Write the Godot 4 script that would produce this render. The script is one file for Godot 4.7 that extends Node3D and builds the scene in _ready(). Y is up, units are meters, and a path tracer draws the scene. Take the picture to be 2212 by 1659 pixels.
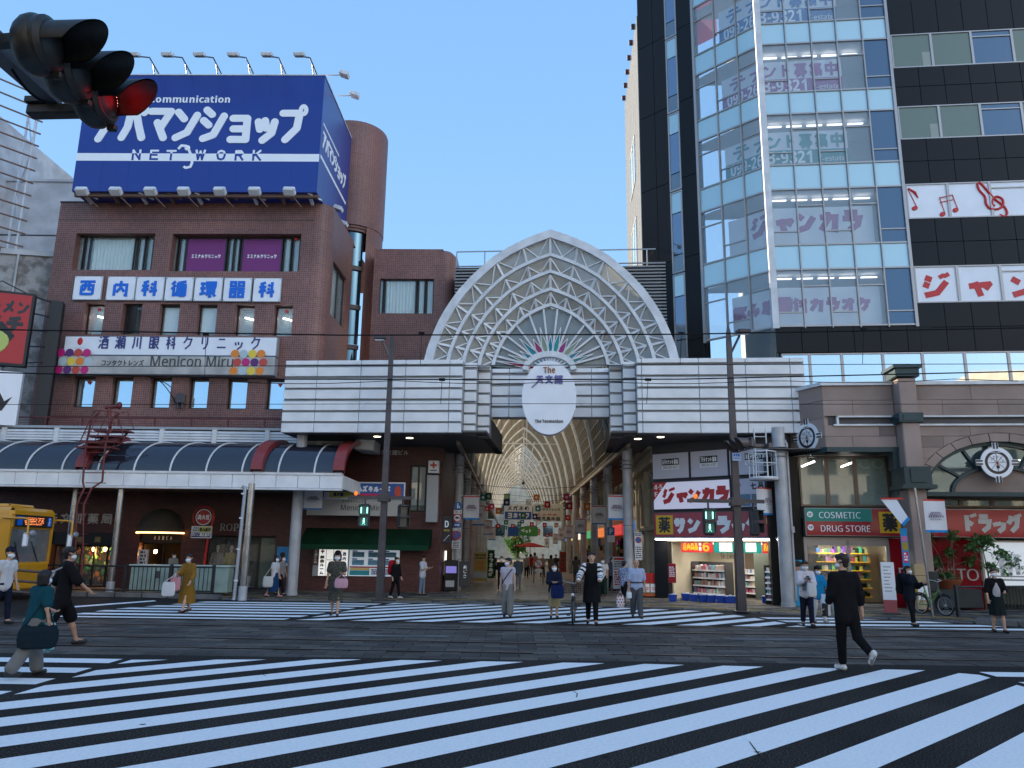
extends Node3D
const LENS:=1660.0
const EYE:=Vector3(0,1.8,0)
var cam_basis:=Basis()
var rng:=RandomNumberGenerator.new()
var mats:={}
var texs:={}
var glyph_cache:={}
var sun_dir:=Vector3(-.66,.40,-.64).normalized()
var LB:Transform3D
var GT:Transform3D
var RB:Transform3D
var RC:Transform3D
var ST:Transform3D
var BR:Transform3D
var CN:Transform3D
var BB:Transform3D
var WG:Transform3D
# ---------- measuring: where a sight line of the survey photograph meets a plane of the place ----------
func ray(u:float,v:float)->Vector3:
	return cam_basis*Vector3((u-1106.0)/LENS,-(v-829.5)/LENS,-1.0)
func on_y(u:float,v:float,y:=.0)->Vector3:
	var d:=ray(u,v)
	return EYE+d*((y-EYE.y)/d.y)
func on_z(u:float,v:float,z:float)->Vector3:
	var d:=ray(u,v)
	return EYE+d*(z/d.z)
func on_f(f:Transform3D,u:float,v:float,out:=.0)->Vector3:
	var i:=f.affine_inverse()
	var o:=i*EYE
	var d:=i.basis*ray(u,v)
	return o+d*((out-o.z)/d.z)
func rect_f(f:Transform3D,u0:float,v0:float,u1:float,v1:float,out:=.0)->Rect2:
	var um:=(u0+u1)*.5
	var vm:=(v0+v1)*.5
	var l:=on_f(f,u0,vm,out).x
	var r:=on_f(f,u1,vm,out).x
	var t:=on_f(f,um,v0,out).y
	var b:=on_f(f,um,v1,out).y
	return Rect2(l,b,r-l,t-b)
func wall_frame(ax:float,az:float,bx:float,bz:float)->Transform3D:
	var x:=Vector3(bx-ax,0,bz-az).normalized()
	return Transform3D(Basis(x,Vector3.UP,x.cross(Vector3.UP)),Vector3(ax,0,az))
# ---------- mesh building ----------
class MB:
	var v:=PackedVector3Array()
	var n:=PackedVector3Array()
	var c:=PackedColorArray()
	var col:=Color.WHITE
	var xf:=Transform3D()
	func _init(t:=Transform3D())->void:
		xf=t
	func push(p:Vector3,nn:Vector3)->void:
		v.append(xf*p)
		n.append(xf.basis*nn)
		c.append(col)
	func tri(a:Vector3,b:Vector3,d:Vector3)->void:
		var nn:=(b-a).cross(d-a).normalized()
		push(a,nn); push(d,nn); push(b,nn)
	func quad(a:Vector3,b:Vector3,d:Vector3,e:Vector3)->void:
		tri(a,b,d)
		tri(a,d,e)
	func quadn(a:Vector3,b:Vector3,d:Vector3,e:Vector3,na:Vector3,nb:Vector3,nd:Vector3,ne:Vector3)->void:
		if (b-a).cross(d-a).dot(na)+(d-a).cross(e-a).dot(ne)<.0:
			push(a,na); push(b,nb); push(d,nd)
			push(a,na); push(d,nd); push(e,ne)
			return
		push(a,na); push(d,nd); push(b,nb)
		push(a,na); push(e,ne); push(d,nd)
	func box(p:Vector3,s:Vector3,b:=Basis(),bev:=.0)->MB:
		var h:=s*.5
		if bev>.0:
			var hh:=h-Vector3.ONE*bev
			var ax:=[Vector3.RIGHT,Vector3.UP,Vector3.BACK]
			for i in 3:
				for sg in [-1.0,1.0]:
					var u:Vector3=ax[(i+1)%3]*sg
					var w:Vector3=ax[(i+2)%3]
					var o:Vector3=ax[i]*sg
					var c0:Vector3=o*h[i]
					var uu:Vector3=u*hh[(i+1)%3]
					var ww:Vector3=w*hh[(i+2)%3]
					quad(p+b*(c0-uu-ww),p+b*(c0+uu-ww),p+b*(c0+uu+ww),p+b*(c0-uu+ww))
			for i in 3:
				var j:=(i+1)%3
				var k:=(i+2)%3
				for s1 in [-1.0,1.0]:
					for s2 in [-1.0,1.0]:
						var w2:Vector3=ax[k]*hh[k]
						var e1:Vector3=ax[i]*s1*h[i]+ax[j]*s2*hh[j]
						var e2:Vector3=ax[i]*s1*hh[i]+ax[j]*s2*h[j]
						if s1*s2>0:
							quad(p+b*(e1-w2),p+b*(e2-w2),p+b*(e2+w2),p+b*(e1+w2))
						else:
							quad(p+b*(e2-w2),p+b*(e1-w2),p+b*(e1+w2),p+b*(e2+w2))
			return self
		var q:=[]
		for i in 8:
			q.append(p+b*Vector3(h.x*(1 if i & 1 else-1),h.y*(1 if i & 2 else-1),h.z*(1 if i & 4 else-1)))
		for f in [[4,5,7,6],[1,0,2,3],[0,4,6,2],[5,1,3,7],[6,7,3,2],[0,1,5,4]]:
			quad(q[f[0]],q[f[1]],q[f[2]],q[f[3]])
		return self
	func span(x0:float,y0:float,z0:float,x1:float,y1:float,z1:float)->MB:
		return box(Vector3(x0+x1,y0+y1,z0+z1)*.5,Vector3(absf(x1-x0),absf(y1-y0),absf(z1-z0)))
	func bar(a:Vector3,b:Vector3,w:float,h:=-1.0)->MB:
		var d:=b-a
		var z:=d.normalized()
		var x:=z.cross(Vector3.UP if absf(z.y)<.95 else Vector3.RIGHT).normalized()
		return box((a+b)*.5,Vector3(w,w if h<0 else h,d.length()),Basis(x,z.cross(x)*1.0,z))
	func tube(pts:Array,r,sides:=8,caps:=true)->MB:
		var rings:=[]
		var nors:=[]
		var up:=Vector3.ZERO
		for i in pts.size():
			var t:Vector3=(pts[mini(i+1,pts.size()-1)]-pts[maxi(i-1,0)]).normalized()
			if up==Vector3.ZERO:
				up=t.cross(Vector3.UP if absf(t.y)<.9 else Vector3.RIGHT).normalized()
			up=(up-t*up.dot(t)).normalized()
			var w:=t.cross(up)
			var rr:float=r[i] if r is Array else r
			var ring:=PackedVector3Array()
			var nr:=PackedVector3Array()
			for k in sides:
				var a:=TAU*k/sides
				var q:=up*cos(a)+w*sin(a)
				ring.append(pts[i]+q*rr)
				nr.append(q)
			rings.append(ring)
			nors.append(nr)
		for i in pts.size()-1:
			for k in sides:
				var m:=(k+1)%sides
				quadn(rings[i][k],rings[i][m],rings[i+1][m],rings[i+1][k],nors[i][k],nors[i][m],nors[i+1][m],nors[i+1][k])
		if caps:
			for k in range(1,sides-1):
				tri(rings[0][0],rings[0][k+1],rings[0][k])
				var e:=pts.size()-1
				tri(rings[e][0],rings[e][k],rings[e][k+1])
		return self
	func lathe(prof:Array,sides:=16,t:=Transform3D(),a0:=.0,a1:=TAU)->MB:
		for i in prof.size()-1:
			var p:Vector2=prof[i]
			var q:Vector2=prof[i+1]
			var sl:=Vector2(q.y-p.y,p.x-q.x).normalized()
			for k in sides:
				var b0:=a0+(a1-a0)*k/sides
				var b1:=a0+(a1-a0)*(k+1)/sides
				var d0:=Vector3(sin(b0),0,cos(b0))
				var d1:=Vector3(sin(b1),0,cos(b1))
				var n0:=t.basis*(d0*sl.x+Vector3.UP*sl.y)
				var n1:=t.basis*(d1*sl.x+Vector3.UP*sl.y)
				quadn(t*(d0*p.x+Vector3.UP*p.y),t*(d1*p.x+Vector3.UP*p.y),t*(d1*q.x+Vector3.UP*q.y),t*(d0*q.x+Vector3.UP*q.y),n0,n1,n1,n0)
		return self
	func ball(p:Vector3,s:Vector3,b:=Basis(),seg:=12)->MB:
		for i in seg/2:
			var t0:=PI*i/(seg/2)-PI/2
			var t1:=PI*(i+1)/(seg/2)-PI/2
			for k in seg:
				var q:=[]
				for e in [[t0,k],[t0,k+1],[t1,k+1],[t1,k]]:
					var a:float=TAU*e[1]/seg
					q.append(Vector3(sin(a)*cos(e[0]),sin(e[0]),cos(a)*cos(e[0])))
				quadn(p+b*(q[0]*s),p+b*(q[1]*s),p+b*(q[2]*s),p+b*(q[3]*s),b*(q[0]/s).normalized(),b*(q[1]/s).normalized(),b*(q[2]/s).normalized(),b*(q[3]/s).normalized())
		return self
	func poly(pts:PackedVector2Array,z0:float,z1:float,back:=false)->MB:
		if Geometry2D.is_polygon_clockwise(pts):
			pts=pts.duplicate()
			pts.reverse()
		var ix:=Geometry2D.triangulate_polygon(pts)
		for i in range(0,ix.size(),3):
			var a:=pts[ix[i]]
			var b:=pts[ix[i+1]]
			var d:=pts[ix[i+2]]
			if (b-a).cross(d-a)<0:
				var s:=b
				b=d
				d=s
			tri(Vector3(a.x,a.y,z1),Vector3(b.x,b.y,z1),Vector3(d.x,d.y,z1))
			if back:
				tri(Vector3(a.x,a.y,z0),Vector3(d.x,d.y,z0),Vector3(b.x,b.y,z0))
		if z0!=z1:
			for i in pts.size():
				var a:=pts[i]
				var b:=pts[(i+1)%pts.size()]
				quad(Vector3(a.x,a.y,z0),Vector3(b.x,b.y,z0),Vector3(b.x,b.y,z1),Vector3(a.x,a.y,z1))
		return self
	func xf_to(t:Transform3D)->MB:
		for i in v.size():
			v[i]=t*v[i]
			n[i]=t.basis*n[i]
		return self
	func tri_prism(w:float,h:float,d:float)->MB:
		quad(Vector3(0,0,d),Vector3(w,0,d),Vector3(w,h,0),Vector3(0,h,0))
		tri(Vector3(0,0,0),Vector3(0,0,d),Vector3(0,h,0))
		tri(Vector3(w,0,0),Vector3(w,h,0),Vector3(w,0,d))
		return self
	func mesh()->ArrayMesh:
		var a:=[]
		a.resize(Mesh.ARRAY_MAX)
		a[Mesh.ARRAY_VERTEX]=v
		a[Mesh.ARRAY_NORMAL]=n
		a[Mesh.ARRAY_COLOR]=c
		var m:=ArrayMesh.new()
		m.add_surface_from_arrays(Mesh.PRIMITIVE_TRIANGLES,a)
		return m
# ---------- nodes ----------
func put(parent:Node,called:String,mb,m:Material,t:=Transform3D())->MeshInstance3D:
	var o:=MeshInstance3D.new()
	o.name=called
	o.mesh=mb.mesh() if mb is MB else mb
	o.material_override=m
	o.transform=t
	parent.add_child(o,true)
	return o
func tag(o:Node,label:="",category:="",group:="",kind:="")->Node:
	for e in [["label",label],["category",category],["group",group],["kind",kind]]:
		if e[1]!="":
			o.set_meta(e[0],e[1])
	return o
func thing(called:String,label:String,category:String,t:=Transform3D(),group:="")->Node3D:
	var o:=Node3D.new()
	o.name=called
	o.transform=t
	add_child(o,true)
	tag(o,label,category,group)
	return o
func setting(called:String,t:=Transform3D())->Node3D:
	var o:=Node3D.new()
	o.name=called
	o.transform=t
	add_child(o,true)
	o.set_meta("kind","structure")
	return o
func copy_of(o:Node3D,t:Transform3D,label:="",group:="")->Node3D:
	var c:Node3D=o.duplicate()
	c.name=o.name
	add_child(c,true)
	c.transform=t
	if label!="":
		c.set_meta("label",label)
	if group!="":
		c.set_meta("group",group)
	return c
func shift(f:Transform3D,p:Vector3)->Transform3D:
	return Transform3D(f.basis,f*p)
func at_pos(p:Vector3,turn:=.0)->Transform3D:
	return Transform3D(Basis(Vector3.UP,turn),p)
# ---------- materials: base colours are linear values ----------
func M(key:String,c:=Color(.5,.5,.5),rough:=.7,metal:=.0,o:={})->StandardMaterial3D:
	if mats.has(key):
		return mats[key]
	var m:=StandardMaterial3D.new()
	m.resource_name=key
	m.albedo_color=c.linear_to_srgb()
	m.albedo_color.a=c.a
	m.roughness=rough
	m.metallic=metal
	if c.a<1.0:
		m.transparency=BaseMaterial3D.TRANSPARENCY_ALPHA
	if o.has("emit"):
		m.emission_enabled=true
		m.emission=(o.emit as Color).linear_to_srgb()
		m.emission_energy_multiplier=o.get("power",1.0)
	if o.has("tex"):
		m.albedo_texture=o.tex
		m.uv1_triplanar=true
		m.uv1_world_triplanar=o.get("world",true)
		m.uv1_scale=Vector3.ONE*o.get("scale",1.0)
	if o.has("relief"):
		m.heightmap_enabled=true
		m.heightmap_texture=o.relief
		m.heightmap_scale=o.get("depth",.3)
		m.uv1_triplanar=true
		m.uv1_world_triplanar=o.get("world",true)
		m.uv1_scale=Vector3.ONE*o.get("scale",1.0)
	if o.has("wear"):
		m.detail_enabled=true
		m.detail_albedo=o.wear
		m.detail_blend_mode=BaseMaterial3D.BLEND_MODE_MUL
		m.detail_uv_layer=BaseMaterial3D.DETAIL_UV_2
		m.uv2_triplanar=true
		m.uv2_world_triplanar=true
		m.uv2_scale=Vector3.ONE*o.get("wear_scale",.15)
	if o.has("rough_tex"):
		m.roughness_texture=o.rough_tex
	if o.has("rim"):
		m.rim_enabled=true
		m.rim=o.rim
		m.rim_tint=.7
	if o.has("coat"):
		m.clearcoat_enabled=true
		m.clearcoat=o.coat
		m.clearcoat_roughness=o.get("coat_rough",.05)
	if o.has("backlight"):
		m.backlight_enabled=true
		m.backlight=(o.backlight as Color).linear_to_srgb()
	if o.get("vertex",false):
		m.vertex_color_use_as_albedo=true
	if rough>=.6:
		m.metallic_specular=.22
	if o.has("spec"):
		m.metallic_specular=o.spec
	mats[key]=m
	return m
func G(key:String,v:float,rough:=.7,metal:=.0,o:={})->StandardMaterial3D:
	return M(key,Color(v,v,v),rough,metal,o)
func noise_tex(key:String,freq:float,lo:Color,hi:Color,size:=256,octaves:=4,mid:=.5,sharp:=.5)->NoiseTexture2D:
	if texs.has(key):
		return texs[key]
	var f:=FastNoiseLite.new()
	f.seed=key.hash()%10000
	f.noise_type=FastNoiseLite.TYPE_SIMPLEX
	f.frequency=freq
	f.fractal_octaves=octaves
	var t:=NoiseTexture2D.new()
	t.width=size
	t.height=size
	t.seamless=true
	t.noise=f
	var g:=Gradient.new()
	g.set_color(0,lo.linear_to_srgb())
	g.set_color(1,hi.linear_to_srgb())
	g.set_offset(0,clampf(mid-sharp,0,1))
	g.set_offset(1,clampf(mid+sharp,0,1))
	t.color_ramp=g
	texs[key]=t
	return t
func wear(amount:=.2,freq:=.02)->NoiseTexture2D:
	var a:=1.0-amount
	return noise_tex("wear%s_%s"%[amount,freq],freq,Color(a,a,a),Color(1,1,1),256,5,.5,.35)
func tile_tex(key:String,tw:int,th:int,joint:int,base:Color,grout:Color,vary:float,stagger:bool,size:=512)->Array:
	if texs.has(key):
		return texs[key]
	var im:=Image.create(size,size,false,Image.FORMAT_RGB8)
	var hm:=Image.create(size,size,false,Image.FORMAT_RGB8)
	im.fill(grout.linear_to_srgb())
	hm.fill(Color.BLACK)
	var r:=RandomNumberGenerator.new()
	r.seed=key.hash()
	var y:=0
	var row:=0
	while y<size:
		var x:=(-tw/2 if stagger and row%2 else 0)
		while x<size:
			var k:=1.0+r.randf_range(-vary,vary)
			var q:=Rect2i(x,y,tw-joint,th-joint)
			im.fill_rect(q,Color(base.r*k,base.g*k*r.randf_range(.96,1.04),base.b*k).linear_to_srgb())
			hm.fill_rect(q,Color.WHITE)
			x+=tw
		y+=th
		row+=1
	texs[key]=[ImageTexture.create_from_image(im),ImageTexture.create_from_image(hm)]
	return texs[key]
# ---------- lettering: each character as pen strokes on a 100 x 100 square, y down; o x y r is a ring ----------
const DK:=";72 4 79 19;88 0 95 15"
const STROKES:={
	"ア": "10 15 90 15 60 45;50 32 45 60 20 92","ハ": "35 20 28 60 8 88;60 20 75 55 94 88","パ": "33 22 26 60 6 88;56 22 70 55 88 88;o 88 16 10",
	"マ": "8 18 90 18 52 62;38 48 68 88","ン": "12 20 38 38;10 88 55 74 90 28","シ": "20 14 42 26;10 42 32 54;14 90 55 80 92 30","ョ": "22 36 80 36 80 92 18 92;26 64 80 64",
	"ッ": "18 45 26 65;45 42 52 62;85 45 75 75 40 94","フ": "10 18 85 18 75 60 30 92","プ": "8 22 76 22 68 62 24 92;o 90 14 11","エ": "15 20 85 20;50 20 50 82;8 82 92 82",
	"ミ": "20 12 80 25;22 42 75 53;15 72 85 90","ナ": "8 35 92 35;52 8 50 55 22 92","ル": "30 18 28 55 8 88;58 12 58 84 92 55","ク": "40 8 30 32 10 52;38 25 85 25 70 65 28 92",
	"リ": "25 12 25 58;75 10 75 55 62 80 40 92","ニ": "20 25 80 25;8 80 92 80","ジ": "18 16 40 26;10 42 30 52;12 90 55 80 90 34"+DK,"ャ": "15 52 88 45 72 65;38 35 55 94",
	"カ": "10 32 85 32 78 86 62 82;48 8 45 45 12 90","ラ": "18 14 82 14;8 40 88 40 78 70 35 92","サ": "8 32 92 32;32 10 32 58;70 10 70 55 60 78 38 92","ド": "35 8 35 92;37 40 75 58"+DK,
	"グ": "36 10 28 32 8 52;34 26 78 26 66 65 26 92"+DK,"オ": "8 30 92 30;65 8 65 88 52 84;62 34 40 62 10 80","ケ": "38 8 28 35 8 58;32 32 92 32;65 32 62 65 35 92","コ": "12 20 85 20 85 84;8 84 88 84",
	"タ": "40 8 30 32 10 52;38 25 85 25 70 65 28 92;34 46 64 64","ト": "35 8 35 92;37 40 75 58","レ": "25 10 25 85 55 75 88 42","ス": "15 18 80 18 60 55 10 90;58 58 90 88","ズ": "12 22 68 22 50 56 8 90;52 60 84 90"+DK,
	"キ": "15 30 82 24;8 58 92 52;42 8 60 92","ー": "8 50 92 50","ペ": "5 60 35 32 95 78;o 82 22 10","テ": "22 15 78 15;6 42 94 42;52 42 50 65 28 92","メ": "75 10 60 50 12 90;30 32 82 82",
	"ガ": "10 32 76 32 70 86 56 82;44 10 40 45 10 90"+DK,"ネ": "50 5 50 18;15 28 80 28 55 52 10 78;50 50 50 95;62 58 88 74","ノ": "75 12 60 55 15 90","ビ": "20 10 20 85 85 85;22 48 74 36"+DK,"ム": "48 10 22 80 85 76;68 55 92 92",
	"ィ": "75 38 55 62 25 75;58 58 58 94","チ": "78 12 45 20 18 22;6 46 94 46;52 20 50 65 26 92","イ": "80 8 50 42 10 62;52 42 52 95","ヨ": "15 16 82 16 82 88 12 88;18 50 82 50","ワ": "15 45 15 18 85 18 78 60 35 92","ザ": "8 36 80 36;30 12 30 60;62 14 62 58 54 80 34 92"+DK,
	"み": "20 18 50 18 20 75 10 70 15 55 45 55 90 72;76 38 70 75 52 92","の": "52 22 42 75 20 80 12 55 30 25 65 18 88 45 82 72 60 88","お": "8 28 60 28;36 8 36 84 20 86 12 70 40 52 76 52 84 74 60 90;72 14 88 28","や": "8 44 60 28 84 34 82 54 62 58;50 10 56 24;28 22 48 94","げ": "16 12 12 50 20 90;36 34 74 34;58 10 58 60 42 92"+DK,"け": "16 12 12 50 20 90;36 34 92 34;70 10 70 60 50 92","い": "16 20 18 66 30 82 38 70;72 26 84 62","こ": "22 20 76 20;14 56 20 82 84 82","つ": "8 36 60 24 88 44 70 72 40 84","さ": "16 36 84 26;44 8 74 56;22 66 36 88 78 86","ま": "20 22 84 22;22 46 82 46;54 6 54 80 30 88 22 74 44 66 86 88","あ": "14 26 80 26;42 8 44 78;72 36 46 78 20 84 12 66 40 46 80 48 86 74 60 90","り": "24 14 22 52 32 48;72 10 74 54 48 92","じ": "26 10 26 74 50 88 84 66"+DK,"に": "14 14 10 50 18 88;44 28 86 28;42 62 48 82 90 82",
	"西": "8 14 92 14;18 36 82 36 82 88;18 36 18 90;18 86 82 86;40 14 38 52 28 66;60 14 60 58 72 60","内": "16 30 16 94;16 30 84 30 84 92 72 90;50 8 48 50 28 74;52 46 72 70",
	"科": "42 8 12 18;6 34 46 34;26 14 26 94;26 38 8 68;28 44 44 60;58 20 70 30;56 42 68 52;50 68 94 60;80 6 80 94","循": "28 6 10 26;32 28 8 54;22 46 22 94;90 8 44 16;44 16 44 60 36 92;48 28 94 28;68 14 68 40;54 42 54 92;54 42 88 42 88 92;54 58 88 58;54 74 88 74;54 90 88 90",
	"環": "6 18 36 18;6 46 36 46;4 80 38 72;20 18 20 76;44 12 92 12 92 32 44 32 44 12;60 12 60 32;76 12 76 32;40 42 96 42;50 54 86 54 86 66 50 66 50 54;66 66 40 84;62 76 62 94 72 88;70 66 96 92;84 70 76 78",
	"器": "14 8 40 8 40 30 14 30 14 8;60 8 86 8 86 30 60 30 60 8;6 48 94 48;48 34 40 52 8 66;54 48 70 60 94 68;14 68 40 68 40 92 14 92 14 68;60 68 86 68 86 92 60 92 60 68",
	"酒": "10 12 22 20;6 36 18 44;6 90 24 62;32 12 96 12;38 32 90 32 90 94;38 32 38 94;54 12 54 44 44 54;72 12 72 48 84 50;38 66 90 66;38 88 90 88",
	"瀬": "8 12 18 20;4 36 14 44;4 90 18 62;22 20 56 20;40 6 40 94;26 34 54 34 54 54 26 54 26 34;38 56 22 82;42 58 56 72;60 12 96 12;76 12 72 26;64 26 92 26 92 74 64 74 64 26;64 42 92 42;64 58 92 58;72 76 60 92;84 76 96 92",
	"川": "20 12 18 60 8 90;50 16 50 80;82 8 82 94","眼": "10 14 38 14 38 86 10 86 10 14;10 38 38 38;10 62 38 62;50 12 88 12 88 46 50 46;50 28 88 28;50 12 50 88 66 80;50 48 96 92;90 56 70 68",
	"天": "14 16 86 16;6 46 94 46;50 16 46 56 10 92;52 48 90 92","文": "50 4 50 20;6 24 94 24;74 26 58 62 10 92;26 26 46 62 92 92",
	"館": "26 4 6 34;28 8 46 28;16 38 40 38 40 62 16 62;16 38 16 90 44 80;16 50 40 50;30 64 46 92;74 4 74 14;54 26 54 16 96 16 96 26;60 32 90 32 90 52 60 52;60 32 60 94;60 62 92 62 92 92 60 92",
	"薬": "6 14 94 14;32 4 32 24;68 4 68 24;50 22 44 30;34 30 66 30 66 56 34 56 34 30;34 43 66 43;10 32 24 42;26 48 8 58;90 32 76 42;74 48 92 58;6 68 94 68;50 58 50 96;46 70 12 92;54 70 90 92",
	"局": "16 12 84 12 84 32 16 32;16 12 16 60 6 92;26 46 88 46 86 92 74 88;34 60 64 60 64 82 34 82 34 60","募": "6 12 94 12;32 4 32 20;68 4 68 20;26 26 74 26 74 50 26 50 26 26;26 38 74 38;6 60 94 60;44 52 34 66 6 78;58 60 92 76;24 78 70 78 66 94 56 92;48 68 42 84 18 96",
	"集": "28 6 8 30;22 18 22 58;22 18 90 18;22 31 84 31;22 44 84 44;22 58 92 58;54 8 54 58;6 70 94 70;50 60 50 96;44 72 12 92;56 72 90 92","中": "14 26 86 26 86 62 14 62 14 26;50 4 50 96",
	"消": "10 12 22 20;6 36 18 44;6 90 24 62;62 6 62 34;38 12 46 28;88 12 78 28;38 38 88 38 88 92 76 90;38 38 38 94;38 56 88 56;38 72 88 72","火": "50 8 48 50 10 92;52 44 90 92;22 30 14 52;80 26 68 46",
	"栓": "6 28 42 28;24 6 24 94;24 32 6 64;26 38 42 54;68 6 44 40;70 8 96 40;52 48 88 48;54 68 86 68;70 48 70 90;46 90 96 90","飲": "26 4 6 34;28 8 46 28;16 38 40 38 40 62 16 62;16 38 16 90 44 80;16 50 40 50;62 6 50 40;56 22 92 22 84 42;70 36 66 62 46 92;70 50 94 92",
	"放": "26 4 26 22;4 24 50 24;22 26 18 62 4 90;20 46 42 46 38 88 28 84;62 6 50 40;54 26 96 26;84 28 72 66 44 92;58 42 70 68 96 92","題": "10 8 42 8 42 36 10 36 10 8;10 22 42 22;4 46 48 46;26 46 26 84;28 64 46 64;12 60 4 88 30 84 96 92;52 8 96 8;74 8 72 18;56 20 92 20 92 64 56 64 56 20;56 34 92 34;56 48 92 48",
	"付": "28 6 6 44;20 34 20 94;38 30 96 30;78 6 78 90 64 86;48 48 58 64","店": "50 4 50 14;10 16 94 16;14 16 12 60 4 92;56 26 56 56;58 38 88 38;32 58 84 58 84 92 32 92 32 58","商": "50 2 50 12;6 16 94 16;34 18 40 30;66 18 60 30;14 34 86 34 86 94;14 34 14 94;34 58 66 58 66 80 34 80 34 58",
	"品": "30 8 70 8 70 40 30 40 30 8;8 54 42 54 42 90 8 90 8 54;58 54 92 54 92 90 58 90 58 54","本": "6 26 94 26;50 6 50 94;46 28 8 72;54 28 92 72;32 72 68 72","日": "22 10 78 10 78 90 22 90 22 10;22 50 78 50",
	"珈": "4 18 36 18;4 46 36 46;2 80 38 72;20 18 20 76;40 30 66 30 64 88 56 84;52 8 50 60 38 92;72 28 94 28 94 86 72 86 72 28","琲": "4 18 36 18;4 46 36 46;2 80 38 72;20 18 20 76;58 8 58 60 46 92;76 8 76 94;40 26 58 26;40 46 58 46;40 68 58 64;76 26 96 26;76 46 96 46;76 66 98 66",
	"献": "6 18 54 18;30 4 30 32;10 34 10 94;10 34 50 34 50 92;20 46 26 56;40 46 34 56;18 60 44 60;18 74 44 74;30 60 30 92;56 38 98 38;76 8 74 50 54 92;78 44 98 92;86 14 94 26","血": "48 4 34 22;14 24 86 24 86 84;14 24 14 84;38 24 38 84;62 24 62 84;4 86 96 86",
	"山": "50 8 50 84;12 40 12 86 88 86;88 36 88 92","歯": "50 4 50 34;50 18 80 18;22 16 22 34;4 36 96 36;16 46 16 92 84 92;84 46 84 96;50 44 50 84;24 62 76 62;48 64 30 82;52 64 70 82","曽": "28 4 36 18;72 4 64 18;14 22 86 22 86 50 14 50 14 22;50 22 50 50;14 36 86 36;26 58 74 58 74 94 26 94 26 58;26 76 74 76","矯": "26 6 10 26;18 22 46 22;4 44 48 44;28 22 26 58 6 92;28 50 46 78;88 6 58 14;52 26 98 26;72 12 52 44;74 26 96 42;62 46 86 46 86 58 62 58 62 46;54 66 54 96;54 66 94 66 94 94;64 76 84 76 84 88 64 88 64 76","正": "8 14 92 14;50 14 50 88;54 50 86 50;24 46 24 88;4 88 96 88",
	"七": "6 46 92 34;40 8 40 84 90 84 90 70","呂": "28 8 72 8 72 36 28 36 28 8;50 36 44 52;18 54 82 54 82 92 18 92 18 54","建": "10 16 34 16 14 46 36 46 24 78 4 94;14 62 40 86 96 92;42 16 88 16 88 42 42 42;38 29 96 29;42 54 90 54;38 68 96 68;64 4 64 84","設": "8 10 36 10;2 24 44 24;8 38 36 38;8 52 36 52;8 64 36 64 36 90 8 90 8 64;56 8 54 32 46 42;56 10 80 10 82 36 96 36;50 50 88 50 74 78 44 94;56 56 70 78 96 94",
	"鹿": "50 4 50 14;8 16 94 16;14 16 12 60 4 94;22 28 90 28 90 50 22 50;44 18 44 50;66 18 66 50;28 58 28 92 46 84;28 72 46 68;62 56 62 92 94 92 94 80;66 72 88 64","児": "18 10 18 46;40 10 76 10 76 46 40 46 40 10;40 28 76 28;36 50 32 74 8 92;62 50 62 90 94 90 94 74","島": "50 2 42 12;24 14 76 14 76 44 24 44;24 14 24 58 92 58 88 94 76 90;24 29 76 29;16 70 16 90 66 90 66 72;42 64 42 90","拡": "4 28 38 28;24 6 24 90 14 86;4 60 40 50;68 4 68 16;44 18 96 18;50 18 48 60 40 92;68 32 56 84 90 78;80 58 94 92","大": "6 36 94 36;50 8 48 50 10 92;52 42 90 92","鏡": "26 4 6 34;26 8 46 28;14 36 40 36;8 54 44 54;26 36 26 86;6 90 46 84;72 4 72 12;54 14 94 14;64 16 66 28;84 16 82 28;50 30 98 30;56 38 90 38 90 62 56 62 56 38;56 50 90 50;64 64 60 80 46 92;80 64 80 90 96 90 96 78",
}
func strokes_of(ch:String)->Array:
	if glyph_cache.has(ch):
		return glyph_cache[ch]
	var out:=[]
	if STROKES.has(ch):
		for s in (STROKES[ch] as String).split(";",false):
			var t:PackedStringArray=s.strip_edges().split(" ",false)
			if t[0]=="o":
				for half in 2:
					var arc:=PackedVector2Array()
					for k in 9:
						var a:=PI*(k/8.0+half)
						arc.append(V2(float(t[1])+cos(a)*float(t[3]),float(t[2])+sin(a)*float(t[3])))
					out.append(arc)
			else:
				var p:=PackedVector2Array()
				for i in range(0,t.size(),2):
					p.append(V2(float(t[i]),float(t[i+1])))
				out.append(p)
	glyph_cache[ch]=out
	return out
func add_char(mb:MB,ch:String,x:float,y:float,w:float,h:float,pen:float,z:float,depth:=.02,rounded:=false)->void:
	var lift:=.0
	for st in strokes_of(ch):
		var wide:=pen*(.55 if st.size()==9 else 1.0)
		var p:=PackedVector2Array()
		for q in st:
			p.append(V2(x+q.x*w/100.0,y+h-q.y*h/100.0)*100.0)
		var loop:bool=p.size()>3 and p[0].distance_to(p[p.size()-1])<.01
		var runs:=[p]
		if loop:
			var half:=p.size()/2
			runs=[p.slice(0,half+1),p.slice(half)]
		for run in runs:
			for poly in Geometry2D.offset_polyline(run,wide*50.0,Geometry2D.JOIN_ROUND if rounded else Geometry2D.JOIN_MITER,Geometry2D.END_ROUND if rounded else Geometry2D.END_SQUARE if loop else Geometry2D.END_BUTT):
				if Geometry2D.is_polygon_clockwise(poly):
					continue
				var sc:=PackedVector2Array()
				for q in poly:
					sc.append(q/100.0)
				mb.poly(sc,z-depth,z+lift)
			lift+=.0006
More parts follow.
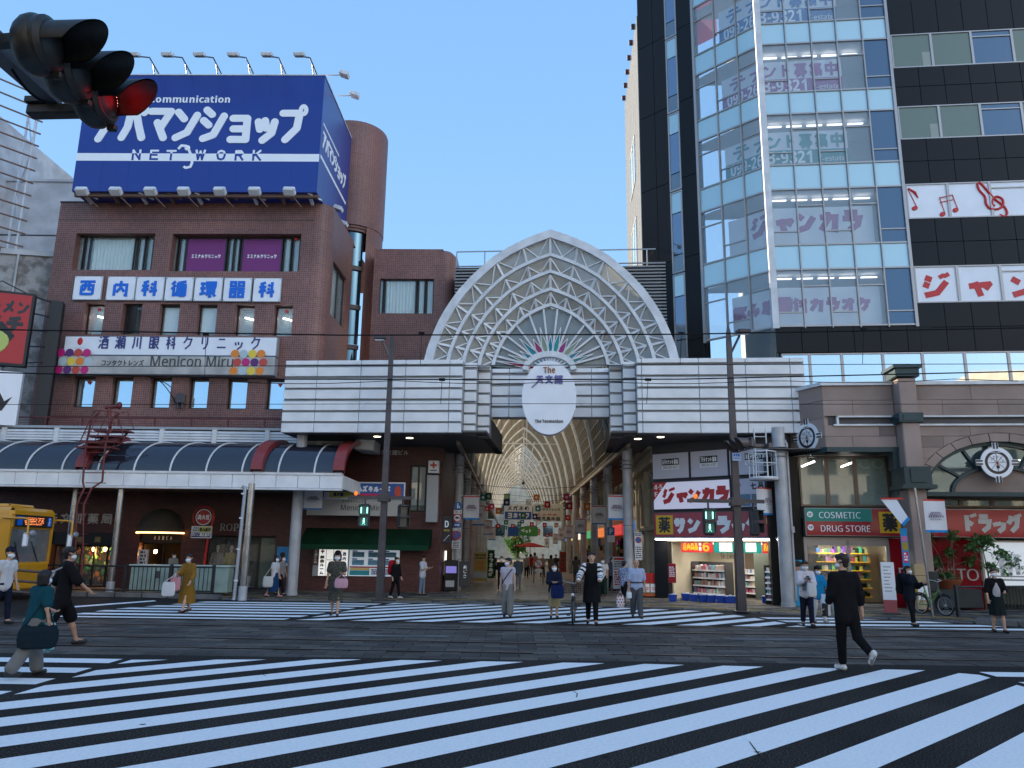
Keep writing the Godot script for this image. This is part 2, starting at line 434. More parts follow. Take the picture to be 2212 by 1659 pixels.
func letters(parent:Node,called:String,text:String,r:Rect2,pen:float,m:Material,z:=.0,depth:=.02,rounded:=false,vertical:=false,fill:=.9)->MeshInstance3D:
	var mb:=nM()
	var k:=text.length()
	for i in k:
		if vertical:
			var ch:=r.size.y/k
			add_char(mb,text[i],r.position.x+r.size.x*(1-fill)/2,r.position.y+r.size.y-(i+1)*ch+ch*(1-fill)/2,r.size.x*fill,ch*fill,pen,z,depth,rounded)
		else:
			var cw:=r.size.x/k
			add_char(mb,text[i],r.position.x+i*cw+cw*(1-fill)/2,r.position.y,cw*fill,r.size.y,pen,z,depth,rounded)
	return put(parent,called,mb,m)
func latin(parent:Node,called:String,text:String,r:Rect2,m:Material,z:=.0,depth:=.01,bold:=true,face:="Droid Sans")->MeshInstance3D:
	var key:=text+face+str(bold)+str(depth>.02)
	if not texs.has(key):
		var f:=SystemFont.new()
		f.font_names=PackedStringArray([face])
		f.font_weight=700 if bold else 400
		var t:=TextMesh.new()
		t.text=text
		t.font=f
		t.font_size=32
		t.pixel_size=.03
		t.depth=.1
		t.curve_step=2.0
		texs[key]=t
	var tm:TextMesh=texs[key]
	var bb:=tm.get_aabb()
	var s:=V3(r.size.x/bb.size.x,r.size.y/bb.size.y,depth/.1)
	var o:=put(parent,called,tm,m)
	o.transform=Transform3D(Basis.from_scale(s),V3(r.get_center().x,r.get_center().y,z)-(bb.position+bb.size/2)*s)
	return o
func _ready()->void:
	rng.seed=20210
	var cam:=Camera3D.new()
	cam.name="camera"
	cam.position=EYE
	cam.rotation_degrees=V3(12.055,0,.76)
	cam.fov=2.0*rad_to_deg(atan(829.5/LENS))
	cam.near=.1
	cam.far=900.0
	add_child(cam)
	cam_basis=cam.basis
	var we:=WorldEnvironment.new()
	we.name="environment"
	var env:=Environment.new()
	env.background_mode=Environment.BG_SKY
	env.tonemap_mode=Environment.TONE_MAPPER_LINEAR
	env.tonemap_exposure=2.45
	env.sdfgi_enabled=true
	env.ssao_enabled=true
	env.ssil_enabled=true
	var sky:=Sky.new()
	var pan:=PanoramaSkyMaterial.new()
	pan.panorama=sky_picture()
	sky.sky_material=pan
	env.sky=sky
	we.environment=env
	add_child(we)
	var sun:=DirectionalLight3D.new()
	sun.name="sun"
	sun.light_energy=1.6
	sun.light_color=K(1.0,.93,.82)
	sun.light_angular_distance=.5
	sun.shadow_enabled=true
	add_child(sun)
	sun.look_at_from_position(Vector3.ZERO,-sun_dir,Vector3.UP)
	LB=wall_frame(-20.6,-32.2,-8.5,-31.85)
	GT=wall_frame(-8.3,-28.0,10.0,-26.5)
	RB=wall_frame(10.75,-30.0,30.0,-28.0)
	RC=wall_frame(6.16,-34.6,10.75,-30.0)
	ST=wall_frame(5.3,-30.2,9.3,-26.85)
	BR=wall_frame(10.2,-25.55,30.0,-23.5)
	CN=wall_frame(-30.0,-27.5,-5.9,-27.3)
	BB=wall_frame(-19.4,-31.0,-8.5,-30.8)
	WG=wall_frame(-20.0,-36.4,.0,-36.0)
	make_materials()
	build_ground()
	build_left_block()
	build_left_canopy()
	build_left_shops()
	build_arcade()
	build_gate()
	build_right_tower()
	build_store_front()
	build_brown_block()
	build_surroundings()
	build_street_things()
	build_people()
func sky_picture()->ImageTexture:
	var w:=512
	var h:=256
	var im:=Image.create(w,h,false,Image.FORMAT_RGBF)
	var top:=V3(.098,.205,.39)
	var low:=V3(.205,.36,.54)
	for y in h:
		var th:=PI*(y+.5)/h
		for x in w:
			var ph:=TAU*(x+.5)/w-PI
			var d:=V3(sin(ph)*sin(th),cos(th),-cos(ph)*sin(th))
			var k:=pow(1.0-clampf(d.y,.0,1.0),2.0)
			var col:=top.lerp(low,k)
			var s:=clampf(d.dot(sun_dir)*.5+.5,.0,1.0)
			col*=1.0+.3*pow(s,5.0)
			col+=V3(.42,.39,.34)*pow(s,26.0)+V3(2.6,2.4,2.1)*pow(s,160.0)
			if d.y<.0:
				col=col.lerp(V3(.16,.16,.16),clampf(-d.y*12.0,.0,1.0))
			im.set_pixel(x,y,K(col.x,col.y,col.z))
	return ImageTexture.create_from_image(im)
func make_materials()->void:
	var grain:=noise_tex("grain",.09,K(.52,.52,.52),K(1,1,1),256,3,.5,.35)
	var grit:=noise_tex("grit",.13,K(.12,.12,.12),K(1,1,1),512,3,.5,.22)
	M("asphalt",K(.072,.067,.062),.86,.0,{"tex":grit,"scale": .5,"relief":grit,"depth": .8,"wear":wear(.35,.012),"wear_scale": .09})
	M("paint_white",K(.80,.81,.82),.6,.0,{"tex":noise_tex("paint_wear",.11,K(.90,.90,.90),K(1,1,1),512,4,.35,.2),"scale": .3,"relief":grit,"depth": .12})
	G("bed_base",.035,.9,.0,{"tex":grain,"scale": 1.0})
	for i in 4:
		M("block%d"%i,[K(.135,.125,.118),K(.112,.104,.098),K(.165,.150,.138),K(.095,.088,.084)][i],.72,.0,{"tex":grain,"scale": 1.3,"relief":grain,"depth": .3,"wear":wear(.3,.02)})
	M("rail",K(.16,.13,.11),.42,.85)
	M("groove",K(.02,.018,.017),.8)
	var pv:=[K(.22,.20,.175),K(.10,.094,.09),K(.27,.235,.18),K(.16,.148,.135)]
	for i in 4:
		M("slab%d"%i,pv[i],.75,.0,{"tex":grain,"scale": 1.6,"wear":wear(.3,.02)})
	M("tactile",K(.40,.28,.09),.75,.0,{"tex":grain,"scale": 1.6,"wear":wear(.3,.02)})
	G("kerb",.26,.85,.0,{"tex":grain,"scale": 1.4,"wear":wear(.4,.02)})
	G("slab_base",.13,.9)
	for i in 3:
		M("hall%d"%i,[K(.27,.22,.17),K(.33,.28,.22),K(.22,.175,.14)][i],.35,.0,{"tex":grain,"scale": 1.2})
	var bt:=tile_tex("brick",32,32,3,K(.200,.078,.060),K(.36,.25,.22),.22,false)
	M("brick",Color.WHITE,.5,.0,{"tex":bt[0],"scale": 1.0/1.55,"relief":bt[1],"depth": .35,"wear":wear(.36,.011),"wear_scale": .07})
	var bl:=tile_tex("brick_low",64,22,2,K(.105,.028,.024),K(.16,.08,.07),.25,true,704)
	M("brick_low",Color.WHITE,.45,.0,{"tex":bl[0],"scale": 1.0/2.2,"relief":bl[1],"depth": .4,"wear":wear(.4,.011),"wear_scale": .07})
	M("frame_dark",K(.03,.026,.025),.4,.4)
	M("curtain",K(.62,.66,.62),.9,.0,{"backlight":K(.2,.2,.2)})
	M("blind_white",K(.75,.77,.78),.8)
	M("room",K(.20,.22,.22),.9)
	M("pane",K(.62,.80,.78,.08),.03,.10,{"spec": .7})
	M("mirror_pane",K(.62,.74,.80),.02,.92)
	M("dark_pane",K(.13,.18,.20,.55),.03,.6)
	M("clear_pane",K(.8,.88,.86,.03),.02,.03,{"spec": .8})
	M("white_panel",K(.78,.785,.79),.38,.0,{"wear":wear(.14,.03),"wear_scale": .12})
	M("white_steel",K(.68,.69,.70),.4,.0,{"wear":wear(.22,.03)})
	M("grey_steel",K(.32,.34,.36),.42,.3)
	M("steel_post",K(.46,.44,.42),.25,.85,{"wear":wear(.35,.03)})
	M("column",K(.46,.47,.49),.42,.1,{"wear":wear(.25,.03)})
	M("pole",K(.075,.066,.072),.45,.2,{"wear":wear(.3,.03)})
	M("red_steel",K(.16,.028,.028),.5,.1,{"wear":wear(.3,.03)})
	M("canopy_red",K(.22,.03,.028),.35)
	M("canopy_pane",K(.020,.020,.030),.05,.0,{"spec": .62})
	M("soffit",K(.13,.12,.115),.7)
	M("rust",K(.20,.13,.10),.8,.1)
	M("concrete",K(.36,.35,.34),.85,.0,{"tex":noise_tex("stain",.02,K(.45,.42,.40),K(1,1,1),512,5,.42,.2),"scale": .12})
	M("concrete_pale",K(.50,.51,.52),.8,.0,{"wear":wear(.25,.015)})
	M("black",K(.012,.012,.013),.5)
	M("dark_grey",K(.05,.05,.055),.5)
	M("sign_white",K(.80,.82,.86),.35,.0,{"wear":wear(.08,.02)})
	M("letter_white",K(.82,.84,.86),.4)
	M("blue_board",K(.012,.040,.26),.32,.0,{"wear":wear(.12,.01),"wear_scale": .08})
	M("letter_blue",K(.0,.13,.62),.35)
	M("letter_navy",K(.03,.035,.16),.4)
	M("letter_black",K(.02,.02,.022),.4)
	M("letter_red",K(.52,.012,.012),.38)
	M("sign_red",K(.32,.006,.016),.3,.0,{"coat": .3})
	M("sign_teal",K(.0,.22,.18),.3)
	M("sign_yellow",K(.72,.42,.01),.35)
	M("stone",K(.50,.385,.335),.6,.0,{"tex":grain,"scale": 2.2,"wear":wear(.3,.012),"wear_scale": .1})
	M("stone_dark",K(.43,.335,.29),.6,.0,{"tex":grain,"scale": 2.2,"wear":wear(.35,.012),"wear_scale": .1})
	M("teal_metal",K(.018,.05,.06),.4,.2,{"wear":wear(.3,.02)})
	M("black_panel",K(.012,.012,.013),.3,.0,{"spec": .3})
	M("mullion",K(.36,.34,.33),.4,.6)
	M("spandrel",K(.46,.63,.66),.06,.25,{"spec": .7})
	M("vision",K(.50,.62,.68,.05),.02,.12)
	M("lattice",K(.22,.19,.15),.5,.1)
	M("roof_sheet",K(.72,.68,.58,.85),.5,.0,{"backlight":K(1.0,.92,.74)})
	M("frosted",K(.19,.215,.215,.9),.22,.0,{"spec": .7,"backlight":K(.12,.13,.13)})
	M("wire",K(.008,.008,.009),.6)
	M("skin",K(.50,.30,.20),.55,.0,{"spec": .4})
	M("cream_wall",K(.58,.52,.40),.8,.0,{"wear":wear(.2,.02)})
	M("led_green",K(.1,.5,.4),.3,.0,{"emit":K(.25,1.0,.8),"power": 1.6})
	M("office_tube",K(.9,.9,.9),.4,.0,{"emit":K(.95,.97,1.0),"power": .9})
	M("tube_light",K(.9,.9,.9),.4,.0,{"emit":K(1.0,.97,.9),"power": 6.0})
# ---------- ground ----------
func sheet(parent:Node,called:String,pts:Array,y:float,m:Material)->MeshInstance3D:
	var mb:=MB.new(Transform3D(Basis(Vector3.RIGHT,Vector3.FORWARD,Vector3.UP),V3(0,y,0)))
	var p:=PackedVector2Array()
	for q in pts:
		p.append(V2(q.x,-q.y))
	mb.poly(p,.0,.0)
	return put(parent,called,mb,m)
func paving(parent:Node,piece:String,area:PackedVector2Array,w:float,d:float,pick:Callable,keys:Array,top:float,limit:int,rows_turn:=.0,near:=Vector2.ZERO)->void:
	var spots:=[]
	var b:=Rect2(area[0],Vector2.ZERO)
	for p in area:
		b=b.expand(p)
	var r:=0
	var z:=b.position.y
	while z<b.end.y:
		var x:=b.position.x-(w*.5 if r%2 else .0)
		while x<b.end.x+w:
			var p:=V2(x,z+rows_turn*x)
			if Geometry2D.is_point_in_polygon(p,area):
				spots.append([p.distance_to(near),p,r,roundi((x-b.position.x)/w*2.0)])
			x+=w
		z+=d
		r+=1
	spots.sort_custom(func(a,c):return a[0]<c[0])
	var bm:ArrayMesh=nM().box(V3(0,-.02,0),V3(w-.014,.04,d-.014),Basis(),.006).mesh()
	var rest:={}
	for i in spots.size():
		var s=spots[i]
		var k:String=pick.call(s[1],s[2],s[3])
		var at:=V3(s[1].x,top+rng.randf_range(-.004,.004),s[1].y)
		var tilt:=Basis(Vector3.RIGHT,rng.randf_range(-.006,.006))*Basis(Vector3.BACK,rng.randf_range(-.006,.006))
		if i<limit:
			put(parent,piece,bm,mats[k],Transform3D(tilt,at))
		else:
			if not rest.has(k):
				rest[k]=nM()
			var mb:MB=rest[k]
			mb.xf=Transform3D(tilt,at)
			mb.box(V3(0,-.02,0),V3(w-.014,.04,d-.014))
	for k in rest:
		tag(put(parent,"far_"+piece+"s",rest[k],mats[k]),"","","","stuff")
func stripes(parent:Node,area:PackedVector2Array,ang:float,period:float,white:float,phase:float)->void:
	var d:=V2(cos(ang),-sin(ang))
	var nn:=V2(-d.y,d.x)
	for i in range(-60,60):
		var o:=nn*(i*period+phase)
		var q:=PackedVector2Array([o-d*60,o+d*60,o+d*60+nn*white,o-d*60+nn*white])
		for p in Geometry2D.intersect_polygons(q,area):
			var pts:=[]
			for e in p:
				pts.append(e)
			sheet(parent,"stripe",pts,.005,mats.paint_white)
func build_ground()->void:
	var g:=setting("ground")
	sheet(g,"earth",[V2(-400,300),V2(400,300),V2(400,-600),V2(-400,-600)],-.06,mats.bed_base)
	var road:=setting("road")
	sheet(road,"asphalt_near",[V2(-60,40),V2(60,40),V2(60,-13.35),V2(-60,-13.35)],.0,mats.asphalt)
	sheet(road,"asphalt_far",[V2(-60,-19.68),V2(60,-19.55),V2(60,-29),V2(-60,-29)],.0,mats.asphalt)
	var bed:=setting("tram_bed")
	sheet(bed,"bedding",[V2(-60,-13.35),V2(60,-13.35),V2(60,-19.68),V2(-60,-19.68)],-.014,mats.bed_base)
	paving(bed,"paving_block",PackedVector2Array([V2(-15,-13.4),V2(15.5,-13.4),V2(15.5,-19.45),V2(-15,-19.6)]),.66,.34,func(_p,_r,_k):return "block%d"%(rng.randi()%4),[],.0,300,.0,V2(0,-10))
	for z in [-14.27,-15.7,-18.04,-19.4]:
		var ln:=nM()
		ln.bar(V3(-40,.001,z-.9),V3(40,.001,z+1.0),.065,.02)
		put(bed,"rail",ln,mats.rail)
		ln=nM()
		ln.bar(V3(-40,-.001,z-.84),V3(40,-.001,z+1.06),.05,.02)
		put(bed,"rail_groove",ln,mats.groove)
	for e in [[-3.6,-16.35,2.4,.34],[4.6,-16.6,2.2,.4],[9.6,-13.75,4.0,.3],[.4,-14.0,1.4,.3]]:
		var x:float=e[0]
		var z:float=e[1]
		sheet(bed,"patched_concrete",[V2(x,z),V2(x+e[2],z-.05),V2(x+e[2]*.96,z-e[3]),V2(x+.1,z-e[3]*.9)],.009,mats.kerb)
	var zb:=setting("crossing_markings")
	stripes(zb,PackedVector2Array([V2(-5.93,3),V2(-5.93,-12.75),V2(-2.5,-13.12),V2(2.0,-13.05),V2(6.6,-12.75),V2(7.18,-12.35),V2(7.15,3)]),deg_to_rad(43),.91,.465,-10.775)
	stripes(zb,PackedVector2Array([V2(-16,-4),V2(-16,-13),V2(-6.1,-12.85),V2(-6.05,-4)]),.0,.93,.45,-12.82)
	stripes(zb,PackedVector2Array([V2(18,-4),V2(18,-13),V2(7.35,-12.65),V2(7.45,-4)]),.0,.93,.45,-12.66)
	stripes(zb,PackedVector2Array([V2(-11.2,-19.72),V2(-11.0,-22.2),V2(-9.7,-25.5),V2(-4.0,-25.9),V2(-5.55,-19.74)]),deg_to_rad(.6),.92,.46,-20.1)
	stripes(zb,PackedVector2Array([V2(-5.25,-19.74),V2(-3.75,-25.9),V2(.1,-25.7),V2(3.4,-25.3),V2(6.0,-24.2),V2(6.65,-22.6),V2(7.3,-19.6)]),deg_to_rad(42),.905,.465,-16.376)
	stripes(zb,PackedVector2Array([V2(7.55,-19.6),V2(6.9,-22.6),V2(8.6,-22.7),V2(11.4,-21.6),V2(13.8,-19.3),V2(18,-19.1),V2(18,-19.3)]),deg_to_rad(4.0),.92,.46,-19.9)
	for e in [[1662,1537,1669,1544,1674,1552],[1618,1604,1635,1628,1652,1650],[560,1452,566,1458,574,1462],[1238,1494,1246,1500,1244,1508]]:
		var c0:=on_xz(e[0],e[1])
		var c1:=on_xz(e[2],e[3])
		var c2:=on_xz(e[4],e[5])
		sheet(zb,"paint_crack",[c0,c1,c2,c2+V2(.012,0),c1+V2(.014,0),c0+V2(.01,0)],.009,mats.groove)
	for e in [[1245,1474],[1298,1635],[1627,1626],[705,1497],[300,1566],[1905,1560]]:
		var c:=on_xz(e[0],e[1])
		sheet(zb,"dark_speck",[c,c+V2(.06,-.015),c+V2(.075,.01),c+V2(.03,.03)],.009,mats.groove)
	sheet(zb,"edge_line",[on_xz(140,1311),on_xz(333,1297),on_xz(338,1299),on_xz(140,1314)],.005,mats.paint_white)
	var pvm:=setting("pavement")
	var edge:=[V2(-60,-27.7),V2(-12.5,-27.2),V2(-9.6,-26.6),V2(-4.5,-26.3),V2(.5,-26.1),V2(3.6,-25.7),V2(6.3,-24.5),V2(8.6,-23.1),V2(11.6,-21.9),V2(13.9,-19.9),V2(60,-17.4)]
	sheet(pvm,"footing",edge+[V2(60,-60),V2(-60,-60)],.012,mats.slab_base)
	var area:=PackedVector2Array()
	for e in edge:
		area.append(V2(clampf(e.x,-17,17),e.y-.2))
	area.append(V2(17,-28)); area.append(V2(6,-31.5)); area.append(V2(-17,-33))
	var hall:=PackedVector2Array([V2(-1.9,-28.0),V2(4.4,-28.0),V2(4.6,-60),V2(-2.4,-60)])
	var rest:=Geometry2D.clip_polygons(area,hall)[0]
	paving(pvm,"paving_slab",rest,.6,.3,func(p,r,k):
		if absf(p.y-(-27.6 if p.x<3 else-26.6+(p.x-3)*.42))<.17:
			return "tactile"
		return "slab%d"%[1,2,1,0,3,1,2][(r/2*3+k*2+rng.randi()%2)%7],[],.035,300,.0,V2(2,-22))
	var hl:=setting("arcade_floor")
	paving(hl,"floor_tile",hall,.9,.9,func(_p,r,k):return "hall%d"%((r+k)%2 if rng.randf()<.8 else 2),[],.036,300,.0,V2(1,-24))
	sheet(hl,"floor_far",[V2(-2.4,-59.8),V2(4.6,-59.8),V2(5,-190),V2(-2.8,-190)],.03,mats.hall0)
	for i in edge.size()-1:
		var a:Vector2=edge[i]
		var b:Vector2=edge[i+1]
		a.x=clampf(a.x,-24,20); b.x=clampf(b.x,-24,20)
		var n:=maxi(1,int(a.distance_to(b)/.9))
		for j in n:
			var p:=a.lerp(b,(j+.04)/n)
			var q:=a.lerp(b,(j+.96)/n)
			var h:=.15 if (p.x<-9.8 or p.x>12.0) else .03
			var mb:=nM()
			mb.bar(V3(p.x,h/2-.02,p.y),V3(q.x,h/2-.02,q.y),.2,h+.04)
			put(pvm,"kerb_stone",mb,mats.kerb)
	sheet(setting("near_pavement"),"near_slabs",[V2(-60,-1.5),V2(60,-1.5),V2(60,9),V2(-60,9)],.02,mats.slab3)
	tag(put(self,"manhole_cover",MB.new(Transform3D(Basis(),V3(2.3,.036,-26.9))).lathe([V2(.0,.012),V2(.34,.012),V2(.36,.0)],24),mats.rail),"round iron manhole cover set in the pavement before the arcade","manhole cover")
func on_xz(u:float,v:float)->Vector2:
	var p:=on_y(u,v)
	return V2(p.x,p.z)
# ---------- walls with openings ----------
func holed_wall(mb:MB,r:Rect2,holes:Array,depth:float,z:=.0)->void:
	var xs:=[r.position.x,r.end.x]
	var ys:=[r.position.y,r.end.y]
	for h in holes:
		xs.append(h.position.x); xs.append(h.end.x)
		ys.append(h.position.y); ys.append(h.end.y)
	xs.sort(); ys.sort()
	for i in xs.size()-1:
		for j in ys.size()-1:
			var c:=V2((xs[i]+xs[i+1])/2,(ys[j]+ys[j+1])/2)
			if xs[i+1]-xs[i]<.0005 or ys[j+1]-ys[j]<.0005 or not r.has_point(c):
				continue
			var open:=false
			for h in holes:
				if h.has_point(c):
					open=true
			if not open:
				mb.quad(V3(xs[i],ys[j],z),V3(xs[i+1],ys[j],z),V3(xs[i+1],ys[j+1],z),V3(xs[i],ys[j+1],z))
	for h in holes:
		var a:Vector2=h.position
		var b:Vector2=h.end
		var q:=[V3(a.x,a.y,z),V3(b.x,a.y,z),V3(b.x,b.y,z),V3(a.x,b.y,z)]
		for k in 4:
			var o:=V3(0,0,-depth)
			mb.quad(q[k],q[(k+1)%4],q[(k+1)%4]+o,q[k]+o)
func frame_mb(r:Rect2,z:float,w:float,d:float,bars:=[])->MB:
	var mb:=nM()
	mb.span(r.position.x,r.position.y,z-d,r.end.x,r.position.y+w,z)
	mb.span(r.position.x,r.end.y-w,z-d,r.end.x,r.end.y,z)
	mb.span(r.position.x,r.position.y+w,z-d,r.position.x+w,r.end.y-w,z)
	mb.span(r.end.x-w,r.position.y+w,z-d,r.end.x,r.end.y-w,z)
	for x in bars:
		mb.span(x-w/2,r.position.y+w,z-d,x+w/2,r.end.y-w,z-.002)
	return mb
func curtain_mb(r:Rect2,z:float,folds:int)->MB:
	var mb:=nM()
	var n:=folds*6
	for i in n:
		var x0:=r.position.x+r.size.x*i/n
		var x1:=r.position.x+r.size.x*(i+1)/n
		var z0:=z+sin(TAU*i/6.0)*.03+sin(i*.7)*.015
		var z1:=z+sin(TAU*(i+1)/6.0)*.03+sin((i+1)*.7)*.015
		mb.quad(V3(x0,r.position.y,z0),V3(x1,r.position.y,z1),V3(x1,r.end.y,z1),V3(x0,r.end.y,z0))
	return mb
func window_in(parent:Node,r:Rect2,z:float,pane:Material,behind:="",bars:=[],w:=.06,fm:Material=null)->MeshInstance3D:
	var o:=put(parent,"window",frame_mb(r,z,w,.08,bars),fm if fm else mats.frame_dark)
	var g:=Rect2(r.position+V2(w,w),r.size-V2(w,w)*2)
	put(o,"pane",nM().span(g.position.x,g.position.y,z-.052,g.end.x,g.end.y,z-.045),pane)
	if behind=="curtain":
		put(o,"curtain",curtain_mb(g,z-.2,maxi(2,int(g.size.x/.16))),mats.curtain)
	elif behind=="blind":
		put(o,"blind",nM().span(g.position.x,g.position.y+g.size.y*.12,z-.14,g.end.x,g.end.y,z-.13),mats.blind_white)
	elif behind=="room":
		put(o,"ceiling_tube",nM().bar(V3(g.position.x+.1,g.end.y-.3,z-.5),V3(g.end.x-.15,g.end.y-.45,z-.3),.06),mats.tube_light)
	return o
func red_mark(parent:Node,x:float,y:float,z:float)->void:
	put(parent,"access_mark",nM().poly(PackedVector2Array([V2(x-.1,y),V2(x,y-.16),V2(x+.1,y)]),z,z+.003),mats.letter_red)
func sign_box(called:String,label:String,f:Transform3D,r:Rect2,z:float,d:float,face:Material,rim:Material,group:="")->Node3D:
	var o:=thing(called,label,"sign",shift(f,V3(r.position.x,r.position.y,z)),group)
	put(o,"case",nM().box(V3(r.size.x/2,r.size.y/2,-d/2-.004),V3(r.size.x,r.size.y,d-.008),Basis(),.015),rim)
	put(o,"face",nM().span(.03,.03,-.006,r.size.x-.03,r.size.y-.03,.0),face)
	return o
func build_left_block()->void:
	var top:=16.75
	var s0:=on_f(LB,97,676).x
	var s1:=on_f(LB,700,676).x
	var b:=thing("brick_building","tall red-brown tiled building with a round stair tower beside the arcade","building",LB)
	var rows:=[]
	for u in [[181,223],[263,304],[343,386],[425,467],[507,548],[591,631]]:
		rows.append(rect_f(LB,u[0],655+(u[0]-181)*.01,u[1],722+(u[0]-181)*.01))
	var low:=[]
	for u in [[157,203],[240,285],[323,368],[406,449],[489,533],[574,618]]:
		low.append(rect_f(LB,u[0],813+(u[0]-155)*.012,u[1],880+(u[0]-155)*.012))
	var g1:=rect_f(LB,160,504,331,583)
	var g2:=rect_f(LB,369,505,648,586)
	var wall:=nM()
	holed_wall(wall,Rect2(s0,5.6,s1-.7-s0,top-5.6),rows+low+[g1,g2],.9)
	var back:=-4.4
	wall.lathe([V2(.7,5.6),V2(.7,top)],10,at_pos(V3(s1-.7,0,-.7)),0,PI/2)
	var sw:=Rect2(-3.2,on_f(LB,712,610,-2.0).y,2.2,2.6)
	var flank:=MB.new(Transform3D(Basis(Vector3.FORWARD,Vector3.UP,Vector3.RIGHT),V3(s1,0,0)))
	holed_wall(flank,Rect2(.7,5.6,-back-.7,top-5.6),[Rect2(.95,11.9,2.5,2.5)],.3)
	wall.quad(V3(s0,5.6,0),V3(s0,top,0),V3(s0,top,-12),V3(s0,5.6,-12))
	wall.quad(V3(s0,top-.15,0),V3(s1-.7,top-.15,0),V3(s1-.7,top-.15,-12),V3(s0,top-.15,-12))
	wall.quad(V3(s1-.7,top-.15,-.7),V3(s1,top-.15,-.7),V3(s1,top-.15,-12),V3(s1-.7,top-.15,-12))
	put(b,"wall",wall,mats.brick)
	put(b,"flank_wall",flank,mats.brick)
	put(b,"inner_wall",nM().span(s0+.05,5.6,-.95,s1-.75,top-.2,-.9).span(s1-.4,5.6,-4.3,s1-.35,top-.2,-.9),mats.room)
	put(b,"coping",nM().span(s0-.02,top,-.3,s1-.6,top+.06,.03),mats.frame_dark)
	for y in [15.9,7.0]:
		put(b,"joint_line",nM().span(s0,y,-.01,s1-.7,y+.03,.004),mats.frame_dark)
	var bay:=[[160,181,"curtain"],[183,194,"curtain"],[194,291,"curtain"],[298,313,"curtain"],[316,331,"curtain"],[369,384,"curtain"],[387,401,"curtain"],[401,489,"poster"],[493,505,"curtain"],[506,518,"curtain"],[521,610,"poster"],[613,629,"curtain"],[632,648,"curtain"]]
	for e in bay:
		var r:=rect_f(LB,e[0],504,e[1],583+(3 if e[0]>350 else 0),-.35)
		r.position.y=(g1 if e[0]<340 else g2).position.y
		r.size.y=g1.size.y
		var w:=window_in(b,r,-.35,mats.pane,"curtain" if e[2]=="curtain" else "",[],.05)
		if e[2]=="poster":
			put(w,"poster",nM().span(r.position.x+.06,r.position.y+.06,-.392,r.end.x-.06,r.end.y-.06,-.388),M("purple",K(.17,.02,.15),.5))
			letters(w,"poster_lettering","エミナルクリニック",Rect2(r.position.x+.25,r.position.y+.75,r.size.x-.5,.2),.028,mats.letter_white,-.384,.004)
	for e in [[171,512],[640,514]]:
		var p:=on_f(LB,e[0],e[1],-.34)
		red_mark(b,p.x,p.y,-.34)
	for i in 6:
		var w:=window_in(b,rows[i],-.25,mats.mirror_pane if i==9 else mats.pane,["room","","blind","blind","room","room"][i],[],.07)
		if i==1:
			put(w,"open_sash",nM().box(V3(rows[i].end.x-.45,rows[i].get_center().y,-.1),V3(.6,rows[i].size.y-.2,.04),Basis(Vector3.UP,-.5)),mats.frame_dark)
		if i in [0,5]:
			red_mark(b,rows[i].get_center().x+.05,rows[i].end.y-.15,-.24)
	for i in 6:
		window_in(b,low[i],-.25,mats.mirror_pane,"",[],.08)
		if i in [0,5]:
			red_mark(b,low[i].get_center().x+.05,low[i].end.y-.15,-.24)
	var fw:=put(b,"flank_window",frame_mb(Rect2(.95,11.9,2.5,2.5),-.12,.08,.08,[2.3]),mats.frame_dark,flank.xf)
	put(fw,"pane",nM().span(1.0,12.0,-.18,3.4,14.3,-.17),mats.pane)
	put(fw,"curtain",curtain_mb(Rect2(1.0,11.95,1.9,2.4),-.3,9),mats.curtain)
	var ctr:=LB.affine_inverse()*(on_z(834,380,-38.0)-V3(1.75,0,0))
	ctr.y=0
	var th:=(LB.affine_inverse()*on_z(785,262,-36.4)).y
	var ty:=(LB.affine_inverse()*on_z(785,482,-36.4)).y
	var tw:=put(b,"stair_tower",nM().lathe([V2(1.75,ty),V2(1.75,th-.15),V2(1.7,th),V2(0,th)],48,at_pos(ctr)).lathe([V2(1.5,ty-.34),V2(1.58,ty-.34),V2(1.58,ty-.2),V2(1.66,ty-.2),V2(1.66,ty-.08),V2(1.75,ty-.08),V2(1.75,ty)],48,at_pos(ctr)),mats.brick)
	put(tw,"tower_pier",nM().lathe([V2(1.72,5.6),V2(1.72,ty)],12,at_pos(ctr),.75,2.4).lathe([V2(1.4,5.6),V2(1.4,ty)],8,at_pos(ctr),-2.2,-.95),mats.brick)
	var gm:StandardMaterial3D=M("stair_glass",K(.05,.10,.14),.04,.75)
	var a0:=-.95
	for k in 6:
		var hy:float=ty-.36-k*2.05
		for j in 3:
			put(tw,"curved_pane",nM().lathe([V2(1.45,hy-1.8),V2(1.45,hy)],8,at_pos(ctr),a0+[0,.95,1.2][j],a0+[.95,1.2,1.7][j]),gm if j!=1 else mats.frame_dark)
		put(tw,"ring_mullion",nM().lathe([V2(1.46,hy-2.06),V2(1.56,hy-2.06),V2(1.56,hy-1.84),V2(1.46,hy-1.84)],20,at_pos(ctr),a0,a0+1.7),M("ring_brown",K(.05,.03,.028),.5))
	var wi:=LB.affine_inverse()*WG
	var wr:=rect_f(WG,800,538,978,900)
	wr.position.y=5.6
	wr.size.y=on_f(WG,890,538).y-5.6
	var wh:=rect_f(WG,819,602,937,677)
	var wm:=MB.new(wi)
	holed_wall(wm,Rect2(wr.position.x,5.6,wr.size.x-.6,wr.size.y),[wh],.4)
	wm.lathe([V2(.6,5.6),V2(.6,wr.end.y-.2),V2(.4,wr.end.y)],8,at_pos(V3(wr.end.x-.6,0,-.6)),0,PI/2)
	wm.quad(V3(wr.end.x,5.6,-.6),V3(wr.end.x,5.6,-9),V3(wr.end.x,wr.end.y,-9),V3(wr.end.x,wr.end.y,-.6))
	wm.quad(V3(wr.position.x,wr.end.y,0),V3(wr.end.x-.6,wr.end.y,0),V3(wr.end.x-.6,wr.end.y,-9),V3(wr.position.x,wr.end.y,-9))
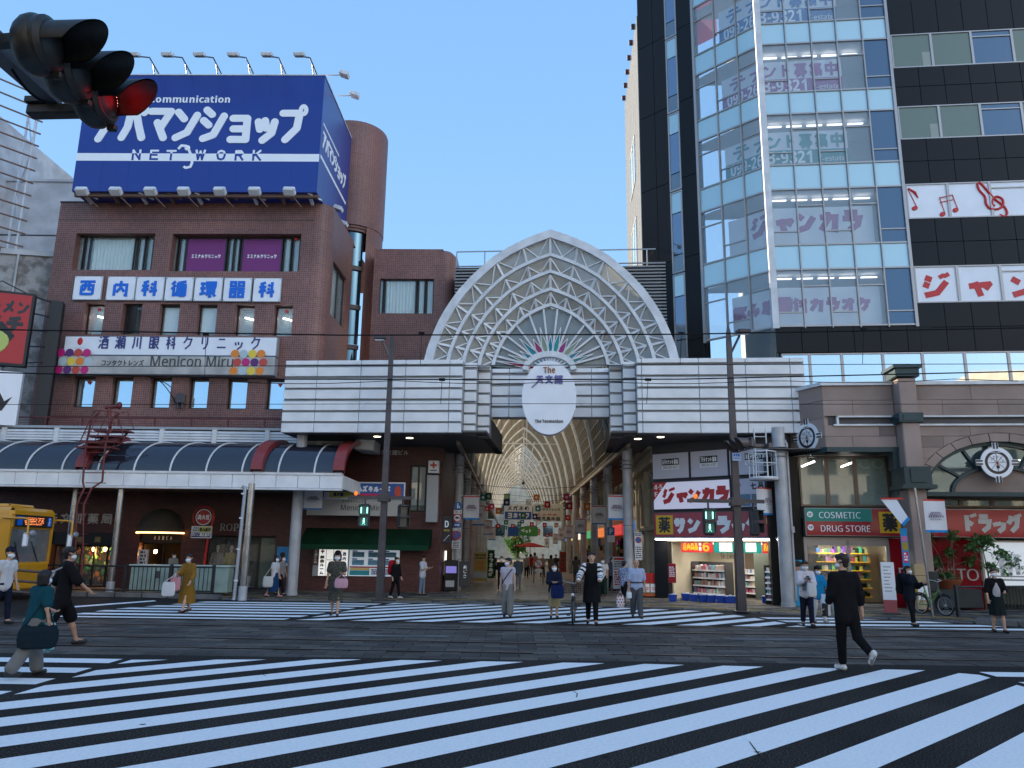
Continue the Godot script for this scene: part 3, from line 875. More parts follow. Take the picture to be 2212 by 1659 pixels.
	put(b,"rear_wing",wm,mats.brick)
	put(b,"wing_inner_wall",MB.new(wi).span(wh.position.x-.2,wh.position.y-.2,-.75,wh.end.x+.2,wh.end.y+.2,-.7),mats.room)
	var hold:=Node3D.new()
	for e in [[819,828],[831,899],[903,918],[921,937]]:
		var r:=rect_f(WG,e[0],602,e[1],677,-.15)
		var w:=window_in(b,Rect2(r.position.x,wh.position.y,r.size.x,wh.size.y),-.15,mats.pane,"curtain",[],.05)
		w.transform=wi
	hold.free()
	var rail:=thing("balcony_rail","dark red balcony railing with cross panels above the canopy","railing",shift(LB,V3(0,0,1.2)))
	var ry:=on_f(LB,300,903,1.2).y
	var rb:=on_f(LB,300,933,1.2).y-.2
	put(rail,"top_rail",nM().tube([V3(s0-9,ry,0),V3(s1+.5,ry,0)],.03,6),mats.red_steel)
	put(rail,"bottom_rail",nM().tube([V3(s0-9,rb+.15,0),V3(s1+.5,rb+.15,0)],.025,6),mats.red_steel)
	var x:=s0-9
	while x<s1:
		put(rail,"post",nM().span(x-.025,rb,-.025,x+.025,ry,.025),mats.red_steel)
		var pm:=nM()
		for q in [.12,.24]:
			pm=pm if q>.12 else pm
			for seg in [[V3(x+q,ry-q,0),V3(x+1.45-q,ry-q,0)],[V3(x+q,rb+.1+q,0),V3(x+1.45-q,rb+.1+q,0)],[V3(x+q,ry-q,0),V3(x+q,rb+.1+q,0)],[V3(x+1.45-q,ry-q,0),V3(x+1.45-q,rb+.1+q,0)]]:
				pm.bar(seg[0],seg[1],.014)
		put(rail,"panel_bars",pm,mats.red_steel)
		x+=1.5
	var names:="西内科循環器科"
	var us:=[[158,220],[230,292],[293,354],[356,417],[419,480],[482,543],[546,607]]
	for i in 7:
		var r:=rect_f(LB,us[i][0],596+i*.7,us[i][1],648+i*.7,.12)
		var label:String=["white square sign with the blue character 西 under the curtained windows","white square sign with the blue character 内 above the open window","white square sign with the blue character 科 between 内 and 循","white square sign with the blue character 循","white square sign with the blue character 環","white square sign with the blue character 器","white square sign with the blue character 科 after 器"][i]
		var o:=sign_box("character_sign",label,LB,r,.12,.1,mats.sign_white,mats.grey_steel,"blue character signs on the brick wall")
		letters(o,"lettering",names[i],Rect2(.2,.16,r.size.x-.4,r.size.y-.32),.115,mats.letter_blue,.03,.03)
		for q in [V2(.07,.07),V2(r.size.x-.07,.07),V2(.07,r.size.y-.07),V2(r.size.x-.07,r.size.y-.07)]:
			put(o,"screw",nM().ball(V3(q.x,q.y,.004),V3(.02,.02,.012),Basis(),6),mats.rust)
	var r1:=rect_f(LB,138,727,598,768,.35)
	var o1:=sign_box("clinic_sign","long white box sign with navy letters 酒瀬川眼科クリニック",LB,r1,.35,.33,mats.sign_white,mats.grey_steel)
	letters(o1,"lettering","酒瀬川眼科クリニック",Rect2(1.35,.24,r1.size.x-1.9,.64),.06,mats.letter_navy,.02,.02,false,false,.6)
	put(o1,"red_dot",nM().ball(V3(.68,.6,.005),V3(.12,.17,.02)),mats.letter_red)
	put(o1,"fine_print",nM().span(.42,.3,0,.95,.31,.003),mats.letter_navy)
	var r2:=rect_f(LB,124,769,593,809,.45)
	var o2:=sign_box("lens_shop_sign","long pale box sign with coloured dots and the words Menicon Miru",LB,r2,.45,.42,M("sign_beige",K(.50,.47,.44),.4,.0,{"wear":wear(.35,.02)}),mats.grey_steel)
	letters(o2,"small_lettering","コンタクトレンズ",Rect2(r2.size.x*.2,.36,r2.size.x*.2,.26),.035,mats.letter_black,.01,.01)
	latin(o2,"lettering","Menicon Miru",Rect2(r2.size.x*.43,.34,r2.size.x*.38,.46),M("letter_grey",K(.05,.06,.06),.5),.012,.02,false)
	var dots:=[K(.5,.01,.16),K(.72,.22,.02),K(.10,.02,.14),K(.42,.52,.55),K(.50,.06,.04),K(.75,.55,.05)]
	for side in 2:
		var xo:float=.2 if side==0 else r2.size.x-1.6
		for j in 3:
			for i in 4:
				var yy:float=.18+j*.37
				var dm:=MB.new(at_pos(V3(xo+i*.37-(.0 if j%2 else .12),yy,.004)))
				dm.lathe([V2(.18,0),V2(0,0)],14,Transform3D(Basis(Vector3.RIGHT,PI/2),Vector3.ZERO))
				put(o2,"coloured_dot",dm,M("dot%d"%((i*2+j*3+side)%6),dots[(i*2+j*3+side)%6],.5))
	var cb:=thing("wall_cable","black cable looping down the brick wall to a small junction box","cable",LB)
	var c1:=[]
	for k in 12:
		var t:=k/11.0
		c1.append(on_f(LB,323+60*t,815+62*t*t,.1))
	put(cb,"cable",nM().tube(c1,.02,5),mats.wire)
	var jb:=on_f(LB,390,861,.15)
	put(cb,"junction_box",nM().box(jb,V3(.34,.4,.2),Basis(),.02).tube([jb+V3(-.1,-.2,0),jb+V3(-.1,-.42,0)],.05,8).tube([jb+V3(.1,-.2,0),jb+V3(.1,-.42,0)],.05,8),mats.dark_grey)
	build_billboard()
	build_far_left()
func build_billboard()->void:
	var r:=rect_f(BB,158,163,695,415)
	r.position.x=on_f(BB,150,412).x+.1
	r.size.x=on_f(BB,702,163).x-r.position.x
	r.position.y=on_f(BB,420,414).y
	r.size.y=on_f(BB,420,163).y-r.position.y
	var b:=thing("rooftop_billboard","huge blue rooftop billboard lettered アパマンショップ NETWORK in white","billboard",shift(BB,V3(r.position.x,r.position.y,0)))
	var w:=r.size.x
	var h:=r.size.y
	put(b,"box",nM().span(0,0,-5.4,w,h,-.006),mats.blue_board)
	for k in 9:
		put(b,"front_panel",nM().span(w*k/9+.003,.0,-.005,w*(k+1)/9-.003,h,.0),mats.blue_board)
	put(b,"top_trim",nM().span(-.03,h,-5.4,w+.03,h+.05,.03),mats.white_steel)
	var P:=func(u:float,v:float)->Vector2:
		var q:=on_f(BB,u,v)
		return V2(q.x-r.position.x,q.y-r.position.y)
	var a:Vector2=P.call(199,305)
	var z:Vector2=P.call(664,232)
	letters(b,"lettering","アパマンショップ",Rect2(a.x,a.y-.05,z.x-a.x,z.y-a.y+.15),.34,mats.letter_white,.03,.03,true,false,.92)
	a=P.call(322,222); z=P.call(498,207)
	latin(b,"small_lettering","Communication",Rect2(a.x,a.y,z.x-a.x,z.y-a.y),mats.letter_white,.012,.02)
	a=P.call(150,347); z=P.call(702,333)
	put(b,"white_band",nM().span(0,a.y,.0,w,z.y,.008),mats.letter_white)
	var ny:float=P.call(400,345).y
	var nh:float=P.call(400,325).y-ny
	var caps:={"N": "10 98 10 2 90 98 90 2","E": "90 4 12 4 12 96 90 96;12 50 80 50","T": "4 6 96 6;50 6 50 98","W": "2 2 26 96 50 10 74 96 98 2","O": "50 4 20 12 6 50 20 88 50 96 80 88 94 50 80 12 50 4","R": "12 98 12 5 70 5 90 26 70 50 12 50;52 50 92 98","K": "12 2 12 98;88 2 14 58;38 42 92 98"}
	var up:=nM()
	var dn:=nM()
	var spots:={"N": 285,"E": 323,"T": 360,"W": 423,"O": 468,"R": 507,"K": 545}
	for ch in spots:
		var ps:Array=[]
		for s in (caps[ch] as String).split(";"):
			var t:=s.split(" ")
			var pl:=PackedVector2Array()
			for i in range(0,t.size(),2):
				pl.append(V2(P.call(spots[ch],340).x+float(t[i])*.0038,ny+nh*(1-float(t[i+1])/100)))
			ps.append(pl)
		var lift:=.0
		for pl in ps:
			var runs:=[pl]
			if pl[0].distance_to(pl[pl.size()-1])<.01:
				runs=[pl.slice(0,5),pl.slice(4)]
			for run in runs:
				for poly in Geometry2D.offset_polyline(run,.045):
					if Geometry2D.is_polygon_clockwise(poly):
						continue
					for q in Geometry2D.intersect_polygons(poly,PackedVector2Array([V2(-5,z.y),V2(99,z.y),V2(99,99),V2(-5,99)])):
						up.poly(q,.0,.009+lift)
					for q in Geometry2D.intersect_polygons(poly,PackedVector2Array([V2(-5,z.y),V2(99,z.y),V2(99,-9),V2(-5,-9)])):
						dn.poly(q,.008,.012+lift)
				lift+=.0006
	put(b,"network_lettering",up,mats.letter_white)
	put(b,"network_lettering_blue",dn,mats.blue_board)
	var oc:Vector2=P.call(404,338)
	var orb:=nM()
	for seg in [[[-.42,.35],[-.3,.52],[-.08,.5],[.06,.3],[.2,.0],[.26,-.3],[.2,-.5],[.0,-.55],[-.1,-.48]]]:
		var pl:=PackedVector2Array()
		for q in seg:
			pl.append(V2(oc.x+q[0],oc.y+q[1]))
		for poly in Geometry2D.offset_polyline(pl,.055,Geometry2D.JOIN_ROUND,Geometry2D.END_ROUND):
			orb.poly(poly,.0,.018)
	orb.ball(V3(oc.x-.02,oc.y+.4,.02),V3(.13,.13,.02))
	put(b,"orbit_mark",orb,mats.letter_white)
	var fl:=Node3D.new()
	fl.name="flank_lettering"
	var fm:=MB.new(Transform3D(Basis(Vector3.FORWARD,Vector3.UP,Vector3.RIGHT),V3(w,0,0)))
	for i in 8:
		add_char(fm,"アパマンショップ"[i],.35+i*.55,2.35,.5,.85,.15,.012,.01,true)
	fm.span(.2,1.75,.0,5.0,1.9,.01)
	fm.span(.3,3.4,.0,3.2,3.5,.01)
	fl.free()
	put(b,"flank_lettering",fm,mats.letter_white)
	var sf:=thing("billboard_frame","rusty steel frame carrying the blue billboard over the roof","frame",shift(BB,V3(r.position.x,0,0)))
	var y0:=16.6
	for k in 9:
		var x:=.4+(w-.8)*k/8
		put(sf,"strut",nM().bar(V3(x,y0,-.9),V3(x,r.position.y,-.3),.12).bar(V3(x+.5,y0,-.5),V3(x,r.position.y,-.1),.06),mats.rust if k%2 else mats.white_steel)
		put(sf,"post",nM().bar(V3(x,y0,-5.0),V3(x,r.position.y,-5.0),.14),mats.rust)
	put(sf,"beam",nM().span(0,r.position.y-.14,-.35,w,r.position.y-.01,-.2).span(0,r.position.y-.14,-5.1,w,r.position.y-.01,-4.95),mats.rust)
	for k in 6:
		var head:Vector3=on_f(BB,[290,363,432,505,578,648][k],118,1.5)
		var x:float=head.x-r.position.x+.12
		var o:=thing("flood_light","slanting flood light arm on the top edge of the blue billboard","lamp",shift(BB,V3(head.x+.12,r.position.y+h,0)),"flood lights on top of the billboard")
		put(o,"arm",nM().tube([V3(.2,.05,-.4),V3(0,.55,.5),V3(-.12,head.y-r.position.y-h,1.4)],.035,6).tube([V3(.05,.05,.02),V3(.05,.4,.25)],.025,5),mats.dark_grey)
		put(o,"lamp_head",nM().box(V3(-.14,head.y-r.position.y-h+.02,1.5),V3(.46,.16,.34),Basis(Vector3.RIGHT,.5),.03),mats.white_steel)
		put(o,"lens",nM().box(V3(-.14,head.y-r.position.y-h-.07,1.44),V3(.38,.03,.26),Basis(Vector3.RIGHT,.5)),mats.dark_grey)
	for k in 7:
		var hp:=on_f(BB,[177,250,325,397,475,550,625][k],413,.9)
		var o:=thing("flood_light","flood light tipped up beneath the lower edge of the blue billboard","lamp",shift(BB,hp),"flood lights below the billboard")
		put(o,"lamp_head",nM().box(Vector3.ZERO,V3(.5,.24,.34),Basis(Vector3.RIGHT,-.6),.04),mats.white_steel)
		put(o,"arm",nM().tube([V3(.05,-.1,-.05),V3(.35,-.4,-.7)],.03,5),mats.rust)
	for e in [[746,168,.3,0],[768,212,2.2,0],[733,456,2.6,1],[744,488,4.2,1]]:
		var dz:float=e[2]
		var o:=thing("flood_light",["flood light on an arm high on the flank of the blue billboard","white flood light low on the flank of the blue billboard"][e[3]],"lamp",shift(BB,V3(r.position.x+w,0,-dz)),["flood lights high on the flank","flood lights low on the flank"][e[3]])
		var hp:=BB.affine_inverse()*on_z(e[0],e[1],(BB*V3(0,0,-dz)).z)
		var lx:=hp.x-r.position.x-w
		put(o,"arm",nM().tube([V3(0,hp.y,0),V3(lx,hp.y,0)],.03,6),mats.white_steel)
		put(o,"lamp_head",nM().box(V3(lx,hp.y+.03,0),V3(.42,.2,.4),Basis(Vector3.BACK,-.35),.03),mats.white_steel)
func build_far_left()->void:
	var f:=wall_frame(-36.0,-31.0,-21.2,-33.4)
	var n:=thing("concrete_building","stained pale concrete building left of the brick building","building",f)
	var ny:=14.6
	put(n,"wall",nM().span(-6,4.5,-14,15.2,ny,0),mats.concrete)
	put(n,"roof_edge",nM().span(-6,ny,-14.1,15.3,ny+.25,.12),mats.concrete_pale)
	put(n,"ground_floor",nM().span(-6,0,-14,15.2,4.5,-.6),mats.concrete)
	put(n,"drain_pipe",nM().tube([V3(13.6,4.5,.1),V3(13.6,ny,.1)],.05,6),mats.concrete_pale)
	var ph:=thing("roof_house","pale grey roof house behind the bare sign frame","building",at_pos(V3(-27.2,14,-42)))
	put(ph,"wall",nM().span(-6.0,0,-6,3.4,8.6,0),mats.concrete_pale)
	put(ph,"joint_band",nM().span(-6.0,5.2,0,3.4,5.28,.02),mats.dark_grey)
	put(ph,"coping",nM().span(-6.1,8.6,-6.1,3.5,8.75,.1),mats.concrete_pale)
	var dish:=thing("satellite_dish","round weathered satellite dish on the roof house","antenna",at_pos(V3(-24.75,22.75,-42.5)))
	put(dish,"reflector",MB.new(Transform3D(Basis(Vector3.RIGHT,1.25)*Basis(Vector3.BACK,.3),V3(0,.8,0))).lathe([V2(0,0),V2(.35,.05),V2(.62,.18),V2(.6,.15),V2(.3,.0)],24),M("dish",K(.45,.40,.33),.7,.0,{"wear":wear(.5,.03),"wear_scale": .6}))
	put(dish,"mast",nM().tube([V3(0,0,-.2),V3(0,.8,-.15)],.05,6),mats.rust)
	put(dish,"feed_arm",nM().tube([V3(0,.3,.1),V3(-.5,.75,.5)],.025,5),mats.rust)
	var sf:=thing("steel_gantry","bare white steel sign frame with long slanting rails on the left roof","gantry",at_pos(V3(-23.0,14.8,-33.5)))
	var d:=V3(-.62,0,.78)
	for k in 5:
		var p:=d*(k*1.9)
		put(sf,"upright",nM().bar(p,p+V3(0,9.5,0),.09).bar(p+V3(-.9,0,-.7),p+V3(-.9,9.5,-.7),.08),mats.white_steel)
		put(sf,"brace",nM().bar(p+V3(0,1.0,0),p+V3(-.9,3.2,-.7),.05).bar(p+V3(0,5.2,0),p+V3(-.9,3.2,-.7),.05).bar(p+V3(0,5.2,0),p+V3(-.9,7.6,-.7),.05),mats.white_steel)
	for j in 15:
		var y:=.4+j*.64
		put(sf,"rail",nM().bar(V3(0,y,.05)-d*.3,d*8.2+V3(0,y,.05),.06),mats.rust)
	put(sf,"base_beam",nM().bar(V3(0,0,0)-d*.5,d*8.2,.22),mats.rust)
	var sg:=wall_frame(-26.0,-28.0,-19.6,-30.4)
	var r:=rect_f(sg,-60,627,66,788)
	var rs:=thing("ramen_sign","black framed ramen shop sign with red ground and a bowl picture","sign",shift(sg,V3(r.position.x,r.position.y,0)))
	put(rs,"case",nM().span(0,0,-.35,r.size.x,r.size.y,-.006),mats.black)
	put(rs,"face",nM().span(.1,.1,-.006,r.size.x-.1,r.size.y-.1,.0),M("ramen_red",K(.42,.02,.02),.4))
	letters(rs,"lettering","ラーメン",Rect2(r.size.x-2.1,r.size.y-.95,2.0,.62),.11,mats.letter_black,.008,.008)
	letters(rs,"large_lettering","イチ",Rect2(r.size.x-1.7,r.size.y-1.75,1.5,.75),.17,mats.letter_black,.008,.008)
	put(rs,"dark_field",nM().poly(PackedVector2Array([V2(.12,.12),V2(r.size.x-1.2,.12),V2(r.size.x-.5,r.size.y*.4),V2(r.size.x-1.0,r.size.y*.58),V2(.12,r.size.y*.56)]),.0,.006),mats.black)
	put(rs,"bowl_rim",nM().ball(V3(r.size.x-1.6,r.size.y*.27,.006),V3(.95,.6,.012),Basis(Vector3.BACK,.25),20),M("bowl_green",K(.45,.52,.16),.6))
	put(rs,"noodle_patch",nM().ball(V3(r.size.x-1.7,r.size.y*.28,.01),V3(.75,.42,.014),Basis(Vector3.BACK,.25),18),M("noodle",K(.5,.5,.42),.7))
	put(rs,"meat_patch",nM().ball(V3(r.size.x-1.65,r.size.y*.30,.016),V3(.3,.22,.014),Basis(),12),M("meat",K(.2,.1,.12),.7))
	for k in 5:
		put(rs,"side_strut",nM().bar(V3(r.size.x,.2+k*.7,-.2),V3(r.size.x+.7,.5+k*.7*.9,-1.0),.05),mats.black)
	put(rs,"back_post",nM().span(r.size.x+.4,-4.5,-1.2,r.size.x+.9,r.size.y,-.7),mats.black)
	put(rs,"sign_lamp",nM().tube([V3(r.size.x-.3,r.size.y,-.1),V3(r.size.x-1.2,r.size.y+.35,.2),V3(r.size.x-1.35,r.size.y+.15,.3)],.03,5).ball(V3(r.size.x-1.36,r.size.y+.1,.3),V3(.08,.12,.08)),mats.dark_grey)
	r=rect_f(sg,-60,800,42,917)
	var ws:=thing("white_wall_sign","white panel sign with a black bull head below the ramen sign","sign",shift(sg,V3(r.position.x,r.position.y,0)))
	put(ws,"panel",nM().span(0,0,-.3,r.size.x,r.size.y,0),mats.sign_white)
	put(ws,"bull_mark",nM().poly(PackedVector2Array([V2(r.size.x-1.0,.7),V2(r.size.x-.55,.55),V2(r.size.x-.25,1.15),V2(r.size.x-.5,.95),V2(r.size.x-.7,1.3),V2(r.size.x-1.0,1.1)]),.0,.01),mats.black)
func build_left_canopy()->void:
	var fy0:=on_f(CN,370,1051).y
	var fy1:=on_f(CN,370,1022).y
	var x1:=on_f(CN,738,1035).x
	var x0:=on_f(CN,-260,1035).x
	var c:=thing("barrel_canopy","glossy dark barrel-roofed pavement canopy with white ribs and fascia","canopy",CN)
	var rad_z:=2.9
	var top:=on_f(CN,370,960,-rad_z).y
	var prof:=func(t:float)->Vector3:
		var a:=t*PI*.5
		return V3(0,fy1+(top-fy1)*sin(a),-rad_z*(1.0-cos(a)))
	var step:=on_f(CN,600,1015).x-on_f(CN,522,1015).x
	var nb:=int((x1-x0)/step)
	for k in nb+1:
		var xa:float=x1-(k+1)*step+.3
		var xb:float=minf(x1,xa+step)
		var mb:=nM()
		for j in 14:
			var p:Vector3=prof.call(j/14.0)
			var q:Vector3=prof.call((j+1)/14.0)
			var np:=V3(0,p.y-fy1,(p.z+rad_z)*.55).normalized()
			var nq:=V3(0,q.y-fy1,(q.z+rad_z)*.55).normalized()
			mb.quadn(V3(xa,p.y,p.z),V3(xb,p.y,p.z),V3(xb,q.y,q.z),V3(xa,q.y,q.z),np,np,nq,nq)
		put(c,"roof_panel",mb,mats.canopy_pane)
		var rib:=[]
		for j in 15:
			rib.append(prof.call(j/14.0)+V3(xa,.02,.02))
		put(c,"rib",nM().tube(rib,.035,6),mats.white_steel)
	for u in [190,567,744]:
		var xr:=on_f(CN,u-10,1000).x
		var am:=nM()
		for j in 14:
			var p:Vector3=prof.call(j/14.0)
			var q:Vector3=prof.call((j+1)/14.0)
			var n:=V3(0,.16,.16)
			am.quad(V3(xr-.2,p.y,p.z)+n,V3(xr+.2,p.y,p.z)+n,V3(xr+.2,q.y,q.z)+n,V3(xr-.2,q.y,q.z)+n)
			for sg in [-.2,.2]:
				am.quad(V3(xr+sg,p.y,p.z),V3(xr+sg,p.y,p.z)+n,V3(xr+sg,q.y,q.z)+n,V3(xr+sg,q.y,q.z))
		put(c,"red_arch",am,mats.canopy_red)
	var fw:=on_f(CN,330,1035).x-on_f(CN,283,1035).x
	var x:=x1
	while x>x0:
		put(c,"fascia_panel",nM().box(V3(x-fw/2,(fy0+fy1)/2,.0),V3(fw-.015,fy1-fy0-.02,.05),Basis(),.006),mats.white_panel)
		x-=fw
	put(c,"fascia_trim",nM().span(x0,fy1-.01,-.2,x1+.02,fy1+.07,.06).span(x0,fy0-.07,-.2,x1+.02,fy0+.0,.06),mats.white_steel)
	put(c,"end_panel",nM().span(x1,fy0,-4.0,x1+.04,fy1,.02),mats.white_panel)
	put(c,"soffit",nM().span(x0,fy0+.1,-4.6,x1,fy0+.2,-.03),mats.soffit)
	var ly0:=on_f(CN,370,957,-3.0).y
	var ly1:=on_f(CN,370,931,-3.0).y
	var lx1:=on_f(CN,742,945,-3.0).x
	for j in 4:
		var y:=lerpf(ly0+.05,ly1,(j+.5)/4)
		put(c,"louvre_slat",nM().box(V3((x0+lx1)/2,y,-2.98),V3(lx1-x0,.10,.05),Basis(Vector3.RIGHT,-.5)),mats.white_steel)
	put(c,"louvre_back",nM().span(x0,ly0-.1,-3.35,lx1,ly1+.08,-3.2),mats.grey_steel)
	put(c,"gutter",nM().span(x0,ly1+.06,-3.9,lx1+.3,ly1+.16,-2.95).span(x0,ly0-.12,-3.1,lx1,ly0,-2.92),mats.grey_steel)
	var k:=0
	while x0+k*2.1<lx1:
		put(c,"louvre_post",nM().span(x0+k*2.1,ly0,-3.0,x0+k*2.1+.18,ly1+.06,-2.9),mats.white_steel)
		k+=1
	put(c,"end_gutter",nM().box(V3(x1+.25,top+.15,-rad_z-.3),V3(.75,.65,1.5),Basis(Vector3.BACK,-.06),.03),mats.white_steel)
	for e in [[258,1285,1053,.11,"polished steel post between the pharmacy and the dome awning"],[158,1280,1050,.11,"polished steel post behind the yellow bus"],[545,1297,1055,.11,"polished steel post with a grey downpipe beside the mannequins"]]:
		var foot:=on_y(e[0]-22,e[1],.03)
		var o:=thing("canopy_post",e[4],"post",at_pos(foot),"steel posts under the canopy")
		put(o,"shaft",nM().tube([V3(0,0,0),V3(0,fy0,0)],e[3],14),mats.steel_post)
		put(o,"base_sleeve",nM().tube([V3(0,0,0),V3(0,.45,0)],e[3]+.03,14),mats.column)
		if e[0]==545:
			put(o,"downpipe",nM().tube([V3(-.3,fy0-.12,.05),V3(-.2,fy0-.14,.05),V3(-.19,fy0-.3,.05),V3(-.25,.1,.05),V3(-.25,.0,.1)],.06,8),mats.grey_steel)
			for y in [.6,1.6,2.6,3.4]:
				put(o,"pipe_clip",nM().tube([V3(-.24,y,.05),V3(-.24,y+.05,.05)],.075,8),mats.white_steel)
	var L:=thing("red_ladder","dark red caged steel ladder with stepped landing over the canopy","ladder",shift(CN,V3(on_f(CN,178,1000,.45).x,0,.45)))
	var LP:=func(u:float,v:float,out:float)->Vector3:
		var q:=on_f(CN,u,v,.45+out)
		return V3(q.x-on_f(CN,178,1000,.45).x,q.y,out)
	var run:=nM()
	for sgn in [0,1]:
		var us:=[[186,1300],[192,1090],[196,1055],[183,1040],[186,1000],[190,960],[202,905],[218,892]] if sgn==0 else [[203,1300],[207,1090],[212,1055],[225,1040],[228,1000],[232,960],[246,905],[262,893]]
		var pts:=[]
		for q in us:
			pts.append(LP.call(q[0]-26 if q[1]>1080 else q[0]-14 if q[1]>1050 else q[0]-4,minf(q[1],1270),.0))
		run.tube(pts,.035,6)
	put(L,"stringers",run,mats.red_steel)
	for k2 in 14:
		var v:=955.0+k2*22
		var a:Vector3=LP.call(184 if v<1050 else 168,v,.0)
		var w:float=.72 if v<1050 else .36
		put(L,"rung",nM().tube([a,a+V3(w,0,0)],.016,5),mats.red_steel)
	for j in 4:
		var o:Vector3=LP.call(205+j*12,968-j*12,-.3-j*.55)
		put(L,"step",nM().box(o+V3(.1,0,0),V3(1.25,.06,.6)),mats.red_steel)
		put(L,"bracket",nM().bar(o+V3(.6,-.05,0),o+V3(.2,-.45,-.2),.06),mats.red_steel)
	for j in 4:
		var yy:float=lerpf(LP.call(200,960,.0).y,LP.call(200,892,.0).y,j/3.0)
		var hoop:=[]
		for q in 9:
			var an:=PI*q/8.0
			hoop.append(V3(.3-.42*cos(an)+j*.12,yy,.05+.45*sin(an)))
		put(L,"cage_hoop",nM().tube(hoop,.018,5),mats.red_steel)
	for j in 5:
		var an:=PI*(j+.5)/5.0
		var yy:float=LP.call(200,960,.0).y
		var zz:float=LP.call(200,892,.0).y
		put(L,"cage_bar",nM().tube([V3(.3-.42*cos(an),yy,.05+.45*sin(an)),V3(.66-.42*cos(an),zz,.05+.45*sin(an))],.014,5),mats.red_steel)
	put(L,"landing_post",nM().tube([LP.call(238,935,-1.0),LP.call(236,878,-1.0)],.06,8).tube([LP.call(228,880,-1.0),LP.call(258,878,-1.0)],.07,8).ball(LP.call(258,876,-1.0),V3(.1,.14,.1)),mats.red_steel)
	for e in [[245,905,268,950],[262,893,290,930],[230,950,290,948]]:
		put(L,"landing_rail",nM().tube([LP.call(e[0],e[1],-.8),LP.call((e[0]+e[2])/2.0,e[1]-4,-.8),LP.call(e[2],e[3],-.8)],.018,5),mats.red_steel)
var SH:Transform3D
func panel_on(f:Transform3D,called:String,label:String,cat:String,u0:float,v0:float,u1:float,v1:float,out:float,m:Material,thick:=.06,group:="")->Node3D:
	var r:=rect_f(f,u0,v0,u1,v1,out)
	var o:=thing(called,label,cat,shift(f,V3(r.position.x,r.position.y,out)),group)
	o.set_meta("w",r.size.x)
	o.set_meta("h",r.size.y)
	put(o,"panel",nM().box(V3(r.size.x/2,r.size.y/2,-thick/2),V3(r.size.x,r.size.y,thick),Basis(),minf(.01,thick/4)),m)
	return o
func dims(o:Node)->Vector2:
	return V2(o.get_meta("w"),o.get_meta("h"))
func strip(o:Node,called:String,x0:float,y0:float,x1:float,y1:float,m:Material,z:=.004)->MeshInstance3D:
	var d:=dims(o)
	return put(o,called,nM().span(x0*d.x,y0*d.y,z-.003,x1*d.x,y1*d.y,z),m)
func text_rows(o:Node,x0:float,y0:float,x1:float,y1:float,rows:int,m:Material,z:=.006)->void:
	var d:=dims(o)
	var mb:=nM()
	var r:=RandomNumberGenerator.new()
	r.seed=rows*77+int(x0*100)
	for i in rows:
		var y:=lerpf(y1,y0,(i+.5)/rows)*d.y
		var hh:=(y1-y0)/rows*d.y*.3
		var x:=x0*d.x
		while x<x1*d.x-.02:
			var w:=minf(r.randf_range(.5,2.2)*hh*2,x1*d.x-x)
			mb.span(x,y-hh,z-.002,x+w,y+hh,z)
			x+=w+hh*.8
	put(o,"small_print",mb,m)
func city_banner(label:String,f:Transform3D,r:Rect2,out:float,curl:=.0)->Node3D:
	var o:=thing("city_banner",label,"banner",shift(f,V3(r.position.x,r.position.y,out)),"white city banners")
	var w:=r.size.x
	var h:=r.size.y
	var cloth:=func(y0:float,y1:float,key:String,m:Material,z:float)->void:
		var mb:=nM()
		var n:=8
		for i in n:
			var a:=i/float(n)
			var b:=(i+1)/float(n)
			var za:=z+sin(a*5.0+r.position.x)*.03+curl*a*a
			var zb:=z+sin(b*5.0+r.position.x)*.03+curl*b*b
			mb.quad(V3(a*w,y0,za),V3(b*w,y0,zb),V3(b*w,y1,zb),V3(a*w,y1,za))
		put(o,key,mb,m)
	cloth.call(h*.07,h*.95,"cloth",M("banner_cloth",K(.66,.67,.70),.85,.0,{"backlight":K(.15,.15,.15)}),.0)
	cloth.call(h*.95,h,"red_head",mats.letter_red,.0)
	cloth.call(.0,h*.07,"blue_hem",M("hem_blue",K(.02,.22,.55),.8),.0)
	var mk:=nM()
	for row in 4:
		var t0:=row/4.0
		var half:=lerpf(.36,.17,t0)*w
		for k in 7:
			var cx:=w/2+lerpf(-half,half,(k+.5)/7.0)
			mk.box(V3(cx,h*(.47+.045*row),.05+curl*.3),V3(half/7.0*1.25,h*.03,.004),Basis(Vector3.BACK,.6))
	put(o,"mountain_mark",mk,M("mountain_purple",K(.09,.02,.09),.7))
	letters(o,"lettering","マグマシティ",Rect2(w*.2,h*.36,w*.6,h*.055),h*.009,mats.letter_black,.055+curl*.3,.003)
	return o
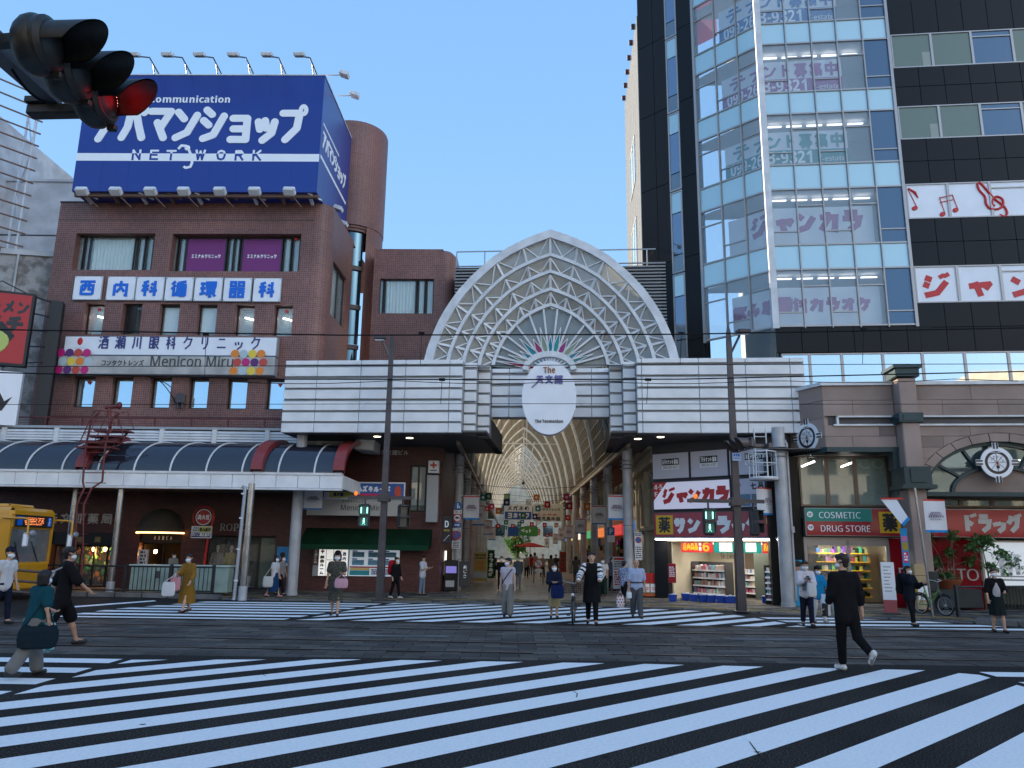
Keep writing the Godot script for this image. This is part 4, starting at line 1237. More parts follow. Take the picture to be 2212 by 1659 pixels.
func build_left_shops()->void:
	SH=wall_frame(-24.0,-32.05,-3.1,-31.7)
	var b:=thing("shop_row","dark brick-tiled shop fronts under the canopy left of the arcade","shop front",SH)
	var holes:=[]
	for e in [[106,1150,250,1276],[296,1150,388,1276],[438,1157,592,1276],[884,1004,921,1106]]:
		holes.append(rect_f(SH,e[0],e[1],e[2],e[3]))
	for i in 3:
		holes[i].size.y=holes[i].end.y-.04
		holes[i].position.y=.04
	var x1:=on_f(SH,952,1150).x
	var wall:=nM()
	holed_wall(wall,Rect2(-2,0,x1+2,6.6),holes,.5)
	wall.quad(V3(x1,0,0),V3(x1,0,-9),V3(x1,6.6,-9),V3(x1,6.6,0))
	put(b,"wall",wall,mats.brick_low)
	put(b,"upper_slab",nM().span(-2,5.5,-8,x1-.02,5.6,-.02),mats.soffit)
	for i in 3:
		var h:Rect2=holes[i]
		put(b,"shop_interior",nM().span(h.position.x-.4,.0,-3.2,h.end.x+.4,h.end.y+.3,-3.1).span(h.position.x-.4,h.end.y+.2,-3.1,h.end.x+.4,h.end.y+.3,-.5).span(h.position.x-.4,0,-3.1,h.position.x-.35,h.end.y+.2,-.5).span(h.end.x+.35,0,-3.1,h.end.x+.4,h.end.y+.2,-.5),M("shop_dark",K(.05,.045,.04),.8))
	var ph:Rect2=holes[0]
	var bars:=[]
	for k in 4:
		bars.append(lerpf(ph.position.x,ph.end.x,(k+1)/5.0))
	var pw:=put(b,"pharmacy_window",frame_mb(Rect2(ph.position.x,ph.position.y,ph.size.x,ph.size.y-.5),-.3,.06,.08,bars),mats.frame_dark)
	put(pw,"pane",nM().span(ph.position.x,.05,-.35,ph.end.x,ph.end.y-.5,-.342),mats.clear_pane)
	put(b,"pharmacy_fascia",nM().span(ph.position.x,ph.end.y-.5,-.3,ph.end.x,ph.end.y,-.05),mats.black)
	letters(b,"fascia_lettering","館局",Rect2(ph.end.x-2.0,ph.end.y-.4,1.5,.24),.035,M("gold",K(.35,.26,.10),.4,.5),-.04,.01,false,false,.35)
	var lr:=rect_f(SH,98,1108,246,1132,.06)
	letters(b,"pharmacy_lettering","天文館薬局",Rect2(lr.position.x,lr.position.y,lr.size.x,lr.size.y),.055,M("letter_silver",K(.42,.42,.43),.4,.4),.07,.07,false,false,.84)
	var goods:=nM()
	for i in 260:
		goods.col=Color.from_hsv(rng.randf_range(.05,.5),rng.randf_range(.3,.9),rng.randf_range(.05,.6)).srgb_to_linear()
		goods.box(V3(rng.randf_range(ph.position.x+.3,ph.end.x-.2),rng.randf_range(.3,2.1),rng.randf_range(-2.2,-.8)),V3(rng.randf_range(.06,.2),rng.randf_range(.05,.2),.12),Basis(Vector3.BACK,rng.randf()*3))
	tag(put(b,"window_display_goods",goods,M("goods",Color.WHITE,.6,.0,{"vertex":true})),"","","","stuff")
	for e in [[203,1186],[227,1186],[336,1191]]:
		var p:=on_f(SH,e[0],e[1],-.7)
		var o:=thing("pendant_lamp",["glowing pendant bulb over the pharmacy display","glowing pendant bulb over the pharmacy display","glowing pendant bulb inside the building entrance"][0 if e[0]<300 else 2],"lamp",shift(SH,p),"pendant bulbs in the shop windows")
		put(o,"bulb",nM().ball(Vector3.ZERO,V3(.07,.09,.07)),M("bulb_warm",K(1,.8,.5),.4,.0,{"emit":K(1.0,.62,.25),"power": 9.0}))
		put(o,"cord",nM().tube([V3(0,.08,0),V3(0,.6,0)],.01,4),mats.black)
		put(o,"shade",nM().lathe([V2(.03,.16),V2(.12,.07)],12),mats.frame_dark)
		lamp_at(shift(SH,p+V3(0,-.12,.05)).origin,K(1.0,.7,.4),.6,.08)
	var en:Rect2=holes[1]
	put(b,"entrance_frame",frame_mb(Rect2(en.position.x,.04,en.size.x,en.size.y-.4),-.35,.07,.1,[en.get_center().x]),mats.frame_dark)
	put(b,"entrance_fascia",nM().span(en.position.x,en.end.y-.42,-.35,en.end.x,en.end.y,-.1),mats.black)
	letters(b,"entrance_lettering","天文館ビル",Rect2(en.position.x+.5,en.end.y-.3,en.size.x-.9,.17),.02,mats.letter_white,-.09,.008,false,false,.5)
	var aw:=thing("dome_awning","grey quarter-dome awning with a lit edge over the building entrance","awning",shift(SH,V3(en.get_center().x,en.end.y-.02,.0)))
	for k in 7:
		var prof:=[]
		for j in 9:
			var a:=PI/2*j/8.0
			prof.append(V2(.92*cos(a)+.004,.98*sin(a)))
		put(aw,"gore",nM().lathe(prof,3,Transform3D(),-PI/2+PI*k/7.0,-PI/2+PI*(k+1)/7.0-.006),M("awning_grey",K(.11,.10,.09),.85))
	put(aw,"light_edge",nM().lathe([V2(.93,-.03),V2(.95,.0),V2(.93,.03)],24,Transform3D(),-PI/2,PI/2),M("awning_glow",K(.9,.6,.3),.5,.0,{"emit":K(1.0,.55,.2),"power": 2.2}))
	var fb:=panel_on(SH,"floor_directory","tall pale floor directory board beside the building entrance","sign",296,1187,318,1252,.1,M("board_pale",K(.42,.44,.48),.5))
	for k in 8:
		strip(fb,"name_plate",.08,.03+k*.12,.92,.03+k*.12+.1,mats.sign_white)
	text_rows(fb,.2,.04,.8,.97,8,mats.dark_grey,.007)
	var rw:Rect2=holes[2]
	var mid:=on_f(SH,526,1200).x
	var sw:=put(b,"dress_shop_window",frame_mb(rw,-.3,.07,.1,[on_f(SH,505,1200).x,mid,on_f(SH,553,1200).x]),mats.frame_dark)
	put(sw,"pane",nM().span(rw.position.x,.05,-.35,rw.end.x,rw.end.y,-.342),mats.clear_pane)
	put(b,"green_door",nM().span(on_f(SH,556,1200).x,.04,-.45,rw.end.x-.1,rw.end.y-.08,-.4),M("door_green",K(.07,.12,.09),.15,.2))
	latin(b,"dress_shop_lettering","ROPÉ",rect_f(SH,475,1127,528,1147,.05),mats["letter_silver"],.05,.04,false,"Droid Serif")
	mannequin("white mannequin in a grey blouse and dark green trousers in the dress shop",463,K(.26,.25,.23),K(.03,.05,.04),false)
	mannequin("white mannequin in a long pale yellow dress in the dress shop",493,K(.42,.36,.14),K(.42,.36,.14),true)
	var pot:=thing("potted_plant","leafy plant in a white pot behind the dress shop glass","plant",shift(SH,V3(on_f(SH,528,1270,-.7).x,.04,-.7)))
	put(pot,"pot",nM().lathe([V2(.0,0),V2(.17,0),V2(.24,.5),V2(.2,.5)],16),mats.sign_white)
	put(pot,"foliage",leaf_cloud(V3(0,1.3,0),V3(.3,.75,.3),160,.11,5),M("leaf_dark",K(.02,.06,.03),.5,.0,{"backlight":K(.01,.04,.01)}))
	put(pot,"stem",nM().tube([V3(0,.4,0),V3(.03,1.6,0)],.025,5),mats.rust)
	var pst:=panel_on(SH,"portrait_poster","blue poster with a dark-haired head on the brick wall by the white column","poster",597,1181,623,1222,.05,M("poster_blue",K(.02,.26,.60),.5))
	strip(pst,"lower_edge",.0,.0,1.0,.12,mats.sign_white)
	var pd:=dims(pst)
	put(pst,"shoulders",nM().ball(V3(pd.x*.5,pd.y*.13,.002),V3(pd.x*.38,pd.y*.2,.004)),mats.dark_grey)
	put(pst,"face",nM().ball(V3(pd.x*.5,pd.y*.46,.004),V3(pd.x*.17,pd.y*.2,.005)),M("print_skin",K(.45,.28,.2),.6))
	put(pst,"hair",nM().ball(V3(pd.x*.5,pd.y*.6,.006),V3(pd.x*.22,pd.y*.13,.006)),mats.black)
	letters(b,"building_lettering","天文館ビル",rect_f(SH,822,972,883,983,.05),.03,mats["letter_silver"],.05,.03)
	var wh:Rect2=holes[3]
	window_in(b,wh,-.12,mats.pane,"blind",[wh.get_center().x],.07)
	put(b,"window_backing",nM().span(wh.position.x,wh.position.y,-.5,wh.end.x,wh.end.y,-.45),mats.room)
	var gs:=panel_on(SH,"glasses_sign","blue and yellow banner sign lettered ハズキルーペ above the lens banner","sign",700,1041,875,1079,1.3,mats.sign_white)
	strip(gs,"blue_field",.36,.08,.985,.92,M("field_blue",K(.02,.10,.36),.45))
	strip(gs,"yellow_field",.07,.08,.355,.92,M("field_yellow",K(.66,.55,.12),.45))
	strip(gs,"pink_band",.38,.16,.82,.34,M("band_pink",K(.55,.02,.10),.45),.006)
	var gd:=dims(gs)
	letters(gs,"lettering","ハズキルーペ",Rect2(gd.x*.4,gd.y*.42,gd.x*.42,gd.y*.36),.065,mats.letter_white,.01,.005)
	letters(gs,"small_lettering","拡大鏡",Rect2(gd.x*.12,gd.y*.16,gd.x*.12,gd.y*.22),.03,mats.letter_navy,.01,.005)
	put(gs,"red_oval",nM().ball(V3(gd.x*.91,gd.y*.45,.004),V3(gd.x*.045,gd.y*.36,.006)),M("oval_red",K(.55,.06,.03),.45))
	put(gs,"glasses_arm",nM().tube([V3(gd.x*.2,gd.y*.45,.01),V3(gd.x*.25,gd.y*.74,.01),V3(gd.x*.33,gd.y*.66,.01),V3(gd.x*.35,gd.y*.5,.01)],.012,5),mats.black)
	var mb:=panel_on(SH,"lens_cloth_banner","sagging pale cloth banner lettered Menicon Miru over the green awning","banner",663,1074,868,1114,1.25,M("cloth_pale",K(.40,.39,.37),.85),.02)
	var md:=dims(mb)
	latin(mb,"lettering","Menicon Miru",Rect2(md.x*.36,md.y*.28,md.x*.45,md.y*.3),mats.letter_black,.006,.006,false)
	letters(mb,"small_lettering","コンタクトレンズ",Rect2(md.x*.36,md.y*.7,md.x*.24,md.y*.14),.018,mats.dark_grey,.006,.006)
	var ga:=rect_f(SH,652,1141,929,1180,.6)
	var gw:=thing("green_awning","dark green cloth awning over the wall signs beside the arcade","awning",shift(SH,V3(ga.position.x,ga.position.y,0)))
	put(gw,"cloth",nM().tri_prism(ga.size.x,ga.size.y,1.1),M("awning_green",K(.008,.040,.020),.75,.0,{"wear":wear(.4,.03)}))
	put(gw,"valance",nM().span(0,-.14,1.08,ga.size.x,.06,1.1),M("valance_green",K(.010,.05,.026),.8))
	var rc:=panel_on(SH,"red_cross_sign","white box sign with a red cross on the brick wall","sign",925,995,948,1022,.5,mats.sign_white,.4)
	var cd:=dims(rc)
	put(rc,"cross",nM().span(cd.x*.42,cd.y*.38,0,cd.x*.58,cd.y*.88,.01).span(cd.x*.2,cd.y*.55,0,cd.x*.415,cd.y*.71,.01).span(cd.x*.585,cd.y*.55,0,cd.x*.8,cd.y*.71,.01),mats.letter_red)
	strip(rc,"caption_line",.2,.18,.8,.26,mats.letter_navy)
	panel_on(SH,"grey_sign_mast","tall blank grey sign panel below the red cross sign","sign",921,1026,946,1128,.5,mats.grey_steel,.35)
	var dz:=panel_on(SH,"dining_sign","narrow black hanging sign with the white letter D and stairs","sign",955,1114,975,1174,1.2,mats.black,.12)
	var dd:=dims(dz)
	latin(dz,"lettering","D",Rect2(dd.x*.28,dd.y*.58,dd.x*.42,dd.y*.24),mats.letter_white,.005,.008)
	latin(dz,"name","DAICHI",Rect2(dd.x*.2,dd.y*.44,dd.x*.6,dd.y*.06),mats.sign_yellow,.005,.006)
	for k in 5:
		put(dz,"stair_mark",nM().span(dd.x*(.2+k*.12),dd.y*(.1+k*.045),0,dd.x*(.32+k*.12),dd.y*(.12+k*.045),.008),mats.letter_white)
	var dr:=panel_on(SH,"clinic_directory","lit wall directory with four white columns, the first lettered 献血ルーム","sign",676,1177,752,1245,.15,mats.grey_steel,.15)
	var rr:=dims(dr)
	for k in 5:
		var x0:float=[.01,.17,.38,.59,.8][k]
		var wd:float=.14 if k==0 else .19
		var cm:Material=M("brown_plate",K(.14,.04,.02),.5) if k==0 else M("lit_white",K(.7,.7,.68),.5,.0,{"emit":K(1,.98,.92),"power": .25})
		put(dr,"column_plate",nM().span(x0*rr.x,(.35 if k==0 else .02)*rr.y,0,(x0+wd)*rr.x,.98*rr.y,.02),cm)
		if k>0:
			put(dr,"floor_cap",nM().span(x0*rr.x,.9*rr.y,.02,(x0+wd)*rr.x,.98*rr.y,.026),mats.letter_navy)
	letters(dr,"lettering","献血ルーム",Rect2(.2*rr.x,.05*rr.y,.13*rr.x,.62*rr.y),.035,mats.letter_black,.028,.005,false,true)
	letters(dr,"brown_lettering","天文館ビル内",Rect2(.03*rr.x,.4*rr.y,.09*rr.x,.5*rr.y),.02,mats.letter_white,.028,.005,false,true)
	latin(dr,"lens_lettering","Menicon",Rect2(.4*rr.x,.5*rr.y,.15*rr.x,.05*rr.y),mats.dark_grey,.025,.005,false)
	put(dr,"cross_mark",nM().span(.25*rr.x,.72*rr.y,.02,.28*rr.x,.87*rr.y,.027).span(.215*rr.x,.77*rr.y,.02,.315*rr.x,.82*rr.y,.029),mats.letter_red)
	put(dr,"red_dot",nM().ball(V3(.68*rr.x,.78*rr.y,.02),V3(.04,.06,.01)),mats.letter_red)
	letters(dr,"clinic_lettering","西内",Rect2(.83*rr.x,.5*rr.y,.12*rr.x,.28*rr.y),.03,mats.letter_blue,.026,.005,false,true)
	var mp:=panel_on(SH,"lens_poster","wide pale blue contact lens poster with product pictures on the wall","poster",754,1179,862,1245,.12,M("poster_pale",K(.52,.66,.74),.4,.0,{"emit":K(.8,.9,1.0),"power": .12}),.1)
	strip(mp,"red_line",.02,.27,.98,.32,mats.letter_red)
	strip(mp,"yellow_line",.02,.2,.42,.26,mats.sign_yellow)
	strip(mp,"teal_field",.02,.03,.42,.19,M("field_teal",K(.03,.30,.36),.5))
	strip(mp,"white_field",.44,.03,.98,.25,mats.sign_white)
	text_rows(mp,.46,.05,.96,.24,3,mats.letter_navy)
	text_rows(mp,.1,.85,.9,.96,1,mats.letter_navy)
	for k in 6:
		var q:=V2(.06+(k%3)*.32,.62-(k/3)*.26)
		strip(mp,"product_card",q.x,q.y,q.x+.24,q.y+.17,M("card_blue",K(.18,.42,.62),.5),.006)
		strip(mp,"price_tag",q.x,q.y+.18,q.x+.1,q.y+.22,mats.letter_blue,.006)
	var pk:=thing("pink_stand_sign","tall magenta stand sign with a figure in a red dress","sign",at_pos(on_f2(886,1276)+V3(0,.03,0),.1))
	put(pk,"board",nM().box(V3(0,.88,0),V3(.56,1.7,.3),Basis(),.02),M("magenta",K(.36,.01,.16),.4))
	put(pk,"picture",nM().span(-.17,.35,.15,.22,1.4,.156),mats.sign_white)
	put(pk,"figure_dress",nM().poly(PackedVector2Array([V2(-.02,1.1),V2(.07,1.1),V2(.06,.9),V2(.14,.62),V2(-.08,.66),V2(.0,.9)]),.156,.162),mats.letter_red)
	put(pk,"figure_head",nM().ball(V3(.03,1.2,.157),V3(.04,.06,.005)).span(.0,.4,.156,.03,.65,.16).span(.06,.42,.156,.09,.65,.16),mats.print_skin)
	letters(pk,"lettering","エミナルクリニック",Rect2(-.27,.15,.09,1.35),.014,mats.letter_white,.156,.006,false,true)
	put(pk,"base",nM().box(V3(0,.015,0),V3(.62,.03,.45)),mats.black)
	var cf:=thing("coffee_stand","lit coffee sign lettered 珈琲 on a glass food display case","display stand",at_pos(on_f2(941,1274)+V3(0,.03,0),.05))
	put(cf,"case",nM().span(-.42,.3,-.3,.42,1.12,.2),mats.black)
	put(cf,"lightbox",nM().span(-.38,1.16,-.1,.42,1.62,.12),M("lit_box",K(.75,.74,.7),.5,.0,{"emit":K(1,.96,.88),"power": .6}))
	letters(cf,"lettering","珈琲",Rect2(-.2,1.42,.5,.14),.018,mats.letter_black,.126,.005)
	put(cf,"cup_mark",nM().span(-.03,1.28,.12,.11,1.37,.127),mats.letter_red)
	put(cf,"shelf_glow",nM().span(-.36,.62,.2,.36,1.08,.206),M("food_case",K(.30,.22,.14),.6,.0,{"emit":K(1,.8,.5),"power": .15}))
	for k in 8:
		put(cf,"dish",nM().ball(V3(-.27+(k%4)*.18,.7+(k/4)*.2,.21),V3(.07,.04,.03)),M("dish%d"%(k%3),[K(.6,.3,.08),K(.7,.66,.6),K(.2,.3,.08)][k%3],.6))
	put(cf,"legs",nM().span(-.3,0,-.2,-.1,.3,.1).span(.1,0,-.2,.3,.3,.1),mats.black)
	var ds:=thing("video_stand","black display stand with a purple screen and white card","display stand",at_pos(on_f2(973,1276)+V3(0,.03,0),.1))
	put(ds,"cabinet",nM().box(V3(0,.62,0),V3(.56,1.24,.35),Basis(),.02),mats.black)
	put(ds,"screen",nM().span(-.22,.72,.176,.22,1.0,.182),M("screen",K(.02,.02,.06),.2,.0,{"emit":K(.10,.09,.28),"power": .8}))
	put(ds,"card",nM().span(-.22,.16,.176,.14,.42,.184),mats.sign_white)
	var af:=thing("easel_board","black menu easel board leaning beside the white arcade column","sign",at_pos(on_f2(1001,1279)+V3(0,.03,0),.05))
	put(af,"board",nM().box(V3(0,.72,0),V3(.42,1.0,.03),Basis(Vector3.RIGHT,-.12)),mats.black)
	put(af,"frame",nM().tube([V3(-.24,0,.12),V3(-.24,1.3,-.06),V3(.24,1.3,-.06),V3(.24,0,.12)],.014,5).tube([V3(-.2,0,-.3),V3(0,1.2,-.06),V3(.2,0,-.3)],.012,5),mats.dark_grey)
	letters(af,"lettering","あじさい",Rect2(-.06,.36,.2,.72),.02,mats.letter_white,.04,.006,false,true)
func on_f2(u:float,v:float)->Vector3:
	var p:=on_y(u,v,.03)
	p.y=0
	return p
func lamp_at(p:Vector3,c:Color,e:float,size:float)->OmniLight3D:
	var l:=OmniLight3D.new()
	l.name="lamp_light"
	l.light_color=c
	l.light_energy=e
	l.light_size=size
	l.omni_range=30.0
	l.omni_attenuation=2.0
	l.shadow_enabled=true
	l.position=p
	add_child(l,true)
	return l
func mannequin(label:String,u:float,topc:Color,skirtc:Color,dress:bool)->void:
	var o:=thing("mannequin",label,"mannequin",shift(SH,V3(on_f(SH,u,1270,-.65).x,.1,-.65)),"mannequins in the dress shop")
	put(o,"figure",nM().ball(V3(0,1.56,0),V3(.075,.11,.09)).tube([V3(0,1.48,0),V3(0,1.36,0)],.045,8).tube([V3(-.19,1.32,0),V3(-.23,1.05,0),V3(-.24,.78,.04)],[.045,.04,.025],7).tube([V3(.19,1.32,0),V3(.23,1.05,0),V3(.24,.78,.04)],[.045,.04,.025],7).tube([V3(-.08,.5,0),V3(-.1,.05,.0),V3(-.1,0,.1)],[.06,.04,.04],7).tube([V3(.08,.5,0),V3(.1,.05,.05),V3(.1,0,.15)],[.06,.04,.04],7),M("plaster",K(.62,.58,.52),.5))
	put(o,"blouse",fold_cone(.75 if not dress else 1.0,1.38,[.21,.2,.19,.2,.2,.09],.7,8,.01),M("cloth_t%s"%u,topc,.85))
	put(o,"sleeves",nM().tube([V3(-.16,1.34,0),V3(-.22,1.1,0),V3(-.25,.9,.02)],[.07,.07,.075],8).tube([V3(.16,1.34,0),V3(.22,1.1,0),V3(.25,.9,.02)],[.07,.07,.075],8),mats["cloth_t%s"%u])
	put(o,"skirt" if dress else "trousers",fold_cone(.25 if dress else .1,1.0 if dress else .78,[.34,.3,.26,.22,.19] if dress else [.24,.23,.22,.2,.19],.75,10,.025),M("cloth_s%s"%u,skirtc,.85))
func fold_cone(y0:float,y1:float,radii:Array,flat:float,folds:int,deep:float,lean:=Vector3.ZERO)->MB:
	var mb:=nM()
	var n:=40
	var ring:=func(j:int)->Array:
		var t:=j/float(radii.size()-1)
		var out:=[]
		for k in n:
			var a:=TAU*k/n
			var r:float=radii[j]+sin(a*folds+sin(a*3.0)*1.3)*deep*(1.0-t*.8)
			out.append(V3(sin(a)*r,lerpf(y0,y1,t),cos(a)*r*flat)+lean*(1.0-t))
		return out
	for j in radii.size()-1:
		var p:Array=ring.call(j)
		var q:Array=ring.call(j+1)
		for k in n:
			var m:=(k+1)%n
			var l:=(k+n-1)%n
			var m2:=(m+1)%n
			var up:=Vector3.UP
			var na:Vector3=(p[m]-p[l]).cross(up).normalized()*-1.0
			var nb:Vector3=(p[m2]-p[k]).cross(up).normalized()*-1.0
			var nc:Vector3=(q[m2]-q[k]).cross(up).normalized()*-1.0
			var nd:Vector3=(q[m]-q[l]).cross(up).normalized()*-1.0
			mb.quadn(p[k],p[m],q[m],q[k],-na,-nb,-nc,-nd)
	return mb
func leaf_cloud(c:Vector3,s:Vector3,count:int,size:float,seed_no:int)->MB:
	var mb:=nM()
	var r:=RandomNumberGenerator.new()
	r.seed=seed_no
	for i in count:
		var d:=V3(r.randfn(),r.randfn(),r.randfn()).normalized()*pow(r.randf(),.45)
		var p:=c+d*s*(.75+.35*sin(d.x*7.0+d.y*5.0))
		var b:=Basis.from_euler(V3(r.randf_range(-1.2,1.2),r.randf()*TAU,r.randf_range(-.6,.6)))
		var l:=size*r.randf_range(.6,1.3)
		mb.quad(p,p+b*V3(l*.3,l*.12,l*.45),p+b*V3(0,0,l),p+b*V3(-l*.3,l*.12,l*.45))
	return mb
const ARCH:=[[1.0,.0],[.975,.11],[.935,.213],[.89,.315],[.826,.423],[.74,.54],[.63,.655],[.485,.78],[.33,.873],[.165,.945],[.0,1.0]]
func arch_at(t:float)->Vector2:
	var k:=(1.0-absf(t))*(ARCH.size()-1)
	var i:=clampi(int(k),0,ARCH.size()-2)
	var a:=V2(ARCH[i][0],ARCH[i][1]).lerp(V2(ARCH[i+1][0],ARCH[i+1][1]),k-i)
	return V2(a.x*signf(t),a.y) if t!=.0 else V2(0,1)
func build_gate()->void:
	var g:=thing("arcade_gate","white panelled arcade gate with a great pointed glass arch","gate",GT)
	var ys:=func(v:float,u:=800.0,out:=.0)->float:return on_f(GT,u,v,out).y
	var rows:=[]
	for e in [[778,787],[793,812],[817.5,837],[842,861],[866.5,886],[891,910],[914.5,934]]:
		rows.append([ys.call(e[1]),ys.call(e[0])])
	var X:=func(u:float,out:=.0)->float:return on_f(GT,u,850,out).x
	var secs:=[[612,998,[682,777,874,970],.0,0,6],[998,1025,[],-.5,0,6],[1025,1052,[],-1.0,0,6],[1052,1320,[1092,1280],-1.5,0,4],[1320,1348,[],-1.0,0,6],[1348,1376,[],-.5,0,6],[1376,1742,[1387,1511,1613,1710],.0,0,6]]
	for s in secs:
		var out:float=s[3]
		var us:Array=[s[0]]+s[2]+[s[1]]
		for i in us.size()-1:
			var xa:float=X.call(us[i],.0)
			var xb:float=X.call(us[i+1],.0)
			for r in range(s[4],s[5]+1):
				var y0:float=rows[r][0]
				var y1:float=rows[r][1]
				put(g,"white_panel",nM().box(V3((xa+xb)/2,(y0+y1)/2,out-.06),V3(xb-xa-.02,y1-y0,.12),Basis(),.012),mats.white_panel)
		var x0:float=X.call(s[0],.0)
		var x1:float=X.call(s[1],.0)
		put(g,"backing",nM().span(x0,rows[s[5]][0],out-.6,x1,rows[s[4]][1]-.02,out-.13),mats.grey_steel)
		for r in range(s[4],s[5]):
			var y:float=(rows[r][0]+rows[r+1][1])/2
			put(g,"groove_tube",nM().tube([V3(x0,y-.015,out-.09),V3(x1,y-.015,out-.09)],.022,6),mats.grey_steel)
	var xl:float=X.call(612.0)
	var xr:float=X.call(1742.0)
	var ml:float=X.call(1052.0)
	var mr:float=X.call(1320.0)
	var yb:float=rows[6][0]
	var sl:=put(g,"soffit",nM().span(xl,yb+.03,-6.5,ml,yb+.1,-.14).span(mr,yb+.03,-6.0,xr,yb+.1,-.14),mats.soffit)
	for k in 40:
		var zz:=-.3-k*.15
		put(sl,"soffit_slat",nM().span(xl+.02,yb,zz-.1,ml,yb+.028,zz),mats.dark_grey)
		if zz>-5.8:
			put(sl,"soffit_slat",nM().span(mr,yb,zz-.1,xr-.02,yb+.028,zz),mats.dark_grey)
	put(g,"flank_end",nM().span(xl,yb,-6.5,xl+.05,rows[0][1],-.62).span(xr-.05,yb,-6.0,xr,rows[0][1],-.62).span(xl,rows[0][1]-.1,-6.5,ml,rows[0][1]-.05,-.62).span(mr,rows[0][1]-.1,-6.5,xr,rows[0][1]-.05,-.62),mats.white_panel)
	put(g,"inner_jamb",nM().span(ml-.3,yb,-6.5,ml-.02,rows[4][0],-1.65),mats.soffit)
	put(g,"inner_jamb",nM().span(mr+.02,yb,-6.0,mr+.3,rows[4][0],-1.65),mats.soffit)
	for e in [[775,943],[845,946],[1378,948],[1427,944]]:
		var p:=on_y2(e[0]+40 if e[0]<1000 else e[0],e[1],yb)
		var q:=GT.affine_inverse()*p
		put(sl,"recessed_light",MB.new(at_pos(V3(q.x,yb-.012,clampf(q.z,-3.5,-.8)))).lathe([V2(.0,.0),V2(.12,.0),V2(.14,.01)],16),M("downlight",K(.9,.8,.6),.4,.0,{"emit":K(1.0,.85,.6),"power": 3.0}))
	var zb:=-1.35
	var cx:=(on_f(GT,915,779,zb).x+on_f(GT,1468,779,zb).x)/2
	var hw:=(on_f(GT,1468,779,zb).x-on_f(GT,915,779,zb).x)/2
	var by:=on_f(GT,1190,781,zb).y
	var hh:=on_f(GT,1190,495,zb).y-by
	var sc:=[1.0,.83,.71,.585,.475]
	var dep:=[.0,-.16,-.32,-.48,-.64]
	var A:=func(k:int,t:float,grow:=.0)->Vector3:
		var a:=arch_at(t)
		var s:float=sc[k]
		return V3(cx+a.x*(hw*s+grow),by+a.y*(hh*s+grow),zb+dep[k])
	for k in 5:
		var wide:float=.34 if k==0 else .13
		for half in [-1.0,1.0]:
			var mb:=nM()
			var n:=24
			for i in n:
				var t0:float=half*(1.0-i/float(n))
				var t1:float=half*(1.0-(i+1)/float(n))
				var p0:Vector3=A.call(k,t0)
				var p1:Vector3=A.call(k,t1)
				var q0:Vector3=A.call(k,t0,-wide)
				var q1:Vector3=A.call(k,t1,-wide)
				var d:=V3(0,0,-.5 if k==0 else-.2)
				mb.quad(p0,q0,q1,p1)
				mb.quad(p0+d,p0,p1,p1+d)
				mb.quad(q0,q0+d,q1+d,q1)
			put(g,"arch_ring",mb,mats.white_steel)
	var NB:=14
	for k in 4:
		for i in NB:
			var t0:=-1.0+2.0*i/NB
			var t1:=-1.0+2.0*(i+1)/NB
			var tm:=(t0+t1)/2
			var off:=V3(0,0,-.08)
			var o0:Vector3=A.call(k,t0,-.2)+off
			var o1:Vector3=A.call(k,t1,-.2)+off
			var i0:Vector3=A.call(k+1,t0)+off
			var i1:Vector3=A.call(k+1,t1)+off
			var im:Vector3=A.call(k+1,tm)+off
			if i>0:
				put(g,"radial_bar",nM().bar(o0,i0,.09,.09),mats.white_steel)
			put(g,"diagonal_bar",nM().bar(o0,im,.045).bar(im,o1,.045),mats.white_steel)
			var back:=V3(0,0,-.14)
			var pn:=nM()
			for j in 3:
				var ta:=lerpf(t0,t1,j/3.0)
				var tb:=lerpf(t0,t1,(j+1)/3.0)
				pn.quad(A.call(k,ta,-.1)+back,A.call(k+1,ta,-.1)+back,A.call(k+1,tb,-.1)+back,A.call(k,tb,-.1)+back)
			put(g,"frosted_pane",pn,mats.frosted)
	var hub:=V3(cx,by-.18,zb-.7)
	var NF:=13
	var kites:=[K(.36,.012,.035),K(.20,.26,.16),K(.0,.20,.26),K(.0,.20,.26),K(.30,.015,.10),K(.22,.28,.18),K(.0,.19,.27),K(.0,.26,.25),K(.28,.015,.14),K(.24,.29,.18),K(.0,.20,.26),K(.0,.18,.17)]
	for i in NF+1:
		var t:=-1.0+2.0*i/NF
		var p:Vector3=A.call(4,t,-.1)+V3(0,0,-.08)
		if i>0 and i<NF:
			put(g,"fan_spoke",nM().bar(hub,p,.075),mats.white_steel)
		if i<NF:
			var t1:=-1.0+2.0*(i+1)/NF
			var p1:Vector3=A.call(4,t1,-.1)+V3(0,0,-.08)
			var back:=V3(0,0,-.12)
			put(g,"fan_pane",tri_mb(hub+back,p1+back,p+back),mats.frosted)
			if i<12:
				var d0:=(p-hub).normalized()
				var d1:=(p1-hub).normalized()
				var mid:=(d0+d1).normalized()
				var z4:=V3(0,0,.02)
				var long:=1.55 if i%2 else 1.25
				if i in [0]:
					long=1.9
				var kt:=nM()
				var q:=[hub+d0*.45+z4,hub+d1*.9+z4,hub+mid*long*1.15+z4,hub+d0*.95+z4]
				kt.tri(q[0],q[1],q[2]); kt.tri(q[0],q[2],q[3])
				put(g,"stained_pane",kt,M("stain%d"%i,kites[i],.15,.0,{"backlight":kites[i]*.6}))
				put(g,"stained_frame",nM().bar(q[1]+z4,q[2]+z4,.03).bar(q[2]+z4,q[3]+z4,.03),mats.white_steel)
	var cap:=nM()
	for i in 12:
		var a0:=PI*i/12.0
		var a1:=PI*(i+1)/12.0
		var o:=on_f(GT,1187,800,-1.3)
		cap.bar(o+V3(cos(a0)*.92,sin(a0)*.62,0),o+V3(cos(a1)*.92,sin(a1)*.62,0),.3,.22)
